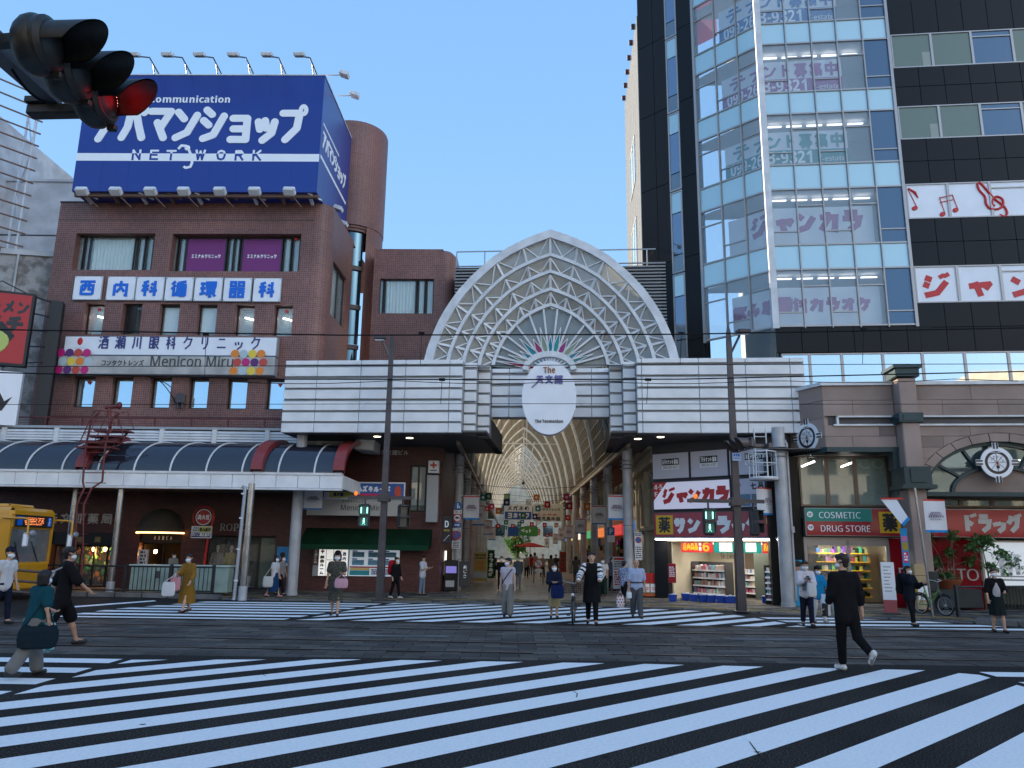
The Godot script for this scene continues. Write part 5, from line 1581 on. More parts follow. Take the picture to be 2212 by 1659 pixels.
	put(g,"hub_arc",cap,mats.white_steel)
	var oc:=on_f(GT,1186,858,.0)
	var ow:=on_f(GT,1245,858,.0).x-oc.x
	var oh:=on_f(GT,1186,779,.0).y-oc.y
	var ov:=thing("oval_sign","large white oval sign lettered The 天文館 hanging in the middle of the gate","sign",shift(GT,oc))
	var el:=PackedVector2Array()
	for i in 56:
		el.append(V2(cos(TAU*i/56)*ow,sin(TAU*i/56)*oh))
	put(ov,"oval_board",nM().poly(el,-.45,.0,true),mats.sign_white)
	latin(ov,"heading","The",Rect2(-.2,oh*.66,.42,.24),M("letter_brown",K(.28,.12,.04),.4),.01,.04)
	letters(ov,"lettering","天文館",Rect2(-.5,oh*.36,1.0,.33),.06,M("letter_violet",K(.12,.12,.30),.4),.03,.04)
	put(ov,"long_stroke",nM().bar(V3(-.38,oh*.42,.02),V3(-.62,oh*.26,.02),.04),mats["letter_violet"])
	latin(ov,"caption","The Tenmonkan",Rect2(-.5,-oh*.69,1.0,.13),mats.letter_black,.01,.02)
	put(ov,"hanger",nM().span(-.1,oh*.5,-1.4,.1,oh*.6,-.45),mats.grey_steel)
	for e in [[982,574,1046,700,-7.5],[1352,570,1391,700,-7.0]]:
		var r:=rect_f(GT,e[0],e[1],e[2]+60,e[3],e[4])
		var lb:=thing("roof_louvre",["grey louvred box on the roof left of the arch","grey louvred box on the roof right of the arch"][0 if e[0]<1100 else 1],"louvre",shift(GT,V3(r.position.x,8.4,e[4])))
		var hgt:=r.end.y-8.4
		var x0:=-1.2 if e[0]>1100 else .0
		var k:=0
		while k*.16<hgt:
			put(lb,"slat",nM().box(V3(r.size.x/2+x0/2,k*.16+.08,0),V3(r.size.x-x0,.07,.12),Basis(Vector3.RIGHT,.4)),mats.grey_steel)
			k+=1
		put(lb,"core",nM().span(x0,0,-2.5,r.size.x,hgt-.05,-.1),mats.dark_grey)
		put(lb,"hand_rail",nM().bar(V3(x0,hgt,-.3),V3(x0,hgt+.85,-.3),.05).bar(V3(x0,hgt+.85,-.3),V3(r.size.x,hgt+.85,-.3),.05).bar(V3(r.size.x*.5,hgt,-.3),V3(r.size.x*.5,hgt+.85,-.3),.05).bar(V3(r.size.x,hgt,-.3),V3(r.size.x,hgt+.85,-.3),.05),mats.grey_steel)
	for e in [[629,1286,.2,0],[1703,1311,.21,1]]:
		var foot:=on_y(e[0],e[1],.03)
		var o:=thing("gate_column",["white round column carrying the gate beside the dress shop","white round column with a ringed neck beside the drugstore"][e[3]],"column",at_pos(foot),"columns carrying the gate")
		put(o,"shaft",nM().lathe([V2(e[2]+.02,0),V2(e[2]+.02,.12),V2(e[2],.13),V2(e[2],5.95)],24),mats.column)
		if e[3]==1:
			for y in [4.95,5.1,5.25]:
				put(o,"neck_ring",nM().lathe([V2(e[2],y-.03),V2(e[2]+.1,y),V2(e[2],y+.03)],24),mats.column)
			put(o,"cable_duct",nM().tube([V3(.27,.2,0),V3(.27,5.4,0),V3(.15,5.6,0)],.045,8),mats.column)
			put(o,"junction_box",nM().box(V3(.28,2.5,.06),V3(.1,.2,.08)),mats.column)
	var fp:=on_y(1703,1311,.03)
	var cg:=thing("service_cage","white round ladder cage under the gate soffit","ladder",at_pos(fp+V3(-.62,0,.1)))
	var c0:=on_z(1652,1040,fp.z).y
	put(cg,"platform",nM().lathe([V2(0,c0),V2(.47,c0),V2(.49,c0+.05),V2(.47,c0+.1),V2(0,c0+.1)],20),mats.white_steel)
	for y in [c0+.55,c0+.95]:
		var hp:=[]
		for k in 17:
			hp.append(V3(sin(TAU*k/16)*.45,y,cos(TAU*k/16)*.45))
		put(cg,"hoop",nM().tube(hp,.02,5),mats.white_steel)
	for k in 6:
		put(cg,"cage_bar",nM().tube([V3(sin(TAU*k/6)*.45,c0,cos(TAU*k/6)*.45),V3(sin(TAU*k/6)*.45,c0+.95,cos(TAU*k/6)*.45)],.02,5),mats.white_steel)
	for sx in [-.2,.2]:
		put(cg,"stringer",nM().tube([V3(sx,c0,-.1),V3(sx,yb+.05,-.1)],.025,5),mats.white_steel)
	for k in 5:
		put(cg,"rung",nM().tube([V3(-.2,c0+.3+k*.3,-.1),V3(.2,c0+.3+k*.3,-.1)],.014,5),mats.white_steel)
func tri_mb(a:Vector3,b:Vector3,c:Vector3)->MB:
	var m:=nM()
	m.tri(a,b,c)
	return m
func on_y2(u:float,v:float,y:float)->Vector3:
	return on_y(u,v,y)
func build_arcade()->void:
	var o:=thing("arcade_roof","long pointed lattice vault of the arcade, cream in the light","roof",at_pos(V3(1.25,0,0)))
	var hw:=3.45
	var spring:=6.2
	var rise:=7.2
	var V:=func(t:float,z:float,s:=1.0)->Vector3:
		var a:=arch_at(t)
		return V3(a.x*hw*s,spring+a.y*rise*s,z)
	var z0:=-29.6
	var bays:=18
	var len:=6.3
	for bay in bays:
		var za:=z0-bay*len
		var sheetm:=nM()
		for i in 20:
			var t0:=-1.0+i/10.0
			var t1:=-1.0+(i+1)/10.0
			sheetm.quad(V.call(t0,za,1.03),V.call(t1,za,1.03),V.call(t1,za-len,1.03),V.call(t0,za-len,1.03))
		put(o,"roof_sheet",sheetm,mats.roof_sheet)
		var lat:=nM()
		if bay<18:
			for h in (9 if bay<9 else 4):
				var z:=za-h*len/(9.0 if bay<9 else 4.0)
				for i in 16:
					lat.bar(V.call(-1.0+i/8.0,z),V.call(-1.0+(i+1)/8.0,z),.05,.09)
			for i in 27:
				var t:=-1.0+2.0*(i+.5)/27.0
				lat.bar(V.call(t,za),V.call(t,za-len),.05,.05)
			tag(put(o,"lattice_bars",lat,mats.lattice),"","","","stuff")
		for side in [-1.0,1.0]:
			var rp:=[]
			for i in 11:
				rp.append(V.call(side*i/10.0,za-.02,.97))
			put(o,"main_rib",nM().tube(rp,.1,8),mats.white_steel)
			var tr:=nM()
			var lo:=V3(side*3.3,5.75,za)
			var hi:=V3(side*3.95,6.9,za)
			tr.bar(lo,lo+V3(0,0,-len),.14).bar(hi,hi+V3(0,0,-len),.12)
			put(o,"truss_chord",tr,mats.lattice)
			if bay<8:
				for j in 9:
					var f0:=V3(0,0,-len*j/9.0)
					var f1:=V3(0,0,-len*(j+1)/9.0)
					put(o,"truss_web",nM().bar(lo+f0,hi+f0,.06).bar(lo+f0,hi+f1,.05),mats.lattice)
			put(o,"side_soffit",nM().span(side*3.6,7.0,za-len,side*6.4,7.1,za),mats.soffit)
		if bay%2==1:
			put(o,"tie_bar",nM().tube([V.call(-.5,za,.97),V.call(.5,za,.97)],.04,6).tube([V3(0,spring+rise*.97,za),V3(0,V.call(.5,za).y-.6,za)],.03,5),mats.white_steel)
	var gm:=nM()
	for i in 9:
		gm.bar(V.call(-.8+i*.2,-76,.95),V3(0,8.0,-76),.12)
	put(o,"gable_truss",gm,mats.white_steel)
	for side in 2:
		for k in 7:
			var x:float=-2.25 if side==0 else 4.68
			var z:float=(-33.6 if side==0 else-30.9)-k*6.3
			var c:=thing("arcade_column",["ringed white column on the coffee stand side of the arcade","ringed white column on the drugstore side of the arcade"][side],"column",at_pos(V3(x,.03,z)),["columns along the left of the arcade","columns along the right of the arcade"][side])
			put(c,"shaft",nM().lathe([V2(.2,0),V2(.2,5.75)],18),mats.column)
			if k<4:
				for y in [4.95,5.1,5.25]:
					put(c,"neck_ring",nM().lathe([V2(.2,y-.03),V2(.31,y),V2(.2,y+.03)],18),mats.column)
				put(c,"joint_ring",nM().lathe([V2(.2,2.7),V2(.206,2.71),V2(.2,2.72)],18),mats.dark_grey)
	var tones:=[K(.30,.26,.20),K(.12,.09,.08),K(.40,.36,.30),K(.20,.10,.08),K(.26,.25,.24),K(.35,.28,.18)]
	var signs:=[K(.5,.03,.03),K(.02,.12,.4),K(.65,.45,.05),K(.75,.75,.72),K(.03,.3,.12),K(.6,.15,.03)]
	var descr:=["cream","dark brown","pale grey","maroon","grey","tan"]
	for side in 2:
		for k in 8:
			var za:=(-36.0 if side==0 else-38.5)-k*8.0
			var x:=-4.4 if side==0 else 6.9
			var f:=Transform3D(Basis(Vector3.UP,PI/2 if side==0 else-PI/2),V3(x,0,za if side==0 else za-8.0))
			if side==0:
				f=Transform3D(Basis(Vector3.UP,PI/2),V3(x,0,za))
			else:
				f=Transform3D(Basis(Vector3.UP,-PI/2),V3(x,0,za-8.0))
			var s:=thing("arcade_shop","%s shop front number %s along the %s side inside the arcade"%[descr[(k+side*2)%6],["one","two","three","four","five","six","seven","eight"][k],["left","right"][side]],"shop",f)
			put(s,"upper_wall",nM().span(0,3.3,-1,7.96,7.2,0),M("shop_wall%d"%((k+side*2)%6),tones[(k+side*2)%6],.8))
			put(s,"pier",nM().span(0,0,-1,.5,3.3,0),mats["shop_wall%d"%((k+side*2)%6)])
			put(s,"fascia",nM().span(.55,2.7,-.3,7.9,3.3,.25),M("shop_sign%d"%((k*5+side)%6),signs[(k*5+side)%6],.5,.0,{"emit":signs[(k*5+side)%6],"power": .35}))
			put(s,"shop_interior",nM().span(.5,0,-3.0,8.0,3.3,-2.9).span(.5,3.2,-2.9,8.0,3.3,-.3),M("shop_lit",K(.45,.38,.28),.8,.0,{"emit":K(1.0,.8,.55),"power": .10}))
			for j in 3:
				put(s,"upper_window",nM().span(1.0+j*2.3,4.2,0,2.6+j*2.3,5.8,.03),mats.dark_pane)
			var gd:=nM()
			for j in 60:
				gd.col=Color.from_hsv(rng.randf(),rng.randf_range(.2,.8),rng.randf_range(.05,.6)).srgb_to_linear()
				gd.box(V3(rng.randf_range(.7,7.8),rng.randf_range(.2,2.3),rng.randf_range(-2.0,.4)),V3(rng.randf_range(.15,.6),rng.randf_range(.15,.7),.2))
			tag(put(s,"shop_goods",gd,M("goods",Color.WHITE,.6,.0,{"vertex":true})),"","","","stuff")
	var fe:=thing("end_building","pale building closing the far end of the arcade","building",at_pos(V3(1.2,0,-146)))
	put(fe,"wall",nM().span(-30,0,-10,30,16,0),mats.cream_wall)
	for k in 14:
		put(fe,"window",nM().span(-10+(k%7)*3.0,4+(k/7)*4.0,0,-8.2+(k%7)*3.0,6+(k/7)*4.0,.05),mats.dark_pane)
	var tr:=thing("street_tree","green leafy tree standing in daylight at the end of the arcade","tree",at_pos(V3(1.0,0,-104)))
	put(tr,"trunk",nM().tube([V3(0,0,0),V3(.1,1.2,0),V3(0,2.6,.1)],[.16,.12,.05],8).tube([V3(.05,1.0,0),V3(.9,2.2,.2)],[.06,.02],6).tube([V3(.05,1.1,0),V3(-.8,2.3,-.2)],[.06,.02],6),mats.rust)
	put(tr,"crown",leaf_cloud(V3(0,2.3,0),V3(1.75,1.9,1.6),2600,.34,11),M("leaf",K(.05,.13,.03),.5,.0,{"backlight":K(.05,.14,.02)}))
	var far:=wall_frame(-3.0,-58.0,5.0,-58.0)
	var hs:=panel_on(far,"hanging_glasses_sign","white hanging sign lettered メガネの above ヨネザワ on blue","sign",1089,1088,1150,1123,0,mats.sign_white,.15)
	var d:=dims(hs)
	letters(hs,"lettering","メガネの",Rect2(d.x*.1,d.y*.56,d.x*.8,d.y*.32),.06,mats.letter_black,.01,.01)
	strip(hs,"blue_field",.03,.04,.97,.5,M("field_blue",K(.02,.10,.36),.45))
	letters(hs,"blue_lettering","ヨネザワ",Rect2(d.x*.1,d.y*.1,d.x*.8,d.y*.34),.09,mats.letter_white,.015,.01)
	hs=panel_on(far,"hanging_shop_sign","cream hanging sign with rows of lettering ending 鹿児島本店","sign",1152,1088,1217,1126,0,M("sign_cream",K(.62,.60,.52),.5),.15)
	d=dims(hs)
	letters(hs,"lettering","メガネ",Rect2(d.x*.1,d.y*.8,d.x*.5,d.y*.15),.04,mats.letter_black,.01,.01)
	letters(hs,"second_lettering","コンタクトレンズ",Rect2(d.x*.1,d.y*.6,d.x*.8,d.y*.15),.04,mats.letter_black,.01,.01)
	letters(hs,"third_lettering","こメガネ",Rect2(d.x*.1,d.y*.32,d.x*.7,d.y*.12),.04,mats.letter_red,.01,.01)
	letters(hs,"bottom_lettering","鹿児島本店",Rect2(d.x*.1,d.y*.05,d.x*.8,d.y*.2),.045,mats.letter_black,.01,.01)
	var far2:=wall_frame(-3.0,-72.0,5.0,-72.0)
	hs=panel_on(far2,"hanging_blue_sign","small blue hanging sign deep in the arcade","sign",1097,1138,1120,1158,0,M("field_blue",K(.02,.10,.36),.45),.1)
	hs=panel_on(far2,"hanging_green_sign","green hanging sign lettered ペット deep in the arcade","sign",1122,1138,1162,1157,0,M("sign_green",K(.06,.28,.05),.5),.1)
	d=dims(hs)
	letters(hs,"lettering","ペット",Rect2(d.x*.08,d.y*.3,d.x*.6,d.y*.5),.09,mats.letter_white,.01,.01)
	var flag_cols:=[["red",K(.45,.015,.03)],["green",K(.02,.16,.09)],["orange",K(.55,.16,.02)],["pink",K(.5,.02,.14)],["teal",K(.01,.16,.20)],["dark blue",K(.02,.04,.16)],["pale grey",K(.5,.5,.5)],["light green",K(.2,.4,.16)]]
	var fl:=[[335,478,58,1],[285,490,52,4],[505,485,54,7],[503,535,56,5],[777,490,52,2],[1052,487,56,3],[1300,490,52,3],[365,572,46,3],[320,592,40,0],[427,613,52,2],[790,592,46,4],[877,555,54,0],[1030,583,38,4],[1080,567,58,0],[1243,572,58,2],[705,535,48,6],[545,640,44,5],[655,655,48,1],[762,665,46,5],[950,680,44,0],[1065,677,44,0],[1155,683,42,2],[497,718,38,1],[425,750,34,0],[560,752,32,0],[620,730,34,4],[645,710,32,5],[733,737,36,0],[852,741,34,0],[960,744,36,2],[492,768,28,1],[680,768,28,1],[993,787,26,0],[432,786,24,1],[798,795,26,0],[875,840,28,0],[800,825,22,2],[905,828,22,0],[470,840,22,1],[520,842,20,0],[600,850,22,0],[700,850,20,4],[560,870,18,2],[650,880,18,1]]
	var fproto:={}
	for e in fl:
		var u:float=976.5+e[0]*.23477
		var v:float=960.0+e[1]*.23477
		var z:float=-remap(e[2],18,58,86,44)
		var p:=on_z(u,v,z)
		var w:float=e[2]*.23477*absf(z)/LENS*1.02
		var t:=Transform3D(Basis(Vector3.UP,rng.randf_range(-.2,.2)).scaled(V3(w,w,w)),p)
		var key:int=e[3]
		var nm:String=flag_cols[key][0]
		if fproto.has(key):
			copy_of(fproto[key],t)
		else:
			var f:=thing("string_flag","small square %s flag strung across inside the arcade"%nm,"flag",t,"square %s flags strung across the arcade"%nm)
			put(f,"cloth",nM().span(-.5,-.5,-.02,.5,.5,.0),M("flag%d"%key,flag_cols[key][1],.8))
			put(f,"print",nM().ball(V3(0,0,.005),V3(.24,.24,.03),Basis(),10),M("flag_print",K(.6,.58,.52),.8))
			put(f,"pole",nM().span(-.6,.5,-.03,.6,.56,.01),mats.dark_grey)
			fproto[key]=f
	for k in 6:
		var z:=-44.0-k*8.0
		tag(put(self,"flag_wire",nM().tube([V3(-2.2,5.3+k*.1,z),V3(1.2,5.1+k*.1,z),V3(4.7,5.3+k*.1,z)],.012,4),mats.wire),"thin wire stretched across the arcade for the square flags","wire","flag wires across the arcade")
	var bl:=[[105,475,250,692,-33.4,"left front"],[185,562,300,745,-39.5,"l2"],[286,700,370,830,-46,"l3"],[330,760,400,880,-52,"l4"],[1437,472,1590,695,-31.0,"r1"],[1290,567,1415,736,-37,"r2"],[1135,685,1225,822,-43,"r3"],[1033,748,1112,865,-49,"r4"],[975,785,1032,882,-55,"r5"],[925,825,975,915,-61,"r6"],[850,870,895,950,-67,"r7"]]
	var words:=["first","second","third","fourth","fifth","sixth","seventh"]
	for i in bl.size():
		var e=bl[i]
		var fr:=wall_frame(-3,e[4],5,e[4])
		var r:=rect_f(fr,976.5+e[0]*.23477,960+e[1]*.23477,976.5+e[2]*.23477,960+e[3]*.23477)
		var side:=0 if i<4 else 1
		var o2:=city_banner("white city banner on the %s column of the arcade's %s row"%[words[i if side==0 else i-4],["left","right"][side]],fr,r,.0)
		put(o2,"bracket",nM().tube([V3(-.2 if side==0 else r.size.x+.2,r.size.y+.02,0),V3(r.size.x if side==0 else .0,r.size.y+.02,0)],.02,5),mats.white_steel)
	var cf:=wall_frame(-3,-33.38,5,-33.38)
	for e in [[990,1093,9,"round blue sign with a white adult and child on the arcade column",0],[988,1119,9,"round white no-trucks sign with a red rim on the arcade column",1],[986,1156,9.5,"round blue no-parking sign with a red rim on the arcade column",2]]:
		var p:=on_f(cf,e[0],e[1],.05)
		var rad:float=e[2]*33.4/LENS
		var s:=thing("road_sign",e[3],"sign",shift(cf,p))
		var disc:=Transform3D(Basis(Vector3.RIGHT,PI/2),Vector3.ZERO)
		put(s,"disc",nM().lathe([V2(rad,-.02),V2(rad,.0),V2(0,.0)],24,disc),[M("road_blue",K(.01,.14,.45),.4),mats.sign_white,M("road_blue",K(),.4)][e[4]])
		if e[4]>0:
			put(s,"red_rim",nM().lathe([V2(rad,.0),V2(rad,.006),V2(rad*.78,.006)],24,disc),mats.letter_red)
		if e[4]==0:
			put(s,"figures",nM().ball(V3(-.02,.09,.005),V3(.03,.03,.006)).span(-.05,-.1,0,.01,.06,.007).span(.03,-.1,0,.07,.0,.007),mats.letter_white)
		elif e[4]==1:
			put(s,"truck_mark",nM().span(-.09,-.03,0,.04,.06,.005).span(.05,-.03,0,.1,.03,.005),mats.letter_navy)
		else:
			put(s,"slash",nM().box(V3(0,0,.008),V3(.03,rad*1.6,.004),Basis(Vector3.BACK,PI/4)),mats.letter_red)
	for e in [[980,1102,998,1110,"small white plate lettered 10 - 5 between the round road signs","10 - 5"],[978,1141,995,1147,"small white plate lettered 5 - 10 below the arrow plate","5 - 10"]]:
		var s:=panel_on(cf,"sign_plate",e[4],"sign",e[0],e[1],e[2],e[3],.04,mats.sign_white,.015)
		var dd:=dims(s)
		latin(s,"lettering",e[5],Rect2(dd.x*.1,dd.y*.2,dd.x*.8,dd.y*.6),mats.letter_black,.003,.004)
	var ar:=panel_on(cf,"arrow_plate","blue plate with a white arrow between the round road signs","sign",980,1129,996,1139,.04,mats["road_blue"],.015)
	var ad:=dims(ar)
	put(ar,"arrow",nM().poly(PackedVector2Array([V2(.15,.4)*ad,V2(.55,.4)*ad,V2(.55,.2)*ad,V2(.88,.5)*ad,V2(.55,.8)*ad,V2(.55,.6)*ad,V2(.15,.6)*ad]),.0,.005),mats.letter_white)
	text_rows(panel_on(cf,"notice_plate","white notice plate with rows of small print on the arcade column","sign",976,1168,994,1185,.04,mats.sign_white,.015),.1,.08,.9,.92,4,mats.letter_black)
	var cg:=wall_frame(-3,-30.7,5,-30.7)
	var gp:=panel_on(cg,"graffiti_notice","tall white notice with a round no-cycling mark beside the right column","sign",1371,1150,1387,1210,.0,mats.sign_white,.03)
	var g2:=dims(gp)
	put(gp,"round_mark",nM().lathe([V2(g2.x*.36,0),V2(g2.x*.36,.006),V2(0,.006)],18,Transform3D(Basis(Vector3.RIGHT,PI/2),V3(g2.x*.5,g2.y*.72,0))),mats["road_blue"])
	put(gp,"round_rim",nM().lathe([V2(g2.x*.42,.007),V2(g2.x*.3,.007)],18,Transform3D(Basis(Vector3.RIGHT,PI/2),V3(g2.x*.5,g2.y*.72,0))),mats.letter_red)
	text_rows(gp,.1,.86,.9,.98,2,mats.letter_black)
	text_rows(gp,.1,.05,.9,.5,6,mats.dark_grey)
	var pk:=panel_on(wall_frame(-3,-36.9,5,-36.9),"parking_sign","blue P parking sign with a white plate on an arcade column","sign",1312,1139,1328,1156,.0,mats["road_blue"],.03)
	var pd:=dims(pk)
	latin(pk,"lettering","P",Rect2(pd.x*.3,pd.y*.15,pd.x*.42,pd.y*.7),mats.letter_white,.004,.006)
	strip(pk,"plate",.0,-.9,1.0,-.05,mats.sign_white)
	var ib:=panel_on(wall_frame(-3,-34.5,5,-34.5),"event_board","white and red event board standing behind the right columns","sign",1324,1203,1351,1272,.0,mats.sign_white,.08)
	strip(ib,"red_band",.08,.9,.92,.97,mats.letter_red)
	strip(ib,"red_line",.08,.6,.92,.63,mats.letter_red)
	strip(ib,"blue_line",.3,.3,.7,.33,mats.letter_blue)
	text_rows(ib,.12,.66,.88,.88,4,mats.dark_grey)
	text_rows(ib,.12,.1,.88,.56,6,mats.letter_red)
	var ys:=panel_on(wall_frame(-3,-40,5,-40),"price_board","yellow price stand lettered 1,000 and 2,000 in orange","sign",1023,1193,1052,1255,.0,M("board_yellow",K(.42,.30,.06),.5),.1)
	var yd:=dims(ys)
	latin(ys,"lettering","1,000",Rect2(yd.x*.1,yd.y*.56,yd.x*.7,yd.y*.13),M("orange_print",K(.6,.12,.01),.5),.005,.006)
	latin(ys,"second_lettering","2,000",Rect2(yd.x*.1,yd.y*.4,yd.x*.7,yd.y*.13),mats["orange_print"],.005,.006)
	text_rows(ys,.1,.75,.9,.95,2,mats.letter_black)
	strip(ys,"grey_foot",.0,.1,1.0,.32,mats.grey_steel)
	for e in [[1053,1188,1068,1249,-41.5,"さつまあげ","tall dark green banner lettered さつまあげ on the arcade's left",K(.015,.09,.03),0],[1209,1192,1223,1236,-44.5,"おみやげ","tall red-orange banner lettered おみやげ on the arcade's right",K(.45,.05,.02),1]]:
		var bn:=panel_on(wall_frame(-3,e[4],5,e[4]),"tall_banner",e[6],"banner",e[0],e[1],e[2],e[3],.0,M("tall%d"%e[8],e[7],.8),.02)
		var bd:=dims(bn)
		letters(bn,"lettering",e[5],Rect2(bd.x*.15,bd.y*.05,bd.x*.7,bd.y*.85),.06,mats.letter_white if e[8]==0 else mats.letter_black,.006,.006,false,true)
		put(bn,"pole",nM().tube([V3(-.03,-.6,0),V3(-.03,bd.y+.1,0)],.015,5),mats.dark_grey)
	var um:=thing("red_umbrella","wide red parasol deep in the arcade","umbrella",at_pos(on_z(1145,1197,-62)*V3(1,0,1)))
	put(um,"canopy",nM().lathe([V2(.0,2.25),V2(.3,2.22),V2(1.25,1.95),V2(1.25,1.9)],16),M("umbrella_red",K(.34,.02,.01),.7,.0,{"backlight":K(.2,.02,.01)}))
	put(um,"pole",nM().tube([V3(0,0,0),V3(0,2.2,0)],.03,6),mats.rust)
	var ns:=thing("no_cycling_stand","round no-cycling sign on a small folding stand in the arcade","sign",at_pos(on_y(1163,1260,.03)))
	put(ns,"disc",nM().lathe([V2(.26,-.02),V2(.26,0),V2(0,0)],20,Transform3D(Basis(Vector3.RIGHT,PI/2),V3(0,1.0,0))),mats.sign_white)
	put(ns,"red_rim",nM().lathe([V2(.265,.004),V2(.2,.004)],20,Transform3D(Basis(Vector3.RIGHT,PI/2),V3(0,1.0,.002))),mats.letter_red)
	put(ns,"slash",nM().box(V3(0,1.0,.012),V3(.04,.42,.004),Basis(Vector3.BACK,PI/4)),mats.letter_red)
	put(ns,"board",nM().span(-.25,.55,-.03,.25,.72,0),mats.sign_white)
	put(ns,"legs",nM().tube([V3(-.25,0,.2),V3(-.2,.9,0),V3(-.25,0,-.3)],.02,5).tube([V3(.25,0,.2),V3(.2,.9,0),V3(.25,0,-.3)],.02,5),mats.black)
	var cw:=thing("cream_facade","ornate cream stone wall with an arched window beside the drugstore corner","building",Transform3D(Basis(Vector3.UP,-PI/2-.05),V3(6.3,0,-38.4)))
	put(cw,"wall",nM().span(0,0,-.4,7.9,6.1,0),mats.cream_wall)
	for k in 3:
		put(cw,"pilaster",nM().span(.2+k*3.5,.0,0,.75+k*3.5,5.2,.16),mats.cream_wall)
	put(cw,"cornice",nM().span(0,5.2,0,7.9,5.4,.35).span(0,5.75,0,7.9,6.0,.45).span(0,2.6,0,7.9,2.75,.2),mats.cream_wall)
	for k in 18:
		put(cw,"dentil",nM().span(.1+k*.43,5.45,0,.32+k*.43,5.72,.3),mats.cream_wall)
	for k in 2:
		var cxx:=2.25+k*3.5
		var pw:=PackedVector2Array([V2(cxx-.9,2.9)])
		for j in 13:
			pw.append(V2(cxx-cos(PI*j/12)*.9,3.9+sin(PI*j/12)*.9))
		pw.append(V2(cxx+.9,2.9))
		put(cw,"arched_window",nM().poly(pw,.0,.03),mats.dark_pane)
		for j in 6:
			put(cw,"voussoir",nM().box(V3(cxx-cos(PI*(j+.5)/6)*1.0,3.9+sin(PI*(j+.5)/6)*1.0,.06),V3(.48,.2,.12),Basis(Vector3.BACK,PI/2-PI*(j+.5)/6)),mats.cream_wall)
	for k in 5:
		put(cw,"stone_course",nM().span(.8,.45+k*.42,0,7.1,.46+k*.42,.006),mats.dark_grey)
func build_right_tower()->void:
	var t:=thing("glass_tower","tall black-clad corner building with a pale blue glass curtain wall","building",RB)
	var rc:=RB.affine_inverse()*RC
	var top:=30.5
	var Y:=func(v:float)->float:return on_f(RB,1690,v).y
	var vis:=[[705,583],[530,410],[357,247],[200,95],[50,-60]]
	var fl:=[]
	for e in vis:
		fl.append([Y.call(e[0]),Y.call(e[1])])
	var gx:=on_f(RB,1981,704).x
	var cw:=gx/5.0
	put(t,"core",nM().span(.3,7.4,-9.0,26.0,top,-2.6),M("room_pale",K(.44,.50,.52),.9))
	for f in fl:
		put(t,"floor_slab",nM().poly(PackedVector2Array([V2(.05,.06),V2(26,.06),V2(26,3.0),V2(-3.0,3.0)]),0,0).xf_to(Transform3D(Basis(Vector3.RIGHT,Vector3.FORWARD,Vector3.UP),V3(0,f[1]+.05,0))),mats.blind_white)
		for k in 5:
			put(t,"ceiling_tube",nM().span(.25+k*cw*.8,f[1]-.12,-.9,.25+k*cw*.8+cw*.6,f[1]-.08,-.8),mats.office_tube)
	var RCl:=RC.affine_inverse()
	var c_left:=on_f(RC,1506,300).x
	var c_right:=(RCl*RB.origin).x
	for face in 2:
		var x0:float=.0 if face==0 else c_left
		var x1:float=gx if face==0 else c_right
		var n:=5 if face==0 else 3
		var w:=(x1-x0)/n
		var xf:=Transform3D() if face==0 else rc
		var ymin:float=fl[0][0]
		for k in n+1:
			var wide:=.12 if k==0 or k==n else .05
			put(t,"mullion",nM().span(x0+k*w-wide/2,ymin-.1,-.08,x0+k*w+wide/2,top,.07),mats.mullion,xf)
		for i in fl.size():
			var y0:float=fl[i][0]
			var y1:float=fl[i][1]
			var yn:float=fl[i+1][0] if i<fl.size()-1 else top
			for k in n:
				var xa:=x0+k*w+.03
				var xb:=x0+(k+1)*w-.03
				var dark:bool=face==0 and k==4
				put(t,"vision_pane",nM().span(xa,y0,-.03,xb,y1,-.015),M("blue_pane",K(.10,.15,.21),.05,.5) if dark else mats.vision,xf)
				put(t,"spandrel_pane",nM().span(xa,y1+.03,-.03,xb,yn-.03,-.01),mats.spandrel,xf)
				var ty:float=[lerpf(y0,y1,.24),lerpf(y0,y1,.7)][(k+i*0+face)%2]
				if dark:
					ty=lerpf(y0,y1,.24)
				put(t,"transom",nM().span(xa,ty-.025,-.04,xb,ty+.025,.03),mats.mullion,xf)
			for y in [y0,y1]:
				put(t,"floor_transom",nM().span(x0,y-.035,-.06,x1,y+.035,.04),mats.mullion,xf)
	put(t,"corner_post",nM().span(-.2,fl[0][0]-.1,-.2,.06,top,.1),mats.white_steel)
	var n0:=on_f(RC,1447,400).x
	var n1:=on_f(RC,1473,400).x
	var hgt:=(top-7.0)/6.0
	for seg in [[.0,.9],[.9,n0],[n1,c_left-.06]]:
		for k in 6:
			put(t,"black_panel",nM().box(V3((seg[0]+seg[1])/2,7.0+hgt*(k+.5),-.05),V3(seg[1]-seg[0]-.02,hgt-.02,.1),Basis(),.008),mats.black_panel,rc)
	put(t,"cladding_back",nM().span(.02,7.0,-.4,c_left,top-.1,-.12),mats.black,rc)
	for i in 5:
		var y0:float=fl[0][0]+i*4.05-.6
		put(t,"narrow_window",frame_mb(Rect2(n0,y0,n1-n0,4.0),.02,.07,.1),mats.mullion,rc)
		put(t,"narrow_pane",nM().span(n0+.07,y0+.9,-.03,n1-.07,y0+2.9,-.01),M("strip_pane",K(.22,.28,.36),.03,.7),rc)
		put(t,"narrow_spandrel",nM().span(n0+.07,y0+2.95,-.03,n1-.07,y0+3.93,-.01),mats.spandrel,rc)
		put(t,"narrow_spandrel",nM().span(n0+.07,y0+.07,-.03,n1-.07,y0+.85,-.01),M("strip_pane_dim",K(.2,.24,.27),.04,.5),rc)
	var flank:=RB.affine_inverse()*Transform3D(Basis(Vector3.UP,-PI/2-.07),V3(6.7,0,-42.6))
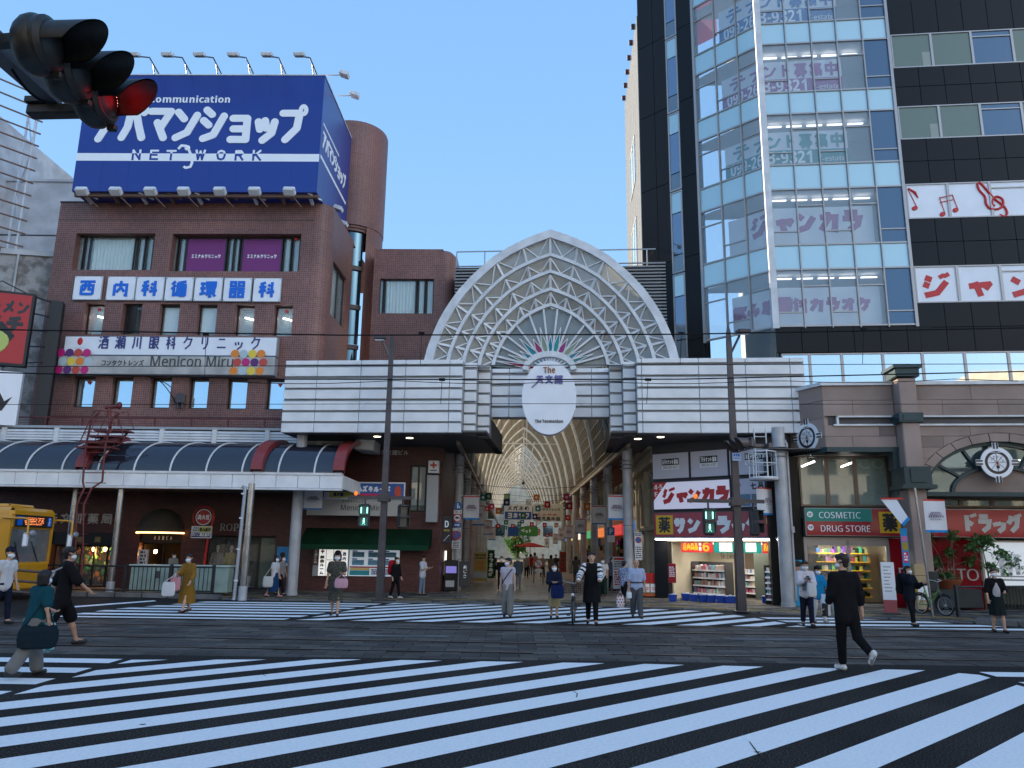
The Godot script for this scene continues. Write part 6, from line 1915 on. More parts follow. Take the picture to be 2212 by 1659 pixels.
	put(t,"pale_flank",MB.new(flank).span(0,7,-.3,8.0,28.6,0),M("flank_white",K(.20,.215,.235),.95,.0,{"spec": .1}))
	for k in 3:
		for j in 2:
			var fx:=3.2+j*1.3
			var fr:=frame_mb(Rect2(fx,11.4+k*4.6,1.25,2.6),.05,.06,.06)
			fr.xf=flank
			var ff:=put(t,"flank_window",frame_mb(Rect2(fx,11.4+k*4.6,1.25,2.6),.05,.06,.06),mats.white_steel,flank)
			put(ff,"pane",nM().span(fx+.06,11.46+k*4.6,.0,fx+1.19,13.94+k*4.6,.02),mats.spandrel)
	for k in 8:
		put(t,"flank_joint",MB.new(flank).span(.5+k*.95,7,0,.51+k*.95,28.6,.008),mats.mullion)
	for k in 6:
		put(t,"eave_bracket",MB.new(flank).box(V3(.8+k*1.3,28.5,.12),V3(.08,.3,.2)),mats.black)
	var xr:=26.0
	var bands:=[[147,232],[303,398],[473,575],[-80,75]]
	var sx:=func(u:float,v:float)->float:return on_f(RB,u,v).x
	var YR:=func(v:float)->float:return on_f(RB,2060,v).y
	var jw:float=(sx.call(2066,614)-sx.call(1973,614))
	var cuts:Array=[YR.call(760.0),YR.call(653.0),YR.call(573.0),YR.call(470.0),YR.call(394.0),YR.call(297.0),YR.call(225.0),YR.call(141.0),YR.call(68.0),top]
	for i in 5:
		var y0:float=cuts[i*2]
		var y1:float=cuts[i*2+1]
		var k:=0
		while gx+.08+k*jw*.62<xr:
			var xa:float=gx+.08+k*jw*.62
			for h in 2:
				put(t,"black_panel",nM().box(V3(xa+jw*.31,lerpf(y0,y1,.25+h*.5),-.05),V3(jw*.62-.015,(y1-y0)/2-.015,.1),Basis(),.008),mats.black_panel)
			k+=1
		put(t,"band_back",nM().span(gx+.06,y0,-.3,xr,y1,-.11),mats.black)
	for i in 4:
		var y0:float=cuts[i*2+1]
		var y1:float=cuts[i*2+2]
		var k:=0
		while gx+.1+k*jw<xr:
			var r:=Rect2(gx+.1+k*jw,y0,jw,y1-y0)
			var w:=put(t,"strip_window",frame_mb(r,.0,.05,.1),mats.mullion)
			var m:Material=mats.sign_white
			if i>=2:
				m=M("olive_pane",K(.16,.19,.15),.05,.25) if k%3!=2 else M("blue_pane",K(.10,.15,.21),.05,.5)
			put(w,"pane",nM().span(r.position.x+.05,y0+.05,-.06,r.end.x-.05,y1-.05,-.045),m)
			if i>=2 and k==0:
				put(w,"inner_post",nM().span(r.end.x-.4,y0+.05,-.044,r.end.x-.06,lerpf(y0,y1,.45),-.04),M("post_pale",K(.33,.36,.32),.6))
			if k%3==2:
				put(w,"transom",nM().span(r.position.x,lerpf(y0,y1,.8),-.05,r.end.x,lerpf(y0,y1,.8)+.05,-.002),mats.mullion)
			k+=1
	var P:=func(u:float,v:float)->Vector2:
		var q:=on_f(RB,u,v)
		return V2(q.x,q.y)
	var nm:=nM()
	for e in [[1977,449,1962,408],[2037,462,2030,425],[2065,453,2058,420]]:
		var a:Vector2=P.call(e[0],e[1])
		var b:Vector2=P.call(e[2],e[3])
		nm.ball(V3(a.x,a.y,-.03),V3(.13,.1,.012),Basis(Vector3.BACK,.5))
		nm.bar(V3(a.x+.1,a.y,-.035),V3(b.x,b.y,-.035),.035,.02)
	var q0:Vector2=P.call(2030,427)
	var q1:Vector2=P.call(2058,421)
	nm.bar(V3(q0.x,q0.y,-.03),V3(q1.x,q1.y,-.03),.1,.02)
	nm.bar(V3(q0.x,q0.y-.2,-.03),V3(q1.x,q1.y-.2,-.03),.08,.02)
	var f0:Vector2=P.call(1962,406)
	nm.tube([V3(f0.x,f0.y,-.03),V3(f0.x+.25,f0.y-.2,-.03),V3(f0.x+.36,f0.y-.45,-.03)],[.03,.06,.02],6)
	var clef:=[]
	for e in [[2160,463],[2170,467],[2176,460],[2170,446],[2148,428],[2128,405],[2117,394],[2112,398],[2116,410],[2128,424],[2131,440],[2140,450],[2156,451],[2167,443],[2166,430],[2154,424],[2145,430],[2144,440],[2150,444]]:
		var a:Vector2=P.call(e[0],e[1])
		clef.append(V3(a.x,a.y,-.03))
	nm.tube(smooth_line(clef),.05,6)
	put(t,"music_notes",nm,mats.letter_red)
	for e in [["ジ",1993,2050],["ャ",2089,2142],["ン",2185,2240]]:
		var a:Vector2=P.call(e[1],648)
		var b:Vector2=P.call(e[2],592)
		letters(t,"window_lettering",e[0],Rect2(a.x,a.y+.1,b.x-a.x,(b.y-a.y)*.95),.24,mats.letter_red,-.03,.012,false,false,1.0)
	for k in 14:
		var xa:float=-.1+k*jw*.62
		if xa<gx:
			put(t,"black_panel",nM().box(V3(xa+jw*.31,(cuts[0]+fl[0][0])/2,-.06),V3(jw*.62-.015,fl[0][0]-cuts[0]-.1,.1),Basis(),.008),mats.black_panel)
	put(t,"base_band_back",nM().span(0,7.0,-.5,gx+.1,fl[0][0]-.04,-.12),mats.black)
	var ju:=[1690,1751,1821,1910,1996,2088,2183,2280]
	for k in 7:
		var r:=rect_f(RB,ju[k],764,ju[k+1],832,.02)
		r.position.y=YR.call(834.0)
		r.size.y=cuts[0]-r.position.y
		var w:=put(t,"low_window",frame_mb(r,.02,.05,.1),mats.mullion)
		put(w,"pane",nM().span(r.position.x+.05,r.position.y,-.04,r.end.x-.05,r.end.y-.05,-.03),M("mirror_pale",K(.75,.78,.76),.03,.9))
	put(t,"low_wall",nM().span(-.2,0,-9,26,YR.call(834.0),-.3),mats.dark_grey)
	var inks:=[K(.30,.02,.14),K(.28,.015,.13),K(.0,.20,.17),K(.30,.02,.20),K(.0,.09,.32)]
	for i in 5:
		var y0:float=fl[i][0]
		var hh:float=fl[i][1]-y0
		var im:=M("ink%d"%i,inks[i],.6)
		for face in 2:
			var xf:=Transform3D() if face==0 else rc
			var xa:float=.1 if face==0 else c_left+(c_right-c_left)*.36
			var xb:float=(cw*(3.2 if i>=2 else 3.9)) if face==0 else c_right-.1
			var sheetb:=put(t,"window_banner",nM().span(xa,y0+.06,-.34,xb,y0+hh*.72,-.32),M("banner_white",K(.66,.70,.74),.7),xf)
			if i>=2:
				put(sheetb,"colour_band",nM().span(xa,y0+.1,-.32,xb,y0+hh*.36,-.314),im)
				var txt:String="ント募集中" if face==0 else "テナ"
				letters(sheetb,"lettering",txt,Rect2(xa+(.0 if face==0 else .3),y0+hh*.38,(xb-xa)*.97,hh*.3),.11,im,-.3,.008)
				latin(sheetb,"phone_lettering","3-9321" if face==0 else "099-26",Rect2(xa+(.0 if face==0 else .25),y0+hh*.1,(xb-xa)*(.55 if face==0 else .75),hh*.24),mats.letter_white,-.306,.006)
				if face==0:
					latin(sheetb,"agent_lettering","T-estate",Rect2(xa+(xb-xa)*.62,y0+hh*.12,(xb-xa)*.34,hh*.1),mats.letter_white,-.306,.006,false)
			else:
				if i==1:
					letters(sheetb,"lettering","ャンカラ" if face==0 else "ジ",Rect2(xa+(.0 if face==0 else 1.0),y0+hh*.26,(xb-xa)*(.9 if face==0 else .42),hh*.4),.26,im,-.3,.01)
				else:
					letters(sheetb,"lettering","題付カラオケ" if face==0 else "飲み放",Rect2(xa,y0+hh*.28,(xb-xa)*(.92 if face==0 else .98),hh*.26),.17,im,-.3,.01)
	var rs:=thing("red_roof_sign","bright red rooftop sign with white strokes on the glass tower","sign",RC)
	put(rs,"box",nM().span(-.4,28.8,-4.5,2.0,36,-.6),M("roof_red",K(.6,.02,.05),.4))
	put(rs,"white_stroke",nM().bar(V3(-.1,28.9,-.58),V3(.6,31.0,-.58),.3,.02).bar(V3(.7,28.9,-.58),V3(.9,29.8,-.58),.2,.02),mats.letter_white)
func smooth_line(p:Array,n:=4)->Array:
	var out:=[]
	for i in p.size()-1:
		for j in n:
			out.append((p[i] as Vector3).cubic_interpolate(p[i+1],p[maxi(i-1,0)],p[mini(i+2,p.size()-1)],j/float(n)))
	out.append(p[-1])
	return out
func build_store_front()->void:
	var s:=thing("drugstore_corner","angled drugstore corner with a red sign band and open front","shop",ST)
	var X:=func(u:float)->float:return on_f(ST,u,1100).x
	var Y:=func(v:float)->float:return on_f(ST,1430,v).y
	var xl:float=X.call(1408.0)
	var xr:float=X.call(1694.0)
	put(s,"body",nM().span(xl,Y.call(1166.0),-2.5,xr+.2,6.0,-.12),mats.dark_grey)
	put(s,"dark_pillar",nM().span(xl,0,-2.5,X.call(1437.0),Y.call(1166.0),-.1),mats.black_panel)
	put(s,"dark_pillar",nM().span(xr,0,-2.5,xr+.2,Y.call(1166.0),-.1),mats.black_panel)
	put(s,"store_walls",nM().span(X.call(1437.0),0,-3.6,xr+.4,Y.call(1166.0),-3.5).span(X.call(1437.0),Y.call(1166.0)-.06,-3.5,xr,Y.call(1166.0),-.1).span(X.call(1437.0),0,-3.5,X.call(1437.0)+.05,Y.call(1166.0),-.4),mats.cream_wall)
	put(s,"back_doorway",nM().span(X.call(1520.0),0,-3.5,X.call(1580.0),1.95,-3.45),M("door_brown",K(.16,.12,.09),.6))
	var texts:=["6Fテナント募集","7Fテナント募集","8Fテナント募集"]
	var us:=[[1411,1492],[1494,1577],[1579,1694]]
	for k in 3:
		var r:=Rect2(X.call(us[k][0]),Y.call(1036.0),X.call(us[k][1])-X.call(us[k][0]),Y.call(979.0)-Y.call(1036.0))
		var o:=sign_box("letting_sign","blank pale sign panel with a black %s letting plate"%["6F","7F","8F"][k],ST,r,.0,.1,M("pale_violet",K(.52,.52,.62),.45),mats.dark_grey)
		var pw:=r.size.x*.46
		var px:=r.size.x*(.27 if k<2 else .32)
		var py:=r.size.y*.36
		put(o,"plate",nM().span(px,py+.17,0,px+pw,py+.42,.008),mats.black)
		put(o,"phone_plate",nM().span(px,py,0,px+pw,py+.165,.008),mats.sign_white)
		latin(o,"floor_lettering",["6F","7F","8F"][k],Rect2(px+.03,py+.21,pw*.16,.17),mats.letter_white,.01,.005)
		letters(o,"lettering","テナント募集",Rect2(px+pw*.2,py+.2,pw*.77,.18),.03,mats.letter_white,.012,.004)
		latin(o,"phone_lettering","099-263-9321",Rect2(px+.06,py+.035,pw-.12,.1),mats.letter_black,.01,.004,false)
	var r:=Rect2(X.call(1412.0),Y.call(1102.0),X.call(1580.0)-X.call(1412.0),Y.call(1041.0)-Y.call(1102.0))
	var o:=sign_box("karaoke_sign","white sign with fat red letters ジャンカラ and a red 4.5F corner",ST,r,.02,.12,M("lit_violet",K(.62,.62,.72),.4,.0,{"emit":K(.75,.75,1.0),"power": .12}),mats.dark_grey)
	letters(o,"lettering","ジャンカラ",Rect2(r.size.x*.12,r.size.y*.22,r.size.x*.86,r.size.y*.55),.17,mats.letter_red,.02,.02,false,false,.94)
	put(o,"red_corner",nM().poly(PackedVector2Array([V2(.03,r.size.y-.03),V2(.03,r.size.y*.33),V2(r.size.x*.19,r.size.y-.03)]),0,.008),mats.letter_red)
	latin(o,"floor_lettering","4·5",Rect2(.06,r.size.y*.72,.36,.2),mats.letter_white,.01,.005)
	latin(o,"floor_letter","F",Rect2(.08,r.size.y*.48,.13,.18),mats.letter_white,.01,.005)
	r=Rect2(X.call(1588.0),Y.call(1101.0),X.call(1694.0)-X.call(1588.0),Y.call(1041.0)-Y.call(1101.0))
	o=sign_box("builder_sign","pale construction company sign lettered 七呂建設 with small photographs",ST,r,.02,.12,mats["pale_violet"],mats.dark_grey)
	letters(o,"lettering","七呂建設",Rect2(r.size.x*.34,r.size.y*.58,r.size.x*.6,r.size.y*.26),.045,mats.letter_black,.01,.006)
	put(o,"red_star",nM().poly(PackedVector2Array([V2(.12,.75),V2(.2,.95),V2(.28,.75),V2(.2,.8)]),0,.006),mats.letter_red)
	for k in 3:
		put(o,"photograph",nM().span(.06+k*.58,.06,0,.6+k*.58,r.size.y*.45,.005),M("photo%d"%k,[K(.10,.2,.32),K(.14,.18,.2),K(.12,.2,.12)][k],.5))
	r=Rect2(X.call(1414.0),Y.call(1161.0),X.call(1694.0)-X.call(1414.0),Y.call(1107.0)-Y.call(1161.0))
	o=sign_box("drugstore_sign","long red drugstore sign lettered サンドラッグ with a yellow 薬 square",ST,r,.12,.25,mats.sign_red,mats.dark_grey)
	put(o,"yellow_square",nM().span(.12,r.size.y*.12,0,.12+r.size.y*.76,r.size.y*.88,.008),mats.sign_yellow)
	letters(o,"yellow_lettering","薬",Rect2(.18,r.size.y*.16,r.size.y*.64,r.size.y*.68),.07,mats.letter_black,.016,.008)
	letters(o,"lettering","サンドラッグ",Rect2(r.size.x*.165,r.size.y*.16,r.size.x*.68,r.size.y*.66),.16,mats.letter_white,.02,.02,false,false,.93)
	put(o,"sun_mark",nM().poly(PackedVector2Array([V2(r.size.x*.88,r.size.y*.7),V2(r.size.x*.92,r.size.y*.85),V2(r.size.x*.97,r.size.y*.85),V2(r.size.x*.94,r.size.y*.5),V2(r.size.x*.88,r.size.y*.5)]),0,.01),mats.sign_yellow)
	put(o,"teal_mark",nM().poly(PackedVector2Array([V2(r.size.x*.92,r.size.y*.2),V2(r.size.x*.97,r.size.y*.45),V2(r.size.x*.985,r.size.y*.2)]),0,.01),mats.sign_teal)
	var n:=5
	for k in n:
		var xa:=lerpf(X.call(1420.0),xr-.1,k/float(n))
		var xb:=lerpf(X.call(1420.0),xr-.1,(k+.94)/n)
		var ty:float=Y.call(1165.0)
		var tl:=thing("fluorescent_tube","lit fluorescent tube under the red drugstore sign","lamp",shift(ST,V3(xa,ty,.2)),"tubes under the drugstore sign")
		put(tl,"tube",nM().tube([V3(0,0,0),V3(xb-xa,0,0)],.025,8),mats.tube_light)
		put(tl,"batten",nM().span(0,.03,-.05,xb-xa,.07,.05),mats.white_steel)
		var al:=AreaLight3D.new()
		al.name="tube_light"
		al.area_size=V2(xb-xa,.06)
		al.light_energy=.35
		al.light_color=K(1,.96,.9)
		al.shadow_enabled=true
		al.transform=shift(ST,V3((xa+xb)/2,ty-.05,.2))*Transform3D(Basis(Vector3.RIGHT,-PI/2),Vector3.ZERO)
		add_child(al,true)
	var cl:=AreaLight3D.new()
	cl.name="store_ceiling_light"
	cl.area_size=V2(3.0,1.6)
	cl.light_energy=2.4
	cl.light_color=K(1,.96,.88)
	cl.shadow_enabled=true
	cl.transform=shift(ST,V3((X.call(1437.0)+xr)/2,Y.call(1166.0)-.16,-1.8))*Transform3D(Basis(Vector3.RIGHT,-PI/2),Vector3.ZERO)
	add_child(cl,true)
	put(s,"ceiling_lamp",nM().span((X.call(1437.0)+xr)/2-1.5,Y.call(1166.0)-.13,-2.6,(X.call(1437.0)+xr)/2+1.5,Y.call(1166.0)-.09,-1.0),M("soft_lamp",K(.9,.9,.88),.5,.0,{"emit":K(1,.97,.92),"power": 1.2}))
	var py:float=Y.call(1192.0)
	var ph:float=Y.call(1168.0)-py
	for e in [[1462,1530,"red","red sale poster lettered 店内商品 with a yellow 6 at the drugstore's left"],[1532,1634,"teal","teal sale poster with an orange bottle picture in the drugstore opening"],[1636,1694,"red","red sale poster lettered 店内商品 next to the ringed column"]]:
		var xa:float=X.call(e[0])
		var xb:float=X.call(e[1])
		var po:=thing("sale_poster",e[3],"poster",shift(ST,V3(xa,py,-.25)))
		put(po,"sheet",nM().span(0,0,-.015,xb-xa,ph,0),mats.letter_red if e[2]=="red" else mats.sign_teal)
		var w:=xb-xa
		if e[2]=="red":
			letters(po,"lettering","店内商品",Rect2(w*.06,ph*.15,w*.48,ph*.7),.03,mats.sign_yellow,.006,.005)
			letters(po,"small_lettering","本日",Rect2(w*.55,ph*.1,w*.11,ph*.8),.02,mats.letter_white,.006,.005,false,true)
			latin(po,"figure","6",Rect2(w*.69,ph*.08,w*.2,ph*.84),mats.sign_yellow,.006,.006)
		else:
			put(po,"cards",nM().span(w*.12,ph*.1,0,w*.4,ph*.9,.006).span(w*.68,ph*.1,0,w*.9,ph*.9,.006),mats.sign_white)
			put(po,"bottle_picture",nM().ball(V3(w*.53,ph*.45,.003),V3(w*.1,ph*.42,.008)),M("print_orange",K(.5,.12,.03),.5))
	latin(s,"wall_lettering","1F DRUG&LIFE",Rect2(X.call(1466.0),Y.call(1206.0),1.3,.16),mats.dark_grey,-3.47,.01,false)
	latin(s,"second_wall_lettering","2F COSMETIC",Rect2(X.call(1466.0),Y.call(1195.0),1.2,.15),mats.dark_grey,-3.47,.01,false)
	var packs:=[]
	var tints:=["white","crimson","blue","pink","teal","cream","brown","pale grey","purple","pale pink"]
	for k in 10:
		var pm:=nM().box(V3(0,.5,0),V3(1,1,1),Basis(),.06).mesh()
		packs.append([pm,M("pack%d"%k,[K(.66,.66,.68),K(.50,.14,.20),K(.16,.28,.48),K(.60,.42,.47),K(.20,.42,.44),K(.62,.54,.40),K(.34,.20,.16),K(.62,.60,.60),K(.22,.18,.28),K(.68,.62,.62)][k],.35,.0,{"coat": .4})])
	var rack:=func(called:String,label:String,u:float,v:float,w:float,h:float,rows:int,per:int,glabel:String,group:String)->void:
		var foot:=on_y(u,v,.035)
		var t2:=Transform3D(ST.basis.rotated(Vector3.UP,-.35),V3(foot.x,.035,foot.z))
		var rk:=thing(called,label,"rack",t2)
		put(rk,"back_grid",nM().span(-w/2,.1,-.22,w/2,h,-.19),M("rack_dark",K(.05,.05,.055),.5))
		for sx in [-w/2,w/2]:
			put(rk,"side_frame",nM().span(sx-.015,0,-.22,sx+.015,h,.2),mats["rack_dark"])
		for i in rows:
			var y:=.18+(h-.2)*i/rows
			put(rk,"shelf",nM().span(-w/2,y-.02,-.2,w/2,y,.18),mats.white_steel)
			put(rk,"price_rail",nM().span(-w/2,y-.05,.18,w/2,y+.01,.19),mats.sign_white)
			var ph2:=(h-.2)/rows*.72
			for j in per:
				var c=packs[(j/3+i*3+rng.randi()%3)%10]
				var sc:=V3(w/per*.82,ph2*rng.randf_range(.7,1.0),.12)
				var pk:=put(self,"product_pack",c[0],c[1],t2*Transform3D(Basis.from_scale(sc),V3(-w/2+w*(j+.5)/per,y+.001,.06+rng.randf_range(-.03,.03))))
				tag(pk,tints[packs.find(c)]+" "+glabel,"product",group)
	rack.call("product_rack","wide dark product rack in the middle of the open drugstore front",1540,1292,1.75,1.35,4,16,"small packaged product on the wide middle rack of the drugstore front","products on the middle rack")
	rack.call("product_rack","narrow product rack by the left side of the drugstore opening",1466,1288,.62,1.6,6,6,"small packaged product on the narrow left rack of the drugstore front","products on the left rack")
	rack.call("product_rack","tall product rack further inside the drugstore beside the dark doorway",1505,1281,.9,1.7,5,9,"small packaged product on the tall rack inside the drugstore","products on the inner rack")
	rack.call("product_rack","product rack between the street lamp pole and the cream wall",1632,1291,.95,1.2,4,8,"small packaged product on the rack right of the lamp pole","products on the right rack")
	rack.call("card_rack","slim card rack with rows of small boxes beside the ringed column",1674,1306,.42,1.3,6,4,"small box on the slim card rack beside the ringed column","boxes on the card rack")
	var bk:Node3D
	for k in 9:
		var p:=on_y([1481,1499,1518,1537,1556,1574,1453,1655,1590][k],[1297,1299,1300,1301,1302,1303,1299,1303,1303][k],.035)
		if k==0:
			bk=thing("blue_basket","blue plastic basket of goods at the foot of the drugstore racks","basket",at_pos(p,-.1),"blue baskets before the drugstore")
			var bm:=nM()
			for q in [[-1,0],[1,0],[0,-1],[0,1]]:
				bm.box(V3(q[0]*.12,.12,q[1]*.12),V3(.02 if q[0] else .25,.22,.02 if q[1] else .26),Basis(Vector3.BACK,-q[0]*.12)*Basis(Vector3.RIGHT,q[1]*.12))
			bm.span(-.11,.0,-.11,.11,.02,.11)
			put(bk,"basket",bm,M("basket_blue",K(.01,.06,.36),.4))
			put(bk,"rim",nM().box(V3(0,.225,.14),V3(.28,.03,.03)).box(V3(0,.225,-.14),V3(.28,.03,.03)),mats["basket_blue"])
			put(bk,"goods",nM().box(V3(-.04,.2,0),V3(.1,.1,.18),Basis(Vector3.UP,.3)).box(V3(.06,.22,.02),V3(.09,.12,.14),Basis(Vector3.UP,-.4)),mats.sign_white)
		else:
			copy_of(bk,at_pos(p,-.1+rng.randf_range(-.1,.1)))
	for k in 2:
		var p:=on_y(1405+k*27,1290,.035)
		var dl:=thing("carton_dolly",["orange dolly stacked with red price cartons by the black pillar","blue dolly stacked with green price cartons by the black pillar"][k],"dolly",at_pos(p,-.2))
		put(dl,"dolly",nM().span(-.27,.05,-.2,.27,.13,.2),[M("dolly_orange",K(.5,.1,.02),.5),M("dolly_blue",K(.02,.2,.5),.5)][k])
		for q in [[-.2,-.15],[.2,-.15],[-.2,.15],[.2,.15]]:
			put(dl,"wheel",nM().ball(V3(q[0],.03,q[1]),V3(.03,.03,.02),Basis(),8),mats.black)
		for i in 2:
			for j in 2:
				var cx:=-.135+j*.27
				put(dl,"carton",nM().box(V3(cx,.33+i*.38,0),V3(.255,.37,.36),Basis(),.008),[M("carton_red",K(.42,.03,.03),.7),M("carton_green",K(.12,.3,.06),.7)][k] if i==1 else M("carton_brown",K(.4,.3,.17),.8))
				if i==0:
					put(dl,"price_card",nM().span(cx-.11,.2,.18,cx+.11,.5,.186),mats.sign_white)
					latin(dl,"price",["128","60"][k],Rect2(cx-.08,.27,.16,.12),mats.letter_red,.188,.004)
	var tb:=panel_on(wall_frame(5,-29.4,9,-28.0),"tobacco_stand","tall maroon notice stand on the dark pillar left of the drugstore racks","sign",1443,1217,1460,1259,.3,mats.sign_red,.05)
	text_rows(tb,.15,.3,.85,.85,6,mats.sign_white)
func emblem(parent:Node3D,c:Vector3,s:float)->void:
	var disc:=Transform3D(Basis(Vector3.RIGHT,PI/2),c)
	put(parent,"plate",nM().lathe([V2(.80*s,-.05),V2(.80*s,.0),V2(0,0)],40,disc),mats.sign_white)
	for a in 4:
		var d:=V3(sin(a*PI/2),cos(a*PI/2),0)
		var w:=V3(d.y,-d.x,0)
		put(parent,"arm",nM().box(c+d*.85*s+V3(0,0,-.02),V3(.3,.36,.06)*s if absf(d.y)>.5 else V3(.36,.3,.06)*s),mats.sign_white)
		for k in [-1,1]:
			put(parent,"arm_bar",nM().box(c+d*.88*s+w*.08*s*k+V3(0,0,.012),V3(.08,.34,.02)*s if absf(d.y)>.5 else V3(.34,.08,.02)*s),mats.letter_black)
	put(parent,"ring",nM().lathe([V2(.60*s,.004),V2(.46*s,.004)],40,disc),mats.letter_black)
	for a in 4:
		put(parent,"needle",nM().box(c+V3(0,0,.008),V3(.02,.9,.006)*s,Basis(Vector3.BACK,a*PI/4+.05)),mats.letter_black)
	for k in 5:
		var an:=[2.6,2.05,1.45,.85,.3][k] as float
		latin(parent,"letter","IZURO"[k],Rect2(c.x+cos(an)*.3*s-.045*s,c.y+sin(an)*.3*s-.06*s,.09*s if k>0 else .03*s,.12*s),mats.grey_steel,c.z+.012,.006)
	latin(parent,"ring_lettering","IZURO STREET",Rect2(c.x-.3*s,c.y+.49*s,.6*s,.07*s),mats.letter_white,c.z+.012,.006,false)
	put(parent,"figure_mark",nM().ball(c+V3(.02*s,-.22*s,.01),V3(.09,.1,.02)*s),mats.letter_black)
	put(parent,"red_mark",nM().ball(c+V3(.02*s,-.06*s,.012),V3(.05,.06,.02)*s),mats.letter_red)
func build_brown_block()->void:
	var b:=thing("stone_arcade_block","brown stone block with teal trim and an arched window over the drugstore","building",BR)
	var X:=func(u:float,v:=950.0,out:=.0)->float:return on_f(BR,u,v,out).x
	var Y:=func(v:float,out:=.0)->float:return on_f(BR,1960,v,out).y
	var x0:float=X.call(1783.0)
	var px0:float=X.call(1938.0)
	var px1:float=X.call(1976.0)
	var xe:=17.0
	var y_top:float=Y.call(832.0)
	var y_l1:float=Y.call(864.0)
	var y_s1:float=Y.call(898.0)
	var y_s0:float=Y.call(918.0)
	var y_m:float=Y.call(942.0)
	var y_b:float=Y.call(966.0)
	var ac:float=X.call(2158.0)
	var ay:float=Y.call(1062.0)
	var ar:float=ac-X.call(1990.0)
	var ah:float=Y.call(953.0)-ay
	var stone:=func(xa:float,ya:float,xb:float,yb:float,k:int)->void:
		var poly:=PackedVector2Array([V2(xa,ya),V2(xb,ya),V2(xb,yb),V2(xa,yb)])
		var ell:=PackedVector2Array()
		for i in 25:
			ell.append(V2(ac+cos(PI*i/24)*(ar+.28),ay+sin(PI*i/24)*(ah+.28)))
		ell.append(V2(ac-ar-.28,ay-3)); ell.append(V2(ac+ar+.28,ay-3))
		for p in Geometry2D.clip_polygons(poly,ell):
			if not Geometry2D.is_polygon_clockwise(p):
				put(b,"stone_slab",nM().poly(p,-.08,.0),mats.stone if k%3 else mats.stone_dark)
	var jn:=.012
	var row:=0
	for e in [[y_l1,y_top,1.9],[y_s1,y_l1,1.75],[y_m,y_s0,1.75],[y_b,y_m,1.6],[Y.call(990.0),y_b,1.5],[Y.call(1014.0),Y.call(990.0),1.5],[ay,Y.call(1014.0),1.5]]:
		for bay in 2:
			if bay==0 and row>3:
				continue
			var xa:float=x0 if bay==0 else px1+.02
			var xb:float=px0-.02 if bay==0 else xe
			var x:=xa
			var k:=row
			var w:float=e[2]*(.55 if row%2 else 1.0)
			while x<xb-.05:
				var nx:=minf(xb,x+w)
				if xb-nx<.4:
					nx=xb
				stone.call(x+jn/2,e[0]+jn/2,nx-jn/2,e[1]-jn/2,k)
				x=nx
				w=e[2]
				k+=1
		row+=1
	for i in 13:
		var a0:=PI*i/13.0
		var a1:=PI*(i+1)/13.0-.012
		put(b,"arch_stone",nM().poly(PackedVector2Array([V2(ac+cos(a0)*ar,ay+sin(a0)*ah),V2(ac+cos(a0)*(ar+.27),ay+sin(a0)*(ah+.27)),V2(ac+cos(a1)*(ar+.27),ay+sin(a1)*(ah+.27)),V2(ac+cos(a1)*ar,ay+sin(a1)*ah)]),-.3,.006),mats.stone)
	var back:=nM()
	back.span(x0+.05,y_b+.02,-.5,px0,y_top-.02,-.09)
	back.span(px0,ay+ah+.1,-.5,xe,y_top-.02,-.09)
	put(b,"backing",back,mats.dark_grey)
	put(b,"cornice",nM().span(x0-.05,y_top,-1.6,px0-.02,y_top+.12,.08).span(px1+.02,y_top,-1.6,xe,y_top+.12,.08),mats.white_steel)
	put(b,"slot_back",nM().span(x0+.5,y_s0,-.5,px0,y_s1,-.42).span(px1,y_s0,-.5,xe,y_s1,-.42),mats.stone_dark)
	put(b,"slot_edge",nM().span(x0+.4,y_s1-.05,-.4,px0,y_s1,.05).span(x0+.3,y_s0-.03,-.4,px0,y_s0+.03,.06).span(x0+.4,y_s0,-.4,x0+.47,y_s1,.05).span(px1,y_s1-.05,-.4,xe,y_s1,.05).span(px1,y_s0-.03,-.4,xe,y_s0+.03,.06),mats.white_steel)
	for k in 9:
		put(b,"slot_fin",nM().bar(V3(x0+.9+k*1.4,y_s1-.08,-.35),V3(x0+1.5+k*1.4,y_s0+.05,-.1),.04),mats.dark_grey)
	var fl:=Transform3D(Basis(Vector3.UP,-1.05),V3(x0,0,0))
	var flm:=nM()
	for k in 4:
		var ya:float=[y_b,y_m,y_s0+.25,y_l1][k]
		var yb:float=[y_m,y_s0+.25,y_l1,y_top][k]
		put(b,"flank_slab",MB.new(fl).span(-1.9,ya+.006,-.3,-.006,yb-.006,.0),mats.stone if k%2 else mats.stone_dark)
	put(b,"flank_cornice",MB.new(fl).span(-1.9,y_top,-.6,.0,y_top+.12,.08),mats.white_steel)
	put(b,"flank_lintel",MB.new(fl).span(-1.9,y_b-.16,-.5,.02,y_b,.06),mats.teal_metal)
	var em:=thing("flank_emblem","round white compass emblem on the splayed stone flank","emblem",BR*fl)
	emblem(em,V3(-.75,(y_b+y_s0)/2+.05,.06),.62)
	put(b,"lintel",nM().span(x0,y_b-.16,-.4,px0+.1,y_b,.07).span(px0-.2,Y.call(1014.0),-.4,px0-.02,y_b-.16,.05),mats.teal_metal)
	var pr:=thing("stone_pier","tall square brown stone pier with teal metal blocks and a dark tiled foot","pier",shift(BR,V3((px0+px1)/2,0,.15)))
	var hw:=(px1-px0)/2
	var yt:float=Y.call(823.0)
	put(pr,"shaft",nM().box(V3(0,(yt+1.2)/2,0),V3(hw*2,yt-1.2,.75),Basis(),.03),mats.stone)
	put(pr,"cap",nM().box(V3(0,yt+.17,0),V3(hw*2+.2,.3,.95),Basis(),.02).box(V3(0,yt+.36,0),V3(hw*2+.36,.1,1.1)).box(V3(0,yt+.45,0),V3(hw*1.2,.08,.6)),mats.teal_metal)
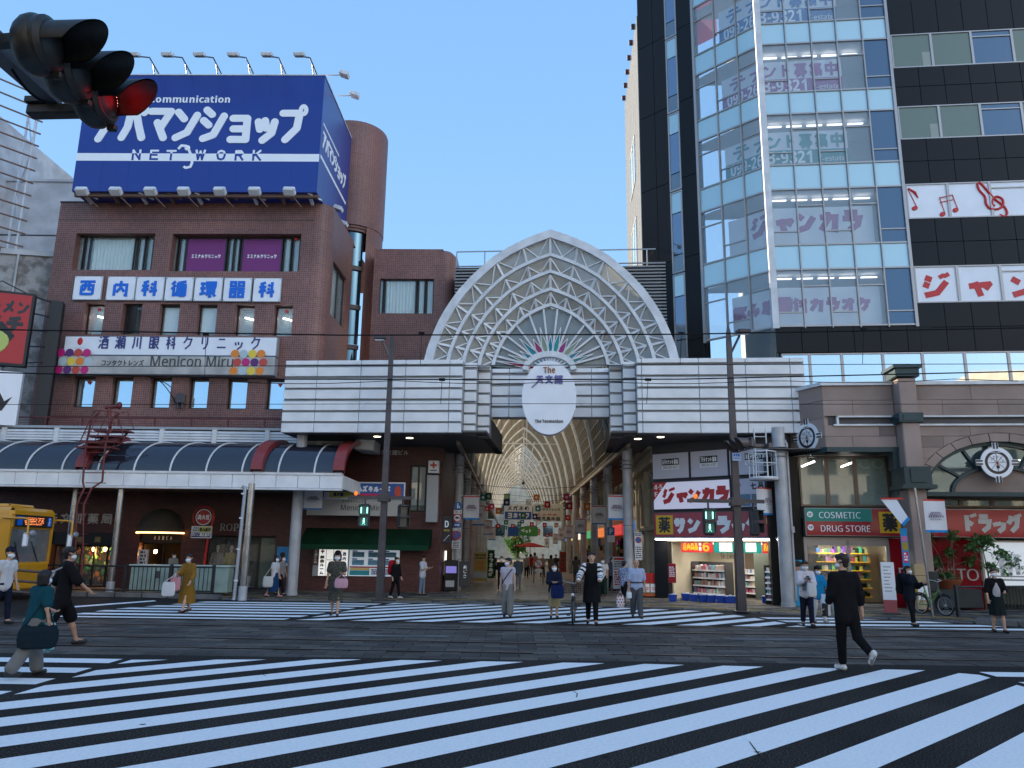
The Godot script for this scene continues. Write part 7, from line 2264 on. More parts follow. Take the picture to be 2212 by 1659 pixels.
	put(pr,"middle_block",nM().box(V3(0,(y_s0+y_s1)/2,.03),V3(hw*2+.22,y_s1-y_s0+.02,.85),Basis(),.02).box(V3(0,(y_s0+y_s1)/2,.47),V3(hw*2-.05,(y_s1-y_s0)*.6,.02)),mats.teal_metal)
	var bx0:float=Y.call(1058.0)
	var bx1:float=Y.call(1012.0)
	put(pr,"lower_block",nM().box(V3(0,(bx0+bx1)/2,.03),V3(hw*2+.3,bx1-bx0,1.0),Basis(),.02).box(V3(0,(bx0+bx1)/2+.06,.55),V3(hw*1.7,(bx1-bx0)*.66,.03),Basis(),.01).box(V3(0,bx0+.05,.04),V3(hw*2+.5,.13,1.15)),mats.teal_metal)
	for k in 4:
		for j in 2:
			put(pr,"foot_tile",nM().box(V3(-hw/2-.04+j*(hw+.08),.18+k*.31,.0),V3(hw+.06,.3,.9),Basis(),.015),M("foot_teal",K(.022,.034,.038),.35,.0,{"wear":wear(.3,.03)}))
	for i in 20:
		var a0:=PI*i/20.0
		var a1:=PI*(i+1)/20.0
		put(b,"arch_frame",nM().bar(V3(ac+cos(a0)*(ar-.06),ay+sin(a0)*(ah-.06),-.22),V3(ac+cos(a1)*(ar-.06),ay+sin(a1)*(ah-.06),-.22),.14,.12),mats.teal_metal)
	for i in 12:
		var a0:=PI*i/12.0
		var a1:=PI*(i+1)/12.0
		put(b,"inner_arch_frame",nM().bar(V3(ac+cos(a0)*ar*.62,ay+sin(a0)*ah*.5,-.24),V3(ac+cos(a1)*ar*.62,ay+sin(a1)*ah*.5,-.24),.1,.1),mats.teal_metal)
	for an in [.62,1.1,PI/2,2.04,2.52]:
		put(b,"glazing_bar",nM().bar(V3(ac+cos(an)*ar*.6,ay+sin(an)*ah*.5,-.25),V3(ac+cos(an)*ar,ay+sin(an)*ah,-.25),.08,.08),mats.teal_metal)
	put(b,"arch_sill",nM().span(ac-ar,ay-.14,-.4,xe,ay,.02),mats.teal_metal)
	var pts:=PackedVector2Array()
	for i in 25:
		pts.append(V2(ac+cos(PI*i/24)*ar,ay+sin(PI*i/24)*ah))
	put(b,"arch_pane",nM().poly(pts,-.3,-.3),mats.dark_pane)
	pts=PackedVector2Array()
	for i in 17:
		pts.append(V2(ac+cos(PI*i/16)*ar*.6,ay+sin(PI*i/16)*ah*.48))
	put(b,"arch_panel",nM().poly(pts,-.29,-.28),mats.stone_dark)
	put(b,"arch_room",nM().span(px1,Y.call(1100.0),-2.4,xe,y_m,-2.3),M("room_dim",K(.10,.11,.09),.9))
	put(b,"room_tube",nM().bar(V3(ac+.5,ay+ah*.55,-1.2),V3(ac+1.1,ay+ah*.7,-1.0),.05),mats.tube_light)
	var e2:=thing("arch_emblem","large round compass emblem with four arms on the arched window","emblem",BR)
	var ep:=on_f(BR,2154,999,.05)
	emblem(e2,V3(ep.x,ep.y,.05),.63)
	var zg:=-1.0
	var gy0:float=Y.call(1095.0,zg)
	var gy1:float=Y.call(985.0,zg)
	put(b,"shop_soffit",nM().span(x0-1.8,y_b-.05,-3.0,px0,y_b-.02,-.1),mats.soffit)
	put(b,"upper_room",nM().span(x0-1.7,.0,-4.2,xe,gy1+.3,-4.1).span(x0-1.7,gy0-.4,-4.1,xe,gy0-.3,zg-.1),M("room_green",K(.13,.15,.13),.9))
	var js:=[1728,1788,1850,1921,1990,2072,2140,2215,2290]
	for k in 8:
		var xa:float=X.call(js[k],1050.0,zg)
		var xb:float=X.call(js[k+1],1050.0,zg)
		var yy:=gy1 if k<4 else ay-.14
		var w:=put(b,"shop_window",frame_mb(Rect2(xa,gy0,xb-xa,yy-gy0),zg,.06,.1),M("bronze",K(.13,.10,.08),.4,.5))
		put(w,"pane",nM().span(xa+.05,gy0+.05,zg-.06,xb-.05,yy-.05,zg-.05),M("shop_pane",K(.55,.62,.56,.1),.03,.16))
		if k in [2,3,5]:
			put(w,"green_film",nM().span(xa+.06,gy0+.06,zg-.1,xb-.06,yy-.06,zg-.09),M("film_green",K(.0,.085,.06),.3))
		if k==2:
			latin(w,"film_lettering","COS",Rect2(xa+.15,yy-.42,xb-xa+.2,.3),M("film_pale",K(.05,.2,.16),.5),zg-.085,.006)
	for k in 2:
		put(b,"room_tube",nM().bar(V3(X.call(1765.0)+k*1.4,gy1-.25,-2.2),V3(X.call(1790.0)+k*1.4,gy1-.1,-1.8),.05),mats.tube_light)
	var zs:=-.75
	var sy0:float=Y.call(1160.0,zs)
	var sy1:float=Y.call(1098.0,zs)
	var sx0:float=X.call(1739.0,1128.0,zs)
	var sx1:float=X.call(1948.0,1128.0,zs)
	var o:=sign_box("store_sign","red and teal drugstore sign lettered COSMETIC over DRUG STORE",BR,Rect2(sx0,sy0,sx1-sx0,sy1-sy0),zs,.3,mats.sign_red,mats.mullion)
	var w2:=sx1-sx0
	var h2:=sy1-sy0
	put(o,"teal_field",nM().span(.03,h2*.52,0,w2*.7,h2*.97,.006),mats.sign_teal)
	latin(o,"lettering","COSMETIC",Rect2(w2*.15,h2*.63,w2*.43,h2*.22),mats.letter_white,.012,.012,false)
	latin(o,"second_lettering","DRUG STORE",Rect2(w2*.16,h2*.16,w2*.51,h2*.22),mats.letter_white,.012,.012,false)
	for k in 2:
		put(o,"floor_disc",nM().lathe([V2(.1,0),V2(.1,.01),V2(0,.01)],18,Transform3D(Basis(Vector3.RIGHT,PI/2),V3(w2*.055,h2*(.76 if k==0 else .3),.004))),mats.letter_white)
		latin(o,"floor_lettering",["2F","1F"][k],Rect2(w2*.055-.06,h2*(.76 if k==0 else .3)-.045,.12,.09),mats.letter_black,.018,.006)
	put(o,"yellow_square",nM().span(w2*.77,h2*.13,0,w2*.985,h2*.87,.008),mats.sign_yellow)
	letters(o,"yellow_lettering","薬",Rect2(w2*.785,h2*.16,w2*.185,h2*.68),.085,mats.letter_black,.016,.008)
	sx0=X.call(1990.0,1128.0,zs)
	o=sign_box("store_sign","red drugstore sign lettered ドラッグ right of the stone pier",BR,Rect2(sx0,sy0,xe-sx0,sy1-sy0),zs,.3,mats.sign_red,mats.mullion)
	letters(o,"lettering","ドラッグ",Rect2(X.call(2077.0,1128.0,zs)-sx0,h2*.17,X.call(2206.0,1128.0,zs)-X.call(2077.0,1128.0,zs),h2*.66),.15,M("letter_aged",K(.46,.44,.42),.5),.014,.02,false,false,.93)
	var zr:=-1.0
	var gtop:float=Y.call(1162.0,zr)
	var ex0:float=X.call(1740.0,1230.0,zr)
	var ex1:float=X.call(1872.0-68.0,1230.0,zr)
	var ex2:float=X.call(1925.0,1230.0,zr)
	var ent:=put(b,"entrance_frame",frame_mb(Rect2(ex0,.04,ex2-ex0,gtop-.04),zr,.1,.14,[X.call(1836.0,1230.0,zr)]),mats.mullion)
	put(ent,"header",nM().span(ex0,gtop-.28,zr-.12,ex2,gtop-.1,zr-.002),mats.mullion)
	put(ent,"side_pane",nM().span(ex0+.1,.1,zr-.08,X.call(1832.0,1230.0,zr),gtop-.28,zr-.07),mats.clear_pane)
	put(b,"store_room",nM().span(ex0-.5,.0,-3.9,ex2+.6,gtop,-3.8).span(ex0-.5,gtop-.05,-3.8,ex2+.6,gtop,-1.2).span(ex0-.5,0,-3.8,ex0-.45,gtop,-1.2).span(ex2+.55,0,-3.8,ex2+.6,gtop,-1.2),mats.cream_wall)
	put(b,"store_lamp",nM().span(ex0+.6,gtop-.14,-2.8,ex2-.4,gtop-.1,-2.5),mats.tube_light)
	var al:=AreaLight3D.new()
	al.name="store_light"
	al.area_size=V2(ex2-ex0-1.0,.5)
	al.light_energy=1.3
	al.light_color=K(1,.96,.88)
	al.shadow_enabled=true
	al.transform=shift(BR,V3((ex0+ex2)/2,gtop-.2,-2.6))*Transform3D(Basis(Vector3.RIGHT,-PI/2),Vector3.ZERO)
	add_child(al,true)
	var shelf:=nM()
	var goods:=nM()
	for k in 6:
		shelf.span(ex0+.3,.25+k*.3,-3.4,ex2,.28+k*.3,-2.9)
		var x:=ex0+.35
		while x<ex2-.1:
			goods.col=Color.from_hsv(rng.randf(),rng.randf_range(.1,.7),rng.randf_range(.08,.7)).srgb_to_linear()
			var gw:=rng.randf_range(.05,.14)
			goods.span(x,.281+k*.3,-3.2,x+gw*.9,.28+k*.3+rng.randf_range(.12,.24),-2.95)
			x+=gw
	put(b,"inner_shelf",shelf,mats.sign_yellow)
	tag(put(b,"shelf_goods",goods,M("goods",Color.WHITE,.6,.0,{"vertex":true})),"","","","stuff")
	var red:=M("red_glass",K(.26,.008,.016),.08,.1,{"spec": .6})
	var rx:=ex2+.02
	var pw:float=X.call(2122.0,1230.0,zr)
	var k2:=0
	for u in [1925,1990,2062,2122]:
		if k2<3:
			var ua:float=X.call(u,1230.0,zr)
			var ub:float=X.call([1990,2062,2122][k2],1230.0,zr)
			put(b,"red_pane",nM().span(ua+.02,.05,zr-.1,ub-.02,gtop-.02,zr-.03),red)
			put(b,"pane_post",nM().span(ub-.02,.05,zr-.1,ub+.02,gtop,zr),mats["bronze"])
		k2+=1
	var ly:float=Y.call(1252.0,zr)
	var lx:float=X.call(1943.0,1240.0,zr)
	latin(b,"wall_lettering","DRUGSTORE",Rect2(lx,ly,X.call(2160.0,1240.0,zr)-lx,Y.call(1227.0,zr)-ly),M("letter_aged",K(.46,.44,.42),.5),zr-.02,.02,false)
	var po:=thing("product_poster","tall white lit poster of three skincare tubes among green leaves","poster",shift(BR,V3(pw,.75,zr)))
	var ph:float=gtop-.05-.75
	put(po,"case",nM().span(0,0,-.12,2.2,ph,0),mats.mullion)
	put(po,"sheet",nM().span(.08,.06,0,2.12,ph-.06,.006),M("poster_white",K(.68,.72,.74),.4,.0,{"emit":K(.9,.95,1.0),"power": .12}))
	for k in 3:
		var cx:float=.62+k*.24
		var cy:float=ph*(.5+.02*k)
		put(po,"tube_picture",nM().poly(PackedVector2Array([V2(cx-.07,cy-.3),V2(cx+.07,cy-.3),V2(cx+.1,cy+.26),V2(cx-.1,cy+.26)]),.006,.018),mats.sign_white)
		put(po,"tube_cap",nM().span(cx-.06,cy-.4,.006,cx+.06,cy-.3,.018),mats.grey_steel)
	put(po,"leaf_picture",leaf_cloud(V3(.85,ph*.55,.012),V3(.62,.5,.004),130,.14,9),M("leaf_print",K(.05,.16,.05),.6))
	put(po,"caption",nM().span(.3,ph*.14,.006,1.6,ph*.18,.01).span(.3,ph*.22,.006,1.7,ph*.25,.01),mats.grey_steel)
	put(b,"black_side_wall",nM().span(ex0-1.1,0,-1.4,ex0-.02,y_b-.2,-1.05),mats.black_panel)
	put(b,"plinth",nM().span(x0-1.5,0,-5,xe,.04,zr-.16),mats.slab1)
	put(b,"main_mass",nM().span(x0+.2,y_b,-4.0,xe,y_top-.05,-2.5).span(xe,0,-4,xe+6,y_top,0),mats.stone_dark)
func build_surroundings()->void:
	var f:=Transform3D(Basis(Vector3.UP,PI),V3(0,0,11))
	var tones:=[K(.66,.61,.50),K(.62,.59,.53),K(.70,.67,.60),K(.60,.54,.46)]
	var hts:=[17.5,16.5,19.0,13.0,12.0]
	for k in 5:
		var x0:=-52.0+k*20.0
		var b:=thing("opposite_building","beige office block number %s on the sunlit side behind the camera"%["one","two","three","four","five"][k],"building",f)
		put(b,"wall",nM().span(x0,0,-12,x0+19.6,hts[k],0),M("opposite%d"%(k%4),tones[k%4],.8,.0,{"wear":wear(.2,.02)}))
		for r in int(hts[k]/3.4)-1:
			for j in 6:
				put(b,"window",nM().span(x0+1.0+j*3.1,4.6+r*3.3,0,x0+3.2+j*3.1,6.3+r*3.3,.04),mats.dark_pane)
		put(b,"shop_band",nM().span(x0,.0,0,x0+19.6,3.4,.1),mats.dark_grey)
		put(b,"bounce_awning",nM().span(x0,3.4,0,x0+19.6,4.0,2.6),mats.white_panel)  # unseen white awning added to bounce sunlight back across the street
	var rs:=thing("opposite_sign","red and white wall sign on the building behind the camera","sign",Transform3D(Basis(Vector3.UP,PI),V3(29.5,8.2,10.6)))
	put(rs,"panel",nM().span(0,0,-.3,6.0,4.4,0),mats.sign_white)
	put(rs,"red_field",nM().span(3.9,.1,0,5.9,3.4,.02).span(.2,3.5,0,5.9,4.3,.02),mats.letter_red)
	letters(rs,"lettering","コロッケ",Rect2(.3,2.0,3.4,.9),.14,mats.letter_red,.03,.03)
	for e in [[-47,-30,-33,26.0,"tall grey office block further left along the tram street"],[-66,-49,-33,30.0,"tall pale office block far left along the tram street"]]:
		var b:=thing("street_block",e[4],"building",at_pos(V3(e[0],0,e[2])))  # unseen blocks added on the left to keep the street in shade
		put(b,"wall",nM().span(0,0,-16,e[1]-e[0],e[3],0),mats.concrete_pale)
		for r in 7:
			put(b,"window_band",nM().span(1,5+r*3.3,0,e[1]-e[0]-1,6.6+r*3.3,.04),mats.dark_pane)
	var rb:=thing("right_block","tall office block beyond the glass tower at the right","building",at_pos(V3(38,0,-28),.1))
	put(rb,"wall",nM().span(0,0,-16,26,26,0),mats.concrete_pale)
	for r in 6:
		put(rb,"window_band",nM().span(1,5+r*3.3,0,25,6.6+r*3.3,.04),mats.dark_pane)
func lamp_lens(parent:Node,c:Vector3,r:float,m:Material)->void:
	put(parent,"lens",nM().lathe([V2(r,0),V2(r*.7,.02),V2(0,.035)],18,Transform3D(Basis(Vector3.RIGHT,PI/2),c)),m)
func visor(r:float,l_top:float,l_bot:float,gap:=.5)->MB:
	var mb:=nM()
	var n:=20
	for th in [.0,-.012]:
		for i in n:
			var a0:=-PI+gap+(TAU-gap*2)*i/n
			var a1:=-PI+gap+(TAU-gap*2)*(i+1)/n
			var l0:=lerpf(l_bot,l_top,(cos(a0)+1)/2)
			var l1:=lerpf(l_bot,l_top,(cos(a1)+1)/2)
			var d0:=V3(sin(a0),cos(a0),0)
			var d1:=V3(sin(a1),cos(a1),0)
			mb.quadn(d0*(r+th),d1*(r+th),d1*(r+th)+V3(0,0,l1),d0*(r+th)+V3(0,0,l0),d0,d1,d1,d0)
	return mb
func build_street_things()->void:
	var sig:=M("signal_body",K(.014,.015,.015),.5,.1,{"wear":wear(.5,.03),"wear_scale": 1.2})
	var m1:=EYE+ray(206,92)*5.9
	var r3:=ray(317,214)
	var m3:=EYE+r3*((m1.y-EYE.y)/r3.y)
	var row:=(m3-m1)*V3(1,0,1)
	var gap:=row.length()/2
	row=row.normalized()
	var face:=V3(-row.z,0,row.x)
	var bs:=Basis(-row,Vector3.UP,face) if (-row).cross(Vector3.UP).dot(face)>0 else Basis(row,Vector3.UP,face)
	var S:=thing("traffic_light","big dark traffic light overhead with its red lamp lit","traffic light",Transform3D(bs,m1))
	var dx:=gap*(1 if bs.x.dot(row)>0 else-1)
	for k in 3:
		var c:=V3(dx*k,0,-.36)
		put(S,"housing",nM().ball(c+V3(0,-.01,-.1),V3(.225,.235,.16),Basis(),20).lathe([V2(.2,-.16),V2(.21,.0),V2(.17,.03),V2(.15,.03)],24,Transform3D(Basis(Vector3.RIGHT,PI/2),c)),sig)
		put(S,"visor",visor(.165,.40,.08,1.2),sig,at_pos(c+V3(0,0,.02)))
		lamp_lens(S,c+V3(0,0,.012),.145,M("lens_red",K(.3,.01,.01),.3,.0,{"emit":K(1.0,.03,.03),"power": 2.0}) if k==2 else M("lens_dark%d"%k,[K(.01,.05,.035),K(.07,.05,.01)][k%2],.2))
		if k==2:
			var leds:=nM()
			for ring in 6:
				for j in maxi(1,ring*6):
					var an:=TAU*j/maxi(1,ring*6)
					leds.ball(c+V3(sin(an)*ring*.023,cos(an)*ring*.023,.05-ring*.004),V3(.006,.006,.004),Basis(),6)
			tag(put(S,"led_dots",leds,M("led_red",K(.5,.05,.05),.3,.0,{"emit":K(1.0,.22,.2),"power": 5.0})),"","","","stuff")
	lamp_at(S.transform*V3(dx*2,0,-.24),K(1.0,.05,.05),.02,.12)
	put(S,"back_cover",nM().box(V3(dx,0,-.52),V3(absf(dx)*2+.3,.3,.12),Basis(),.05),sig)
	for k in 3:
		put(S,"hinge",nM().box(V3(dx*k+.1,-.21,-.34),V3(.05,.06,.08),Basis(),.01),sig)
	var A:=thing("signal_arm","thick grey steel arm carrying the overhead traffic light","pole",Transform3D(bs,m1))
	var be:=A.transform.affine_inverse()*(EYE+ray(118,212)*(m3-EYE).dot(-cam_basis.z)*1.02)
	put(A,"beam",nM().bar(be,be+V3(-dx/absf(dx)*4.5,0,0),.15,.16),M("arm_grey",K(.07,.075,.09),.45,.3))
	put(A,"bracket",nM().box(be+V3(0,-.13,.1),V3(.12,.1,.62),Basis(),.015).box(be+V3(0,-.06,-.1),V3(.2,.05,.2)),sig)
	put(A,"upper_bracket",nM().bar(V3(0,.05,-.5),V3(0,.02,be.z),.08),sig)
	var cbl:=[]
	for j in 9:
		cbl.append(be+V3(-dx/absf(dx)*(.1+j*.06),-.11-sin(PI*j/8.0)*.06,.04))
	put(A,"cable",nM().tube(cbl,.012,5),mats.wire)
	put(A,"mast",nM().tube([be+V3(-dx/absf(dx)*4.5,.6,0),be+V3(-dx/absf(dx)*4.5,-m1.y,0)],.13,12),mats["arm_grey"])
	for side in 2:
		var foot:=on_y([820,1602][side],[1297,1322][side],.03)
		var tp:=on_z([873,1569][side],[716,700][side],foot.z).y
		var P:=thing("street_lamp",["dark tapered street lamp pole left of the arcade with pedestrian signals","dark tapered street lamp pole before the drugstore with pedestrian signals"][side],"street lamp",at_pos(foot),"street lamps at the crossing")
		var sh:=nM()
		var pr:=[[.13,.0],[.125,.5],[.105,3.0],[.075,tp-.7],[.06,tp-.3],[.0,tp]]
		for i in pr.size()-1:
			for k in 4:
				var a0:=PI/4+PI/2*k
				var a1:=a0+PI/2
				var s2:=sqrt(2.0)
				sh.quad(V3(sin(a0)*pr[i][0]*s2,pr[i][1],cos(a0)*pr[i][0]*s2),V3(sin(a1)*pr[i][0]*s2,pr[i][1],cos(a1)*pr[i][0]*s2),V3(sin(a1)*pr[i+1][0]*s2,pr[i+1][1],cos(a1)*pr[i+1][0]*s2),V3(sin(a0)*pr[i+1][0]*s2,pr[i+1][1],cos(a0)*pr[i+1][0]*s2))
		put(P,"shaft",sh,mats.pole)
		put(P,"foot_plate",nM().box(V3(0,.02,0),V3(.42,.04,.42),Basis(),.01),mats.pole)
		var sx:=-1.0 if side==0 else 1.0
		put(P,"lamp_arm",nM().bar(V3(0,tp-1.1,0),V3(sx*.3,tp-.45,.2),.06),mats.pole)
		put(P,"lamp_head",nM().box(V3(sx*.38,tp-.36,.3),V3(.4,.14,.42),Basis(Vector3.RIGHT,.15),.04),mats.pole)
		put(P,"lamp_glass",nM().box(V3(sx*.38,tp-.445,.3),V3(.3,.02,.3),Basis(Vector3.RIGHT,.15)),mats.sign_white)
		var by:=on_z([835,1595][side],[1078,1086][side],foot.z).y
		var xa:=on_z([770,1500][side],1080,foot.z).x-foot.x
		var xb:=on_z([885,1640][side],1080,foot.z).x-foot.x
		put(P,"cross_arm",nM().span(xa-.25,by-.05,.1,xb+.1,by+.06,.2),mats.pole)
		put(P,"arm_bracket",nM().span(-.2,by-.12,-.15,.2,by+.12,.22),mats.pole)
		put(P,"beacon",nM().ball(V3(xa,by+.14,.15),V3(.07,.08,.07)),M("beacon_orange",K(.3,.06,.01),.4,.0,{"emit":K(1.0,.25,.03),"power": .4}))
		for k in 2:
			var cx:=(on_z([[789,871],[1528,1625]][side][k],1120,foot.z).x-foot.x)
			var on_side:=k==0
			var g:=thing("pedestrian_signal",[["pedestrian signal with a lit green figure left of the lamp pole by the lens banner","dark turned-away pedestrian signal right of the lamp pole by the lens banner"],["pedestrian signal with a lit green figure before the サンドラッグ letters","dark turned-away pedestrian signal right of the pole before the drugstore sign"]][side][k],"traffic light",at_pos(foot+V3(cx,by-.62,.15),.0 if on_side else (.5 if side==0 else .7)))
			put(g,"case",nM().box(V3(0,0,0),V3(.36,.82,.2),Basis(),.06),M("signal_grey",K(.045,.042,.045),.5,.2))
			put(g,"hanger",nM().tube([V3(0,.4,0),V3(0,.58,0)],.03,6),mats.pole)
			for q in 2:
				var cy:=.19-q*.38
				put(g,"hood",nM().span(-.17,cy+.15,.08,.17,cy+.175,.28).span(-.17,cy-.12,.08,-.155,cy+.15,.24).span(.155,cy-.12,.08,.17,cy+.15,.24),mats["signal_grey"])
				put(g,"window",nM().span(-.14,cy-.14,.1,.14,cy+.14,.106),M("ped_glass%d"%k,[K(.05,.11,.10),K(.05,.055,.05)][k],.2,.0,{"emit":K(.1,.3,.27),"power": .08 if k==0 else .0}))
				if on_side and q==1:
					put(g,"walking_figure",nM().ball(V3(0,cy+.09,.108),V3(.025,.025,.005)).span(-.025,cy-.03,.106,.025,cy+.06,.111).bar(V3(0,cy-.03,.109),V3(-.05,cy-.11,.109),.02,.004).bar(V3(0,cy-.03,.109),V3(.05,cy-.11,.109),.02,.004),M("led_green",K(.1,.5,.4),.3,.0,{"emit":K(.25,1.0,.8),"power": 1.6}))
				if on_side and q==0:
					put(g,"countdown",nM().span(-.12,cy-.1,.106,-.085,cy+.1,.111).span(.085,cy-.1,.106,.12,cy+.1,.111),M("led_green",K(),.3))
	var fr:=on_y(1602,1322,.03)
	var vh:=on_z(1600,962,fr.z+.3)
	var T:=thing("traffic_light","brown traffic light seen from the side on the right lamp pole","traffic light",Transform3D(Basis(Vector3.UP,-PI/2+.2),vh+V3(-.05,0,.15)))
	for k in 3:
		put(T,"housing",nM().box(V3(-.36+k*.36,0,-.12),V3(.37,.36,.22),Basis(),.08),M("signal_brown",K(.09,.072,.068),.5,.1))
		put(T,"visor",visor(.16,.36,.14,.5),mats["signal_brown"],at_pos(V3(-.36+k*.36,0,0)))
		lamp_lens(T,V3(-.36+k*.36,0,-.01),.14,mats.black)
	put(T,"mount",nM().box(V3(0,-.02,-.5),V3(.2,.12,.6),Basis(),.02).box(V3(.1,-.02,-.85),V3(.4,.14,.14)),mats["signal_brown"])
	var tn:=panel_on(wall_frame(fr.x-1,fr.z+.35,fr.x+1,fr.z+.35),"name_plate","small pale blue plate lettered Tenmonkan under the side-on traffic light","sign",1582,978,1600,995,.0,M("plate_blue",K(.42,.55,.68),.5),.02)
	var td:=dims(tn)
	latin(tn,"lettering","Tenmonkan",Rect2(td.x*.1,td.y*.2,td.x*.8,td.y*.22),mats.letter_blue,.003,.004)
	letters(tn,"upper_lettering","天文館",Rect2(td.x*.12,td.y*.52,td.x*.76,td.y*.34),.02,mats.letter_blue,.003,.004)
	var W:=func(label:String,pts:Array,z:float,r:float)->void:
		var out:=[]
		for i in pts.size()-1:
			for j in 6:
				var t:=j/6.0
				out.append(on_z(lerpf(pts[i][0],pts[i+1][0],t),lerpf(pts[i][1],pts[i+1][1],t),z))
		out.append(on_z(pts[-1][0],pts[-1][1],z))
		tag(put(self,"overhead_wire",nM().tube(out,r,6),mats.wire),label,"wire","")
	W.call("uppermost thick black tram wire crossing in front of the glass arch",[[-300,705],[0,712],[737,724],[1474,722],[2212,708],[2500,702]],-14.6,.014)
	W.call("thin black wire just above the white gate panels' first groove",[[-300,792],[0,792],[737,790],[1474,788],[2212,786],[2500,785]],-16.0,.008)
	W.call("thick black contact wire at the level of the oval sign's lettering",[[-300,798],[0,805],[610,819],[1106,820],[1474,819],[2000,807],[2500,796]],-16.0,.014)
	W.call("thin black wire low across the white gate panels",[[-300,873],[130,874],[1106,872],[1700,873],[2500,873]],-17.2,.007)
	var sag:=[]
	for i in 25:
		var t:=i/24.0
		sag.append([500+1700*t,822.0+7.0*absf(sin(t*PI*4.2+.4))-(12.0*maxf(.0,t-.6))])
	W.call("sagging black wire looping under the contact wire",sag,-16.02,.008)
	for e in [[911,720,788],[1472,720,788],[1866,710,786],[955,820,872],[1400,820,872],[445,722,815]]:
		var z:=-15.3
		tag(put(self,"wire_dropper",nM().tube([on_z(e[0],e[1],z),on_z(e[0]-3,e[2],z)],.006,5).box(on_z(e[0],e[1],z),V3(.12,.05,.05)),mats.wire),"short thin dropper hanging between two tram wires","wire","wire droppers")
	var hp:=on_y(433,1277,.03)
	var H:=thing("hydrant_sign","red fire hydrant sign with a ringed disc lettered 消火栓 over an advert panel","sign",at_pos(hp))
	var hz:=hp.z
	var HX:=func(u:float,v:float)->Vector3:
		var q:=on_z(u,v,hz)
		return V3(q.x-hp.x,q.y-hp.y,0)
	var dc:Vector3=HX.call(440,1117)
	var rr:=16.5*absf(hz)/LENS
	put(H,"post",nM().tube([V3(0,0,0),HX.call(449,1165),HX.call(460,1125),HX.call(461,1112)],.045,10),mats.letter_red)
	var ring:=[]
	for i in 21:
		var an:=-2.6+4.6*i/20.0
		ring.append(dc+V3(sin(an)*rr*1.36,cos(an)*rr*1.36,0))
	put(H,"ring",nM().tube(ring,.03,8),mats.letter_red)
	put(H,"disc",nM().lathe([V2(rr,-.02),V2(rr,.01),V2(0,.01)],32,Transform3D(Basis(Vector3.RIGHT,PI/2),dc)),M("hydrant_red",K(.42,.012,.025),.4))
	put(H,"disc_rim",nM().lathe([V2(rr*1.02,.014),V2(rr*.92,.014)],32,Transform3D(Basis(Vector3.RIGHT,PI/2),dc)),mats.sign_white)
	letters(H,"lettering","消火栓",Rect2(dc.x-rr*.8,dc.y-rr*.35,rr*1.6,rr*.7),.035,mats.letter_white,.02,.008)
	var pa:Vector3=HX.call(413,1162)
	var pb:Vector3=HX.call(459,1137)
	put(H,"advert_panel",nM().span(pa.x,pa.y,-.04,pb.x,pb.y,.06),mats.sign_white)
	put(H,"yellow_field",nM().span(lerpf(pa.x,pb.x,.38),lerpf(pa.y,pb.y,.5),.06,pb.x-.03,pb.y-.03,.066),M("advert_yellow",K(.6,.6,.04),.5))
	put(H,"navy_field",nM().span(pa.x+.02,pa.y+.03,.06,pb.x-.03,lerpf(pa.y,pb.y,.46),.066),mats.letter_navy)
	letters(H,"advert_lettering","曽山歯科",Rect2(lerpf(pa.x,pb.x,.4),lerpf(pa.y,pb.y,.54),(pb.x-pa.x)*.57,(pb.y-pa.y)*.36),.025,mats.letter_black,.072,.006)
	letters(H,"lower_lettering","けいこ矯正歯科",Rect2(pa.x+.03,pa.y+.06,pb.x-pa.x-.08,(pb.y-pa.y)*.34),.02,mats.letter_white,.072,.006)
	latin(H,"number_lettering","222",Rect2(pa.x+.07,lerpf(pa.y,pb.y,.75),.22,.08),mats.dark_grey,.064,.006)
	latin(H,"second_number","8441",Rect2(pa.x+.05,lerpf(pa.y,pb.y,.54),.25,.08),mats.dark_grey,.064,.006)
	var ra:=on_y(168,1278,.12)
	var rbx:=on_y(444,1286,.12)
	var fz:=(ra.z+rbx.z)/2
	var F:=thing("pavement_railing","black kerb railing with upright bars in front of the pale cabinet","railing",at_pos(V3(ra.x,.1,fz)))
	var L:=rbx.x-ra.x
	put(F,"top_rail",nM().tube([V3(-4,.92,0),V3(L,.92,0)],.03,8),mats.black)
	put(F,"bottom_rail",nM().tube([V3(-4,.12,0),V3(L,.12,0)],.025,6),mats.black)
	for x in [-4.0,-1.9,.0,L*.38,L*.7,L]:
		put(F,"post",nM().span(x-.045,0,-.045,x+.045,1.0,.045),mats.black)
	var bx:=L*.38+.14
	while bx<L:
		put(F,"upright",nM().span(bx-.01,.12,-.01,bx+.01,.92,.01),mats.black)
		bx+=.15
	var cbn:=thing("street_cabinet","long pale green utility cabinet behind the black kerb railing","cabinet",at_pos(V3(ra.x+L*.36,.06,fz-.75)))
	for k in 4:
		put(cbn,"cabinet_door",nM().box(V3(.45+k*.86,.52,0),V3(.845,.86,.5),Basis(),.012),M("cabinet_green",K(.30,.40,.36),.5,.0,{"wear":wear(.25,.03)}))
	put(cbn,"lid",nM().box(V3(1.74,.98,0),V3(3.56,.06,.6),Basis(),.015),M("cabinet_lid",K(.40,.50,.46),.5))
	put(cbn,"vent_plate",nM().span(.9,.55,.25,1.06,.8,.258),mats.dark_grey)
	var G2:=thing("platform_railing","brown pipe railing at the tram stop in front of the yellow bus","railing",at_pos(on_z(115,1300,-19.5)*V3(1,0,1)))
	for e in [[1238,1229],[1261,1253],[1284,1279]]:
		var a:=on_z(114,e[0],-19.5)-G2.position
		var b:=on_z(-140,e[1]-12,-19.5)-G2.position
		put(G2,"rail",nM().tube([a,b],.03,8),M("rail_brown",K(.11,.075,.07),.4,.4))
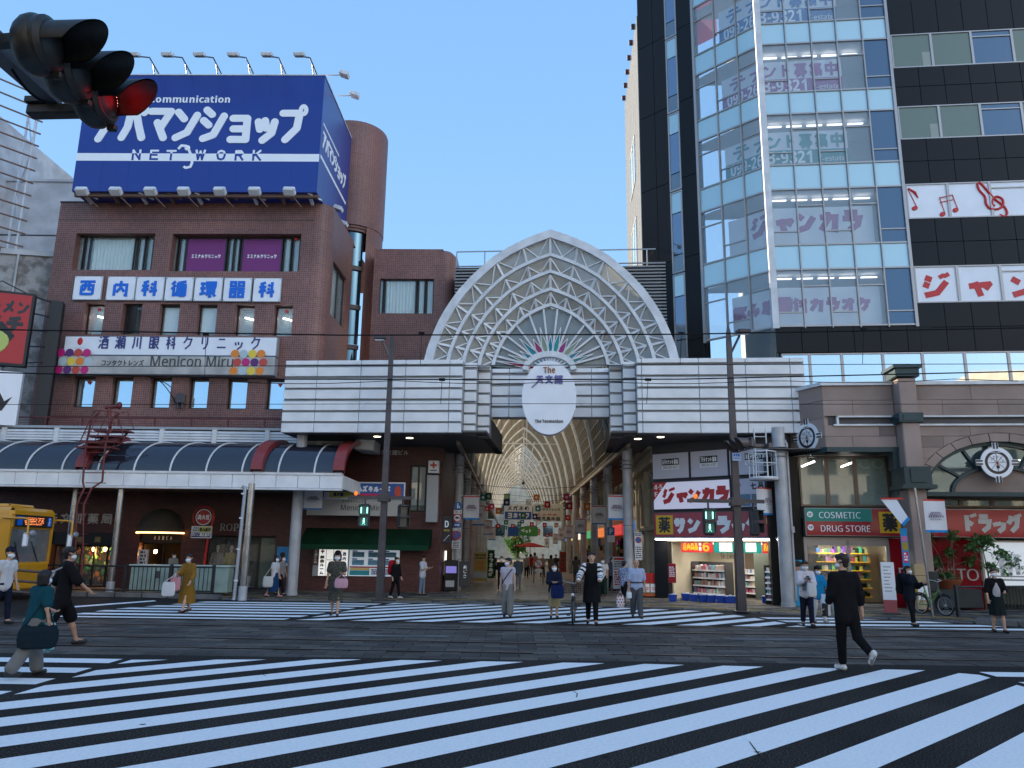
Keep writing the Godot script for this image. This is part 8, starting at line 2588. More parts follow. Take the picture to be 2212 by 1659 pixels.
	put(G2,"end_post",nM().tube([V3(0,0,0),on_z(115,1237,-19.5)-G2.position],.035,8).ball(on_z(115,1236,-19.5)-G2.position,V3(.05,.05,.05)),mats.grey_steel)
	build_bus()
	var b1:=on_z(677,1077,-29.2)
	var fr1:=wall_frame(-10,-29.2,10,-29.2)
	city_banner("white city banner hanging beside the white gate column by the dress shop",fr1,rect_f(fr1,657,1055,697,1101),.0)
	var fr2:=wall_frame(-10,-26.2,14,-26.2)
	city_banner("white city banner blown into a curve beside the ringed drugstore column",fr2,rect_f(fr2,1635,1053,1676,1112),.0,-.35)
	var bp:=on_y(2012,1334,.05)
	var fr3:=wall_frame(bp.x-1,bp.z,bp.x+1,bp.z)
	city_banner("white city banner on the thin steel pole right of the stone pier",fr3,rect_f(fr3,1996,1079,2044,1150),.0)
	var tp3:=thing("banner_pole","thin steel banner pole right of the stone pier","pole",at_pos(bp))
	put(tp3,"shaft",nM().tube([V3(.05,0,0),V3(-.12,on_z(1990,1058,bp.z).y,0)],.035,10),mats.steel_post)
	var fr4:=wall_frame(BR.origin.x,BR.origin.z+.75,BR.origin.x+10,BR.origin.z+.75+1.0)
	var fb:=thing("folded_banner","white city banner twisted and blown up by the stone pier","banner",fr4)
	var q0:=on_f(fr4,1903,1079)
	var q1:=on_f(fr4,1937,1079)
	var q2:=on_f(fr4,1942,1135)
	var q3:=on_f(fr4,1957,1120)
	var cm:=nM()
	cm.tri(q0,q2+V3(0,0,.25),q1); cm.tri(q1,q2+V3(0,0,.25),q3+V3(0,0,.2))
	put(fb,"cloth",cm,M("banner_cloth",K(),.8))
	put(fb,"red_head",nM().bar(q0+V3(0,.03,0),q1+V3(.2,.03,0),.05),mats.letter_red)
	put(fb,"blue_hem",nM().bar(q2+V3(0,0,.25),q3+V3(0,0,.2),.07),mats["hem_blue"])
	var nf:=panel_on(fr4,"pier_advert","narrow blue and pink vertical advert strip on the stone pier","banner",1948,1141,1963,1236,.0,M("advert_blue",K(.03,.25,.50),.6),.02)
	strip(nf,"pink_patch",.1,.7,.9,.82,M("advert_pink",K(.55,.16,.3),.6))
	strip(nf,"gold_patch",.1,.5,.95,.68,M("advert_gold",K(.34,.26,.05),.6))
	strip(nf,"rose_patch",.15,.22,.85,.46,M("advert_rose",K(.6,.03,.12),.6))
	text_rows(nf,.25,.25,.75,.45,3,mats.sign_white,.008)
	var wp:=on_y(1925,1327,.035)
	var ws:=thing("white_stand_sign","slender white stand sign with a red foot before the drugstore entrance","sign",at_pos(wp,-.35))
	var wh:=on_z(1915,1217,wp.z).y
	put(ws,"board",nM().box(V3(0,wh*.62,0),V3(.36,wh*.76,.12),Basis(),.01),mats.sign_white)
	put(ws,"red_foot",nM().box(V3(0,wh*.15,.003),V3(.36,wh*.26,.12),Basis(),.01),M("foot_red",K(.36,.10,.10),.6))
	var tm:=nM()
	for k in 8:
		tm.span(-.12,wh*.9-k*.1,.06,-.12+rng.randf_range(.1,.22),wh*.9-k*.1+.03,.064)
	put(ws,"small_print",tm,mats.grey_steel)
	put(ws,"feet",nM().box(V3(0,.03,0),V3(.5,.05,.3)),mats.dark_grey)
	var pl:=on_y(2090,1318,.1)
	var P2:=thing("planter","terracotta planter with bushy green branches on a dark stone block","plant",at_pos(pl+V3(0,0,-1.0)))
	put(P2,"stone_block",nM().box(V3(.1,.3,0),V3(1.7,.6,.6),Basis(),.03),M("foot_teal",K(),.4))
	put(P2,"pot",nM().lathe([V2(.0,.6),V2(.28,.6),V2(.46,.85),V2(.48,.9),V2(.42,.9)],20),M("terracotta",K(.26,.09,.045),.8))
	var br:=nM()
	var lf:=nM()
	for k in 9:
		var a:=V3(rng.randf_range(-.2,.2),.9,rng.randf_range(-.15,.15))
		var e:=V3(rng.randf_range(-.75,1.05),rng.randf_range(1.3,2.5),rng.randf_range(-.3,.3))
		br.tube([a,a.lerp(e,.5)+V3(0,.15,0),e],[.02,.014,.006],5)
		var c:=leaf_cloud(e,V3(.24,.2,.22),60,.15,30+k)
		lf.v.append_array(c.v); lf.n.append_array(c.n); lf.c.append_array(c.c)
	var und:=leaf_cloud(V3(0,1.0,0),V3(.5,.14,.35),160,.12,77)
	lf.v.append_array(und.v); lf.n.append_array(und.n); lf.c.append_array(und.c)
	put(P2,"branches",br,mats.rust)
	put(P2,"foliage",lf,M("leaf_mid",K(.05,.12,.03),.55,.0,{"backlight":K(.03,.08,.02)}))
	var P3:=thing("young_tree","slim young maple with spread leaves beside the planter","tree",at_pos(pl+V3(1.15,0,-.7)))
	put(P3,"trunk",nM().tube([V3(0,0,0),V3(.05,1.0,0),V3(-.05,2.0,0)],[.035,.025,.012],6).tube([V3(.04,.9,0),V3(.5,1.7,.1)],[.018,.006],5).tube([V3(.02,1.2,0),V3(-.5,1.9,.1)],[.016,.006],5),mats.rust)
	var cr:=leaf_cloud(V3(0,2.1,0),V3(.5,.3,.4),130,.2,51)
	for e in [V3(.5,1.7,.1),V3(-.5,1.9,.1),V3(.1,1.3,.1),V3(.2,.5,.1)]:
		var c:=leaf_cloud(e,V3(.3,.14,.25),60,.18,int(e.x*100)+60)
		cr.v.append_array(c.v); cr.n.append_array(c.n); cr.c.append_array(c.c)
	put(P3,"crown",cr,mats["leaf_mid"])
	var rl:=on_y(2090,1334,.1)
	var R2:=thing("kerb_railing","black kerb railing before the planter at the right edge","railing",at_pos(V3(rl.x-.1,.1,rl.z-.25),.35))
	put(R2,"top_rail",nM().tube([V3(0,.8,0),V3(5,.8,0)],.03,8),mats.black)
	put(R2,"bottom_rail",nM().tube([V3(0,.12,0),V3(5,.12,0)],.025,6),mats.black)
	for k in 4:
		put(R2,"post",nM().span(k*1.5-.04,0,-.04,k*1.5+.04,.86,.04),mats.black)
	for k in 24:
		put(R2,"upright",nM().span(1.5+k*.14,.12,-.01,1.52+k*.14,.8,.01),mats.black)
	bicycle("small parked bicycle with a green frame beside the stone pier",at_pos(on_y(2045,1331,.1)+V3(-.2,0,-.3),-1.2),.26,M("bike_green",K(.12,.26,.05),.4),false)
	var ct:=thing("carton_stack","stack of brown price cartons standing behind the parked bicycle","carton",at_pos(on_y(2018,1322,.1)+V3(.1,0,-.9)))
	for k in 4:
		put(ct,"carton",nM().box(V3(0,.18+k*.34,0),V3(.42,.33,.36),Basis(Vector3.UP,rng.randf_range(-.05,.05)),.008),M("carton_brown",K(),.8) if k!=1 else M("carton_yellow",K(.45,.34,.06),.8))
	put(ct,"price_card",nM().span(-.16,.3,.19,.16,.72,.196),mats.sign_white)
	latin(ct,"price","110",Rect2(-.12,.38,.24,.14),mats.letter_red,.2,.004)
	var cut:=thing("blue_cutout_stand","bright blue advertising stand between the ringed column and the entrance","sign",at_pos(on_y(1727,1310,.035),-.2))
	put(cut,"board",nM().box(V3(0,.75,0),V3(.36,1.5,.08),Basis(),.01),M("stand_blue",K(.02,.34,.62),.5))
	put(cut,"pale_patch",nM().ball(V3(.0,1.22,.04),V3(.13,.2,.01)),M("print_skin",K(),.6))
	put(cut,"hair_patch",nM().ball(V3(.0,1.38,.045),V3(.15,.11,.012)),mats.black)
func wheel_mb(r:float,tyre:float)->Array:
	var t:=nM()
	var pts:=[]
	for i in 29:
		pts.append(V3(sin(TAU*i/28)*r,cos(TAU*i/28)*r,0))
	t.tube(pts,tyre,7,false)
	var rim:=nM()
	var p2:=[]
	for i in 29:
		p2.append(pts[i]*.9)
	rim.tube(p2,.012,6,false)
	for k in 14:
		var a:=TAU*k/14
		rim.bar(V3(0,0,.02 if k%2 else-.02),V3(sin(a)*r*.9,cos(a)*r*.9,0),.004)
	rim.tube([V3(0,0,-.04),V3(0,0,.04)],.025,8)
	return [t,rim]
func bicycle(label:String,t:Transform3D,r:float,frame:Material,basket:bool)->Node3D:
	var b:=thing("bicycle",label,"bicycle",t)
	var wb:=r*3.1
	for k in 2:
		var w:=wheel_mb(r,.024)
		var o:=put(b,"wheel",w[0],mats.black,at_pos(V3(-wb/2+k*wb,r+.024,0)))
		put(o,"rim",w[1],mats.grey_steel)
		var fend:=[]
		for i in 10:
			var a:=-1.6+2.6*i/9.0-k*.3
			fend.append(V3(sin(a)*(r+.05),cos(a)*(r+.05),0))
		put(b,"mudguard",nM().tube(fend,.022,6),mats.black,at_pos(V3(-wb/2+k*wb,r+.024,0)))
	var rear:=V3(-wb/2,r+.02,0)
	var fro:=V3(wb/2,r+.02,0)
	var bb:=V3(-.08,r,0)
	var seat:=V3(-.22,r+.42,0)
	var head:=V3(wb/2-.16,r+.46,0)
	put(b,"frame",nM().tube([bb,seat+V3(-.03,.12,0)],.02,8).tube([bb,head],.022,8).tube([bb+V3(-.05,.2,0),head+V3(-.01,-.06,0)],.018,8).tube([bb,rear+V3(0,0,.05)],.012,6).tube([bb,rear+V3(0,0,-.05)],.012,6).tube([seat,rear+V3(0,0,.05)],.01,6).tube([seat,rear+V3(0,0,-.05)],.01,6),frame)
	put(b,"fork",nM().tube([head+V3(-.04,.16,0),head,fro+V3(-.02,.1,.05),fro+V3(0,0,.05)],.014,6).tube([head,fro+V3(-.02,.1,-.05),fro+V3(0,0,-.05)],.014,6),mats.dark_grey)
	put(b,"handlebar",nM().tube([head+V3(-.22,.26,-.27),head+V3(-.02,.24,-.16),head+V3(-.02,.2,0),head+V3(-.02,.24,.16),head+V3(-.22,.26,.27)],.013,6),mats.grey_steel)
	put(b,"saddle",nM().ball(seat+V3(-.03,.16,0),V3(.14,.04,.08)),mats.black)
	put(b,"crank",nM().tube([bb+V3(0,0,-.06),bb+V3(0,0,.06)],.03,8).tube([bb+V3(0,0,.07),bb+V3(.1,-.12,.08)],.01,5).tube([bb+V3(0,0,-.07),bb+V3(-.1,.12,-.08)],.01,5),mats.dark_grey)
	for s in [-1,1]:
		put(b,"pedal",nM().box(bb+V3(.1*s,-.12*s,.13*s),V3(.08,.02,.09)),mats.black)
	if basket:
		var bm:=nM()
		for k in 5:
			var y:=.0+k*.05
			bm.tube([head+V3(.08,y,-.18),head+V3(.36,y,-.2),head+V3(.36,y,.2),head+V3(.08,y,.18)],.006,4)
		for k in 9:
			bm.tube([head+V3(.37,0,-.2+k*.05),head+V3(.37,.2,-.2+k*.05)],.005,4)
		put(b,"basket",bm,mats.black)
		put(b,"rear_rack",nM().span(rear.x-.25,r*2+.1,-.08,rear.x+.2,r*2+.12,.08),mats.black)
		put(b,"headlamp",nM().ball(fro+V3(.04,r*1.1+.05,0),V3(.04,.045,.045)),mats.sign_white)
		put(b,"bell_cable",nM().tube([head+V3(-.1,.26,.2),head+V3(.1,.3,.05),head+V3(.0,.05,.02)],.005,4),mats.wire)
	return b
func build_bus()->void:
	var yel:=M("bus_yellow",K(.60,.28,.01),.3,.0,{"coat": .6,"wear":wear(.15,.03)})
	var wht:=M("bus_white",K(.68,.68,.70),.3,.0,{"coat": .6})
	var B:=thing("bus","yellow and white city bus waiting at the kerb on the left","bus",at_pos(V3(-15.3,0,-24.0)))
	var W:=2.3
	var H:=2.85
	var Ln:=9.0
	put(B,"side_skirt",nM().span(-Ln,.32,-.05,-.75,1.15,.0).span(-Ln,.32,-W,-.75,1.15,-W+.05),wht)
	put(B,"red_band",nM().span(-Ln,1.15,-.055,-.45,1.42,.002).span(-Ln,1.15,-W,-.45,1.42,-W+.05),M("bus_red",K(.42,.012,.07),.3,.0,{"coat": .5}))
	put(B,"roof",nM().box(V3(-Ln/2,H-.16,-W/2),V3(Ln,.32,W),Basis(),.1).box(V3(-1.1,H+.05,-W/2),V3(1.3,.14,1.3),Basis(),.05).box(V3(-3.6,H+.12,-W/2),V3(2.4,.28,1.6),Basis(),.1),yel)
	put(B,"window_band",nM().span(-Ln,1.42,-.06,-.45,H-.3,-.02).span(-Ln,1.42,-W+.02,-.45,H-.3,-W+.06),mats.black)
	for k in 6:
		put(B,"side_window",nM().span(-1.5-k*1.35,1.5,-.02,-.6-k*1.35+.35,2.3,-.008),M("bus_glass",K(.12,.15,.15),.03,.6))
	put(B,"front_panel",nM().box(V3(-.28,.75,-W/2),V3(.56,.86,W-.01),Basis(),.09),yel)
	put(B,"corner_pillar",nM().span(-.45,1.1,-.1,-.03,H-.2,-.005),yel)
	put(B,"corner_pillar",nM().span(-.45,1.1,-W+.005,-.03,H-.2,-W+.1),yel)
	var ws:=put(B,"windscreen",nM().span(-.12,1.12,-W+.1,-.07,2.2,-.1),M("screen_glass",K(.25,.28,.29,.35),.03,.12))
	put(ws,"wiper",nM().bar(V3(-.05,1.15,-.7),V3(-.05,1.8,-.35),.02).bar(V3(-.05,1.15,-1.7),V3(-.05,1.8,-1.2),.02),mats.black)
	put(B,"cab_interior",nM().span(-3.0,.4,-W+.1,-2.9,H-.4,-.1).span(-.6,.9,-W+.3,-.2,1.2,-.3),mats.dark_grey)
	put(B,"driver_seat",nM().box(V3(-1.1,1.25,-.6),V3(.15,.8,.5),Basis(),.05),M("seat_grey",K(.12,.13,.14),.8))
	put(B,"steering_wheel",nM().lathe([V2(.2,0),V2(.22,.02),V2(.2,.04)],16,Transform3D(Basis(Vector3.BACK,.6),V3(-.6,1.25,-.6))),mats.black)
	put(B,"head_panel",nM().box(V3(-.14,2.42,-W/2),V3(.26,.46,W-.02),Basis(),.06),yel)
	var db:=put(B,"destination_board",nM().box(V3(-.015,2.44,-W/2),V3(.05,.38,W-.3),Basis(),.02),mats.black)
	var led:=nM()
	for r in 5:
		for c in 34:
			if rng.randf()<.6:
				led.box(V3(.014,2.34+r*.05,-.62-c*.03),V3(.004,.026,.02))
	tag(put(db,"led_text",led,M("led_amber",K(.5,.2,.05),.4,.0,{"emit":K(1.0,.25,.08),"power": .7})),"","","","stuff")
	put(db,"blue_plate",nM().span(.011,2.3,-.5,.018,2.58,-.25).span(.011,2.3,-W+.25,.018,2.58,-W+.45),mats.letter_blue)
	put(db,"wheelchair_mark",nM().ball(V3(.018,2.53,-W+.35),V3(.006,.03,.03)).box(V3(.018,2.44,-W+.36),V3(.006,.13,.02)).lathe([V2(.06,0),V2(.045,.003)],14,Transform3D(Basis(Vector3.BACK,-PI/2),V3(.018,2.38,-W+.35))),mats.letter_white)
	for z in [-.35,-W+.35]:
		put(B,"headlamp",nM().ball(V3(-.02,.65,z),V3(.05,.11,.17)),mats.sign_white)
	put(B,"bumper",nM().box(V3(-.2,.42,-W/2),V3(.5,.22,W+.02),Basis(),.06),yel)
	for k in 2:
		var z:=.05 if k==0 else-W-.05
		var o:=put(B,"mirror_arm",nM().tube([V3(-.25,2.52,z),V3(.45,2.5,z*1.0),V3(.55,2.45,z),V3(.56,1.95,z)],.035,8),yel)
		put(o,"mirror",nM().box(V3(.52,1.85,z),V3(.12,.45,.2),Basis(),.05),mats.sign_white)
		put(o,"round_mirror",nM().ball(V3(.6,2.05,z-.2),V3(.06,.1,.16)),mats.grey_steel)
	for x in [-1.75,-6.8]:
		for z in [-.14,-W+.14]:
			var wl:=put(B,"wheel",nM().lathe([V2(.3,-.13),V2(.46,-.12),V2(.48,.0),V2(.46,.12),V2(.3,.13)],24,Transform3D(Basis(Vector3.RIGHT,PI/2),V3(x,.48,z))),mats.black)
			put(wl,"hub",nM().lathe([V2(.3,.1),V2(.1,.13),V2(0,.13)],18,Transform3D(Basis(Vector3.RIGHT,PI/2),V3(x,.48,z))),mats.grey_steel)
	put(B,"blue_patch",nM().poly(PackedVector2Array([V2(-1.35,.95),V2(-.8,1.05),V2(-.9,1.3),V2(-1.3,1.25)]),.0,.006),M("patch_blue",K(.02,.06,.30),.3))
	put(B,"underbody",nM().span(-Ln,.3,-W+.05,-.5,.38,-.05),mats.black)
	put(B,"rear_panel",nM().span(-Ln-.05,.32,-W,-Ln,H-.1,.0),yel)
# ---------- people: tapered bones blended into one skin and meshed as surface nets ----------
func blob(bones:Array,cell:float,k:float)->Array:
	var lo:=Vector3.INF
	var hi:=-Vector3.INF
	for b in bones:
		var r:float=maxf(b[2],b[3])+cell*2
		lo=lo.min((b[0] as Vector3).min(b[1])-Vector3(r,r,r))
		hi=hi.max((b[0] as Vector3).max(b[1])+Vector3(r,r,r))
	var nx:=int((hi.x-lo.x)/cell)+2
	var ny:=int((hi.y-lo.y)/cell)+2
	var nz:=int((hi.z-lo.z)/cell)+2
	var f:=PackedFloat32Array()
	f.resize(nx*ny*nz)
	f.fill(1.0)
	var ik:=1.0/k
	for b in bones:
		var a:Vector3=b[0]
		var e:Vector3=b[1]
		var ra:float=b[2]
		var rb:float=b[3]
		var zs:float=b[4] if b.size()>4 else 1.0
		var m:=maxf(ra,rb)+k+cell*1.5
		var p0:=((a.min(e)-Vector3(m,m,m)-lo)/cell)
		var p1:=((a.max(e)+Vector3(m,m,m)-lo)/cell)
		var ba:=e-a
		ba.z*=zs
		var bb:=maxf(ba.length_squared(),.000001)
		for z in range(maxi(0,int(p0.z)),mini(nz,int(p1.z)+1)):
			var dz:=(lo.z+z*cell-a.z)*zs
			for y in range(maxi(0,int(p0.y)),mini(ny,int(p1.y)+1)):
				var dy:=lo.y+y*cell-a.y
				var i:=(z*ny+y)*nx+maxi(0,int(p0.x))
				for x in range(maxi(0,int(p0.x)),mini(nx,int(p1.x)+1)):
					var dx:=lo.x+x*cell-a.x
					var t:=clampf((dx*ba.x+dy*ba.y+dz*ba.z)/bb,.0,1.0)
					var qx:=dx-ba.x*t
					var qy:=dy-ba.y*t
					var qz:=dz-ba.z*t
					var d:=sqrt(qx*qx+qy*qy+qz*qz)-(ra+(rb-ra)*t)
					var o:=f[i]
					var h:=k-absf(o-d)
					f[i]=minf(o,d) if h<=.0 else minf(o,d)-h*h*ik*.25
					i+=1
	var idx:=PackedInt32Array()
	idx.resize(nx*ny*nz)
	idx.fill(-1)
	var vs:=PackedVector3Array()
	var ns:=PackedVector3Array()
	var sy:=nx
	var sz:=nx*ny
	for z in nz-1:
		for y in ny-1:
			var i:=(z*ny+y)*nx
			for x in nx-1:
				var c0:=f[i]
				var c1:=f[i+1]
				var c2:=f[i+sy]
				var c3:=f[i+sy+1]
				var c4:=f[i+sz]
				var c5:=f[i+sz+1]
				var c6:=f[i+sz+sy]
				var c7:=f[i+sz+sy+1]
				var neg:=int(c0<0)+int(c1<0)+int(c2<0)+int(c3<0)+int(c4<0)+int(c5<0)+int(c6<0)+int(c7<0)
				if neg>0 and neg<8:
					var g:=Vector3(c1+c3+c5+c7-c0-c2-c4-c6,c2+c3+c6+c7-c0-c1-c4-c5,c4+c5+c6+c7-c0-c1-c2-c3)
					var mean:=(c0+c1+c2+c3+c4+c5+c6+c7)*.125
					var nn:=g.normalized()
					var p:=Vector3(x+.5,y+.5,z+.5)*cell+lo-nn*clampf(mean,-cell,cell)
					idx[i]=vs.size()
					vs.append(p)
					ns.append(nn)
				i+=1
	var ix:=PackedInt32Array()
	for z in range(1,nz-1):
		for y in range(1,ny-1):
			var i:=(z*ny+y)*nx+1
			for x in range(1,nx-1):
				var s:=f[i]<.0
				if s!=(f[i+1]<.0):
					quad_ix(ix,idx[i],idx[i-sy],idx[i-sy-sz],idx[i-sz],s)
				if s!=(f[i+sy]<.0):
					quad_ix(ix,idx[i],idx[i-sz],idx[i-sz-1],idx[i-1],s)
				if s!=(f[i+sz]<.0):
					quad_ix(ix,idx[i],idx[i-1],idx[i-1-sy],idx[i-sy],s)
				i+=1
	return [vs,ns,ix]
func quad_ix(ix:PackedInt32Array,a:int,b:int,c:int,d:int,flip:bool)->void:
	if a<0 or b<0 or c<0 or d<0:
		return
	if not flip:
		ix.append_array([a,b,c,a,c,d])
	else:
		ix.append_array([a,c,b,a,d,c])
func skin_mesh(parts:Array,extra:MB=null,tint=null)->ArrayMesh:
	var m:=ArrayMesh.new()
	for q in parts:
		var a:=[]
		a.resize(Mesh.ARRAY_MAX)
		a[Mesh.ARRAY_VERTEX]=q[0]
		a[Mesh.ARRAY_NORMAL]=q[1]
		a[Mesh.ARRAY_INDEX]=q[2]
		if tint!=null:
			var c:=PackedColorArray()
			for p in q[0]:
				c.append(tint.call(p))
			a[Mesh.ARRAY_COLOR]=c
		m.add_surface_from_arrays(Mesh.PRIMITIVE_TRIANGLES,a)
	if extra and extra.v.size():
		var a:=[]
		a.resize(Mesh.ARRAY_MAX)
		a[Mesh.ARRAY_VERTEX]=extra.v
		a[Mesh.ARRAY_NORMAL]=extra.n
		m.add_surface_from_arrays(Mesh.PRIMITIVE_TRIANGLES,a)
	return m
func cloth(c:Color,key:="")->StandardMaterial3D:
	var k:="cloth_%s"%c.to_html() if key=="" else key
	return M(k,c,.88,.0,{"rim": .06 if c.get_luminance()<.05 else .2,"tex":noise_tex("weave",.15,Color(.78,.78,.78),Color(1,1,1),128,3),"scale": 3.0,"world":false})
func person(label:String,foot:Vector3,yaw:float,h:float,o:Dictionary)->Node3D:
	var P:=thing("person",label,"person",at_pos(foot,yaw),o.get("group",""))
	var s:=h/1.70
	var bw:float=o.get("build",1.0)
	var cell:float=o.get("cell",.024)
	var legs:Array=o.get("legs",[[6,6],[-6,8]])
	var arms:Array=o.get("arms",[[5,8,12,0],[-5,8,12,0]])
	var lean:float=deg_to_rad(o.get("lean",2.0))
	var J:={}
	for i in 2:
		var sg:=1.0 if i==0 else-1.0
		var hp:=deg_to_rad(legs[i][0])
		var kn:=deg_to_rad(legs[i][1])
		var spread:float=o.get("spread",.0)
		J["hip%d"%i]=Vector3(.088*sg,.90,0)
		J["knee%d"%i]=J["hip%d"%i]+Vector3(spread*sg,-cos(hp),sin(hp))*.42
		J["ankle%d"%i]=J["knee%d"%i]+Vector3(0,-cos(hp-kn),sin(hp-kn))*.41
		var fa:float=hp-kn+deg_to_rad(legs[i][2] if legs[i].size()>2 else (clampf(kn-hp,-.3,.9)*40.0))
		J["toe%d"%i]=J["ankle%d"%i]+Vector3(.02*sg,-.045*cos(fa),.15) .rotated(Vector3.RIGHT,-fa*.6)
		J["heel%d"%i]=J["ankle%d"%i]+Vector3(0,-.045,-.045).rotated(Vector3.RIGHT,-fa*.6)
	var low:=INF
	for i in 2:
		for q in ["toe","heel"]:
			low=minf(low,J["%s%d"%[q,i]].y-.035)
	for q in J:
		J[q]=J[q]-Vector3(0,low,0)
	var pel:Vector3=(J.hip0+J.hip1)*.5
	var bend:=Basis(Vector3.RIGHT,lean)
	var up:=func(x:float,y:float,z:float)->Vector3:return pel+bend*Vector3(x,y,z)
	for i in 2:
		var sg:=1.0 if i==0 else-1.0
		var ap:=deg_to_rad(arms[i][0])
		var ao:=deg_to_rad(arms[i][1])*sg
		var ae:=deg_to_rad(arms[i][2])
		var ai:=deg_to_rad(arms[i][3])*-sg
		J["sh%d"%i]=up.call(.175*sg*bw,.485,-.01)
		var du:=(Basis(Vector3.BACK,ao)*Vector3(0,-cos(ap),sin(ap))).normalized()
		var df:=Basis(Vector3.UP,ai)*(Basis(Vector3.BACK,ao*.5)*Vector3(0,-cos(ap+ae),sin(ap+ae)))
		J["el%d"%i]=J["sh%d"%i]+du*.28
		J["wr%d"%i]=J["el%d"%i]+df.normalized()*.235
		J["hd%d"%i]=J["wr%d"%i]+df.normalized()*.085
		J["df%d"%i]=df.normalized()
	var hturn:=Basis(Vector3.UP,deg_to_rad(o.get("head",[0,0])[0]))*Basis(Vector3.RIGHT,deg_to_rad(o.get("head",[0,0])[1]))
	var neck:Vector3=up.call(0,.53,.0)
	var hc:=neck+Vector3(0,.165,.015)
	var HD:=func(x:float,y:float,z:float)->Vector3:return hc+hturn*Vector3(x,y,z)
	var S:=func(a:Array)->Array:
		var out:=[]
		for b in a:
			var c:Array=b.duplicate()
			c[0]=b[0]*s
			c[1]=b[1]*s
			c[2]=b[2]*s
			c[3]=b[3]*s
			out.append(c)
		return out
	var torso:=[[up.call(-.055*bw,.0,0),up.call(-.05*bw,.17,0),.105*bw,.092*bw,1.25],[up.call(.055*bw,.0,0),up.call(.05*bw,.17,0),.105*bw,.092*bw,1.25],[up.call(-.05*bw,.17,0),up.call(-.07*bw,.38,0),.092*bw,.105*bw,1.25],[up.call(.05*bw,.17,0),up.call(.07*bw,.38,0),.092*bw,.105*bw,1.25],[up.call(-.13*bw,.478,-.01),up.call(.13*bw,.478,-.01),.055,.055]]
	var body:=torso.duplicate()
	body.append([up.call(0,.44,-.005),neck+Vector3(0,.06,.01),.062,.048])
	body.append([neck,hc+Vector3(0,-.03,0),.048,.05])
	var limb_r:=.9 if bw<.95 else 1.0
	for i in 2:
		body.append([J["sh%d"%i],J["el%d"%i],.05*limb_r,.038*limb_r])
		body.append([J["el%d"%i],J["wr%d"%i],.037*limb_r,.025*limb_r])
		body.append([J["wr%d"%i],J["hd%d"%i],.025,.03])
		body.append([J["hip%d"%i],J["knee%d"%i],.083*bw,.052*bw])
		body.append([J["knee%d"%i],J["knee%d"%i].lerp(J["ankle%d"%i],.4)+Vector3(0,0,-.012),.05*bw,.05*bw])
		body.append([J["knee%d"%i].lerp(J["ankle%d"%i],.4),J["ankle%d"%i],.048*bw,.034])
		body.append([J["ankle%d"%i],J["toe%d"%i]+Vector3(0,.02,-.03),.034,.026])
	var head:=[[HD.call(0,-.045,.012),HD.call(0,.03,-.008),.066,.084],[HD.call(0,.03,-.02),HD.call(0,.035,-.03),.084,.082],[HD.call(0,-.075,.045),HD.call(0,-.05,.03),.032,.045],[HD.call(0,.0,.078),HD.call(0,-.026,.092),.010,.015],[HD.call(.074,-.01,-.005),HD.call(.078,.02,-.012),.014,.018],[HD.call(-.074,-.01,-.005),HD.call(-.078,.02,-.012),.014,.018]]
	var fing:=MB.new()
	for i in 2:
		var d:Vector3=J["df%d"%i]
		var side:=d.cross(Vector3.UP if absf(d.y)<.9 else Vector3.BACK).normalized()
		var pn:=side.cross(d).normalized()
		var curl:float=o.get("grip",.5)
		for k in 4:
			var base:Vector3=J["hd%d"%i]+side*(k-1.5)*.017+d*.015
			var ln:float=[.058,.07,.066,.05][k]
			var mid:=base+(d*cos(curl)+pn*sin(curl)*.8).normalized()*ln*.6
			var tip:=mid+(d*cos(curl*2.2)+pn*sin(curl*2.2)).normalized()*ln*.5
			fing.tube([base*s,mid*s,tip*s],[.010*s,.009*s,.007*s],6)
		var tb:Vector3=J["wr%d"%i]+side*(-.022)+d*.03
		fing.tube([tb*s,(tb+side*-.028+d*.03+pn*.012)*s,(tb+side*-.03+d*.058+pn*.022)*s],[.012*s,.011*s,.008*s],6)
	var sk:Material=M("skin%s"%o.get("skin",0),[Color(.50,.30,.205),Color(.42,.235,.155),Color(.55,.34,.25)][o.get("skin",0)],.55,.0,{"spec": .4})
	put(P,"body",skin_mesh([blob(S.call(body),cell*s,.035*s),blob(S.call(head),minf(cell,.013)*s,.02*s)],fing),sk)
	var fm:=MB.new()
	for sg in [-1.0,1.0]:
		fm.ball(HD.call(.031*sg,.012,.078)*s,Vector3(.013,.006,.006)*s,hturn,8)
		fm.box(HD.call(.032*sg,.034,.077)*s,Vector3(.03,.005,.008)*s,hturn)
	put(P,"eyes",fm,mats.black)
	var hairc:Color=o.get("hairc",Color(.012,.010,.010))
	if not o.get("mask",true):
		put(P,"mouth",MB.new().ball(HD.call(0,-.062,.078)*s,Vector3(.022,.006,.008)*s,hturn,8),M("lips",Color(.3,.10,.08),.5))
	else:
		put(P,"face_mask",skin_mesh([blob(S.call([[HD.call(-.03,-.045,.055),HD.call(.03,-.045,.055),.042,.042],[HD.call(0,-.08,.05),HD.call(0,-.02,.07),.038,.03],[HD.call(-.05,-.04,.03),HD.call(.05,-.04,.03),.036,.036]]),.012*s,.02*s)]),M("mask_white",Color(.72,.74,.76),.8))
	var hr:=[[HD.call(0,.055,-.02),HD.call(0,.05,-.045),.086,.084],[HD.call(-.05,.085,.03),HD.call(.05,.085,.03),.036,.036],[HD.call(-.062,.05,.0),HD.call(-.066,.0,-.02),.034,.026],[HD.call(.062,.05,.0),HD.call(.066,.0,-.02),.034,.026],[HD.call(0,.0,-.05),HD.call(0,-.04,-.055),.068,.05]]
	var style:String=o.get("hair","short")
	if style=="bald":
		hr=[[HD.call(-.07,.02,-.03),HD.call(0,.0,-.085),.028,.03],[HD.call(.07,.02,-.03),HD.call(0,.0,-.085),.028,.03],[HD.call(0,.07,-.03),HD.call(0,.05,-.06),.066,.07]]
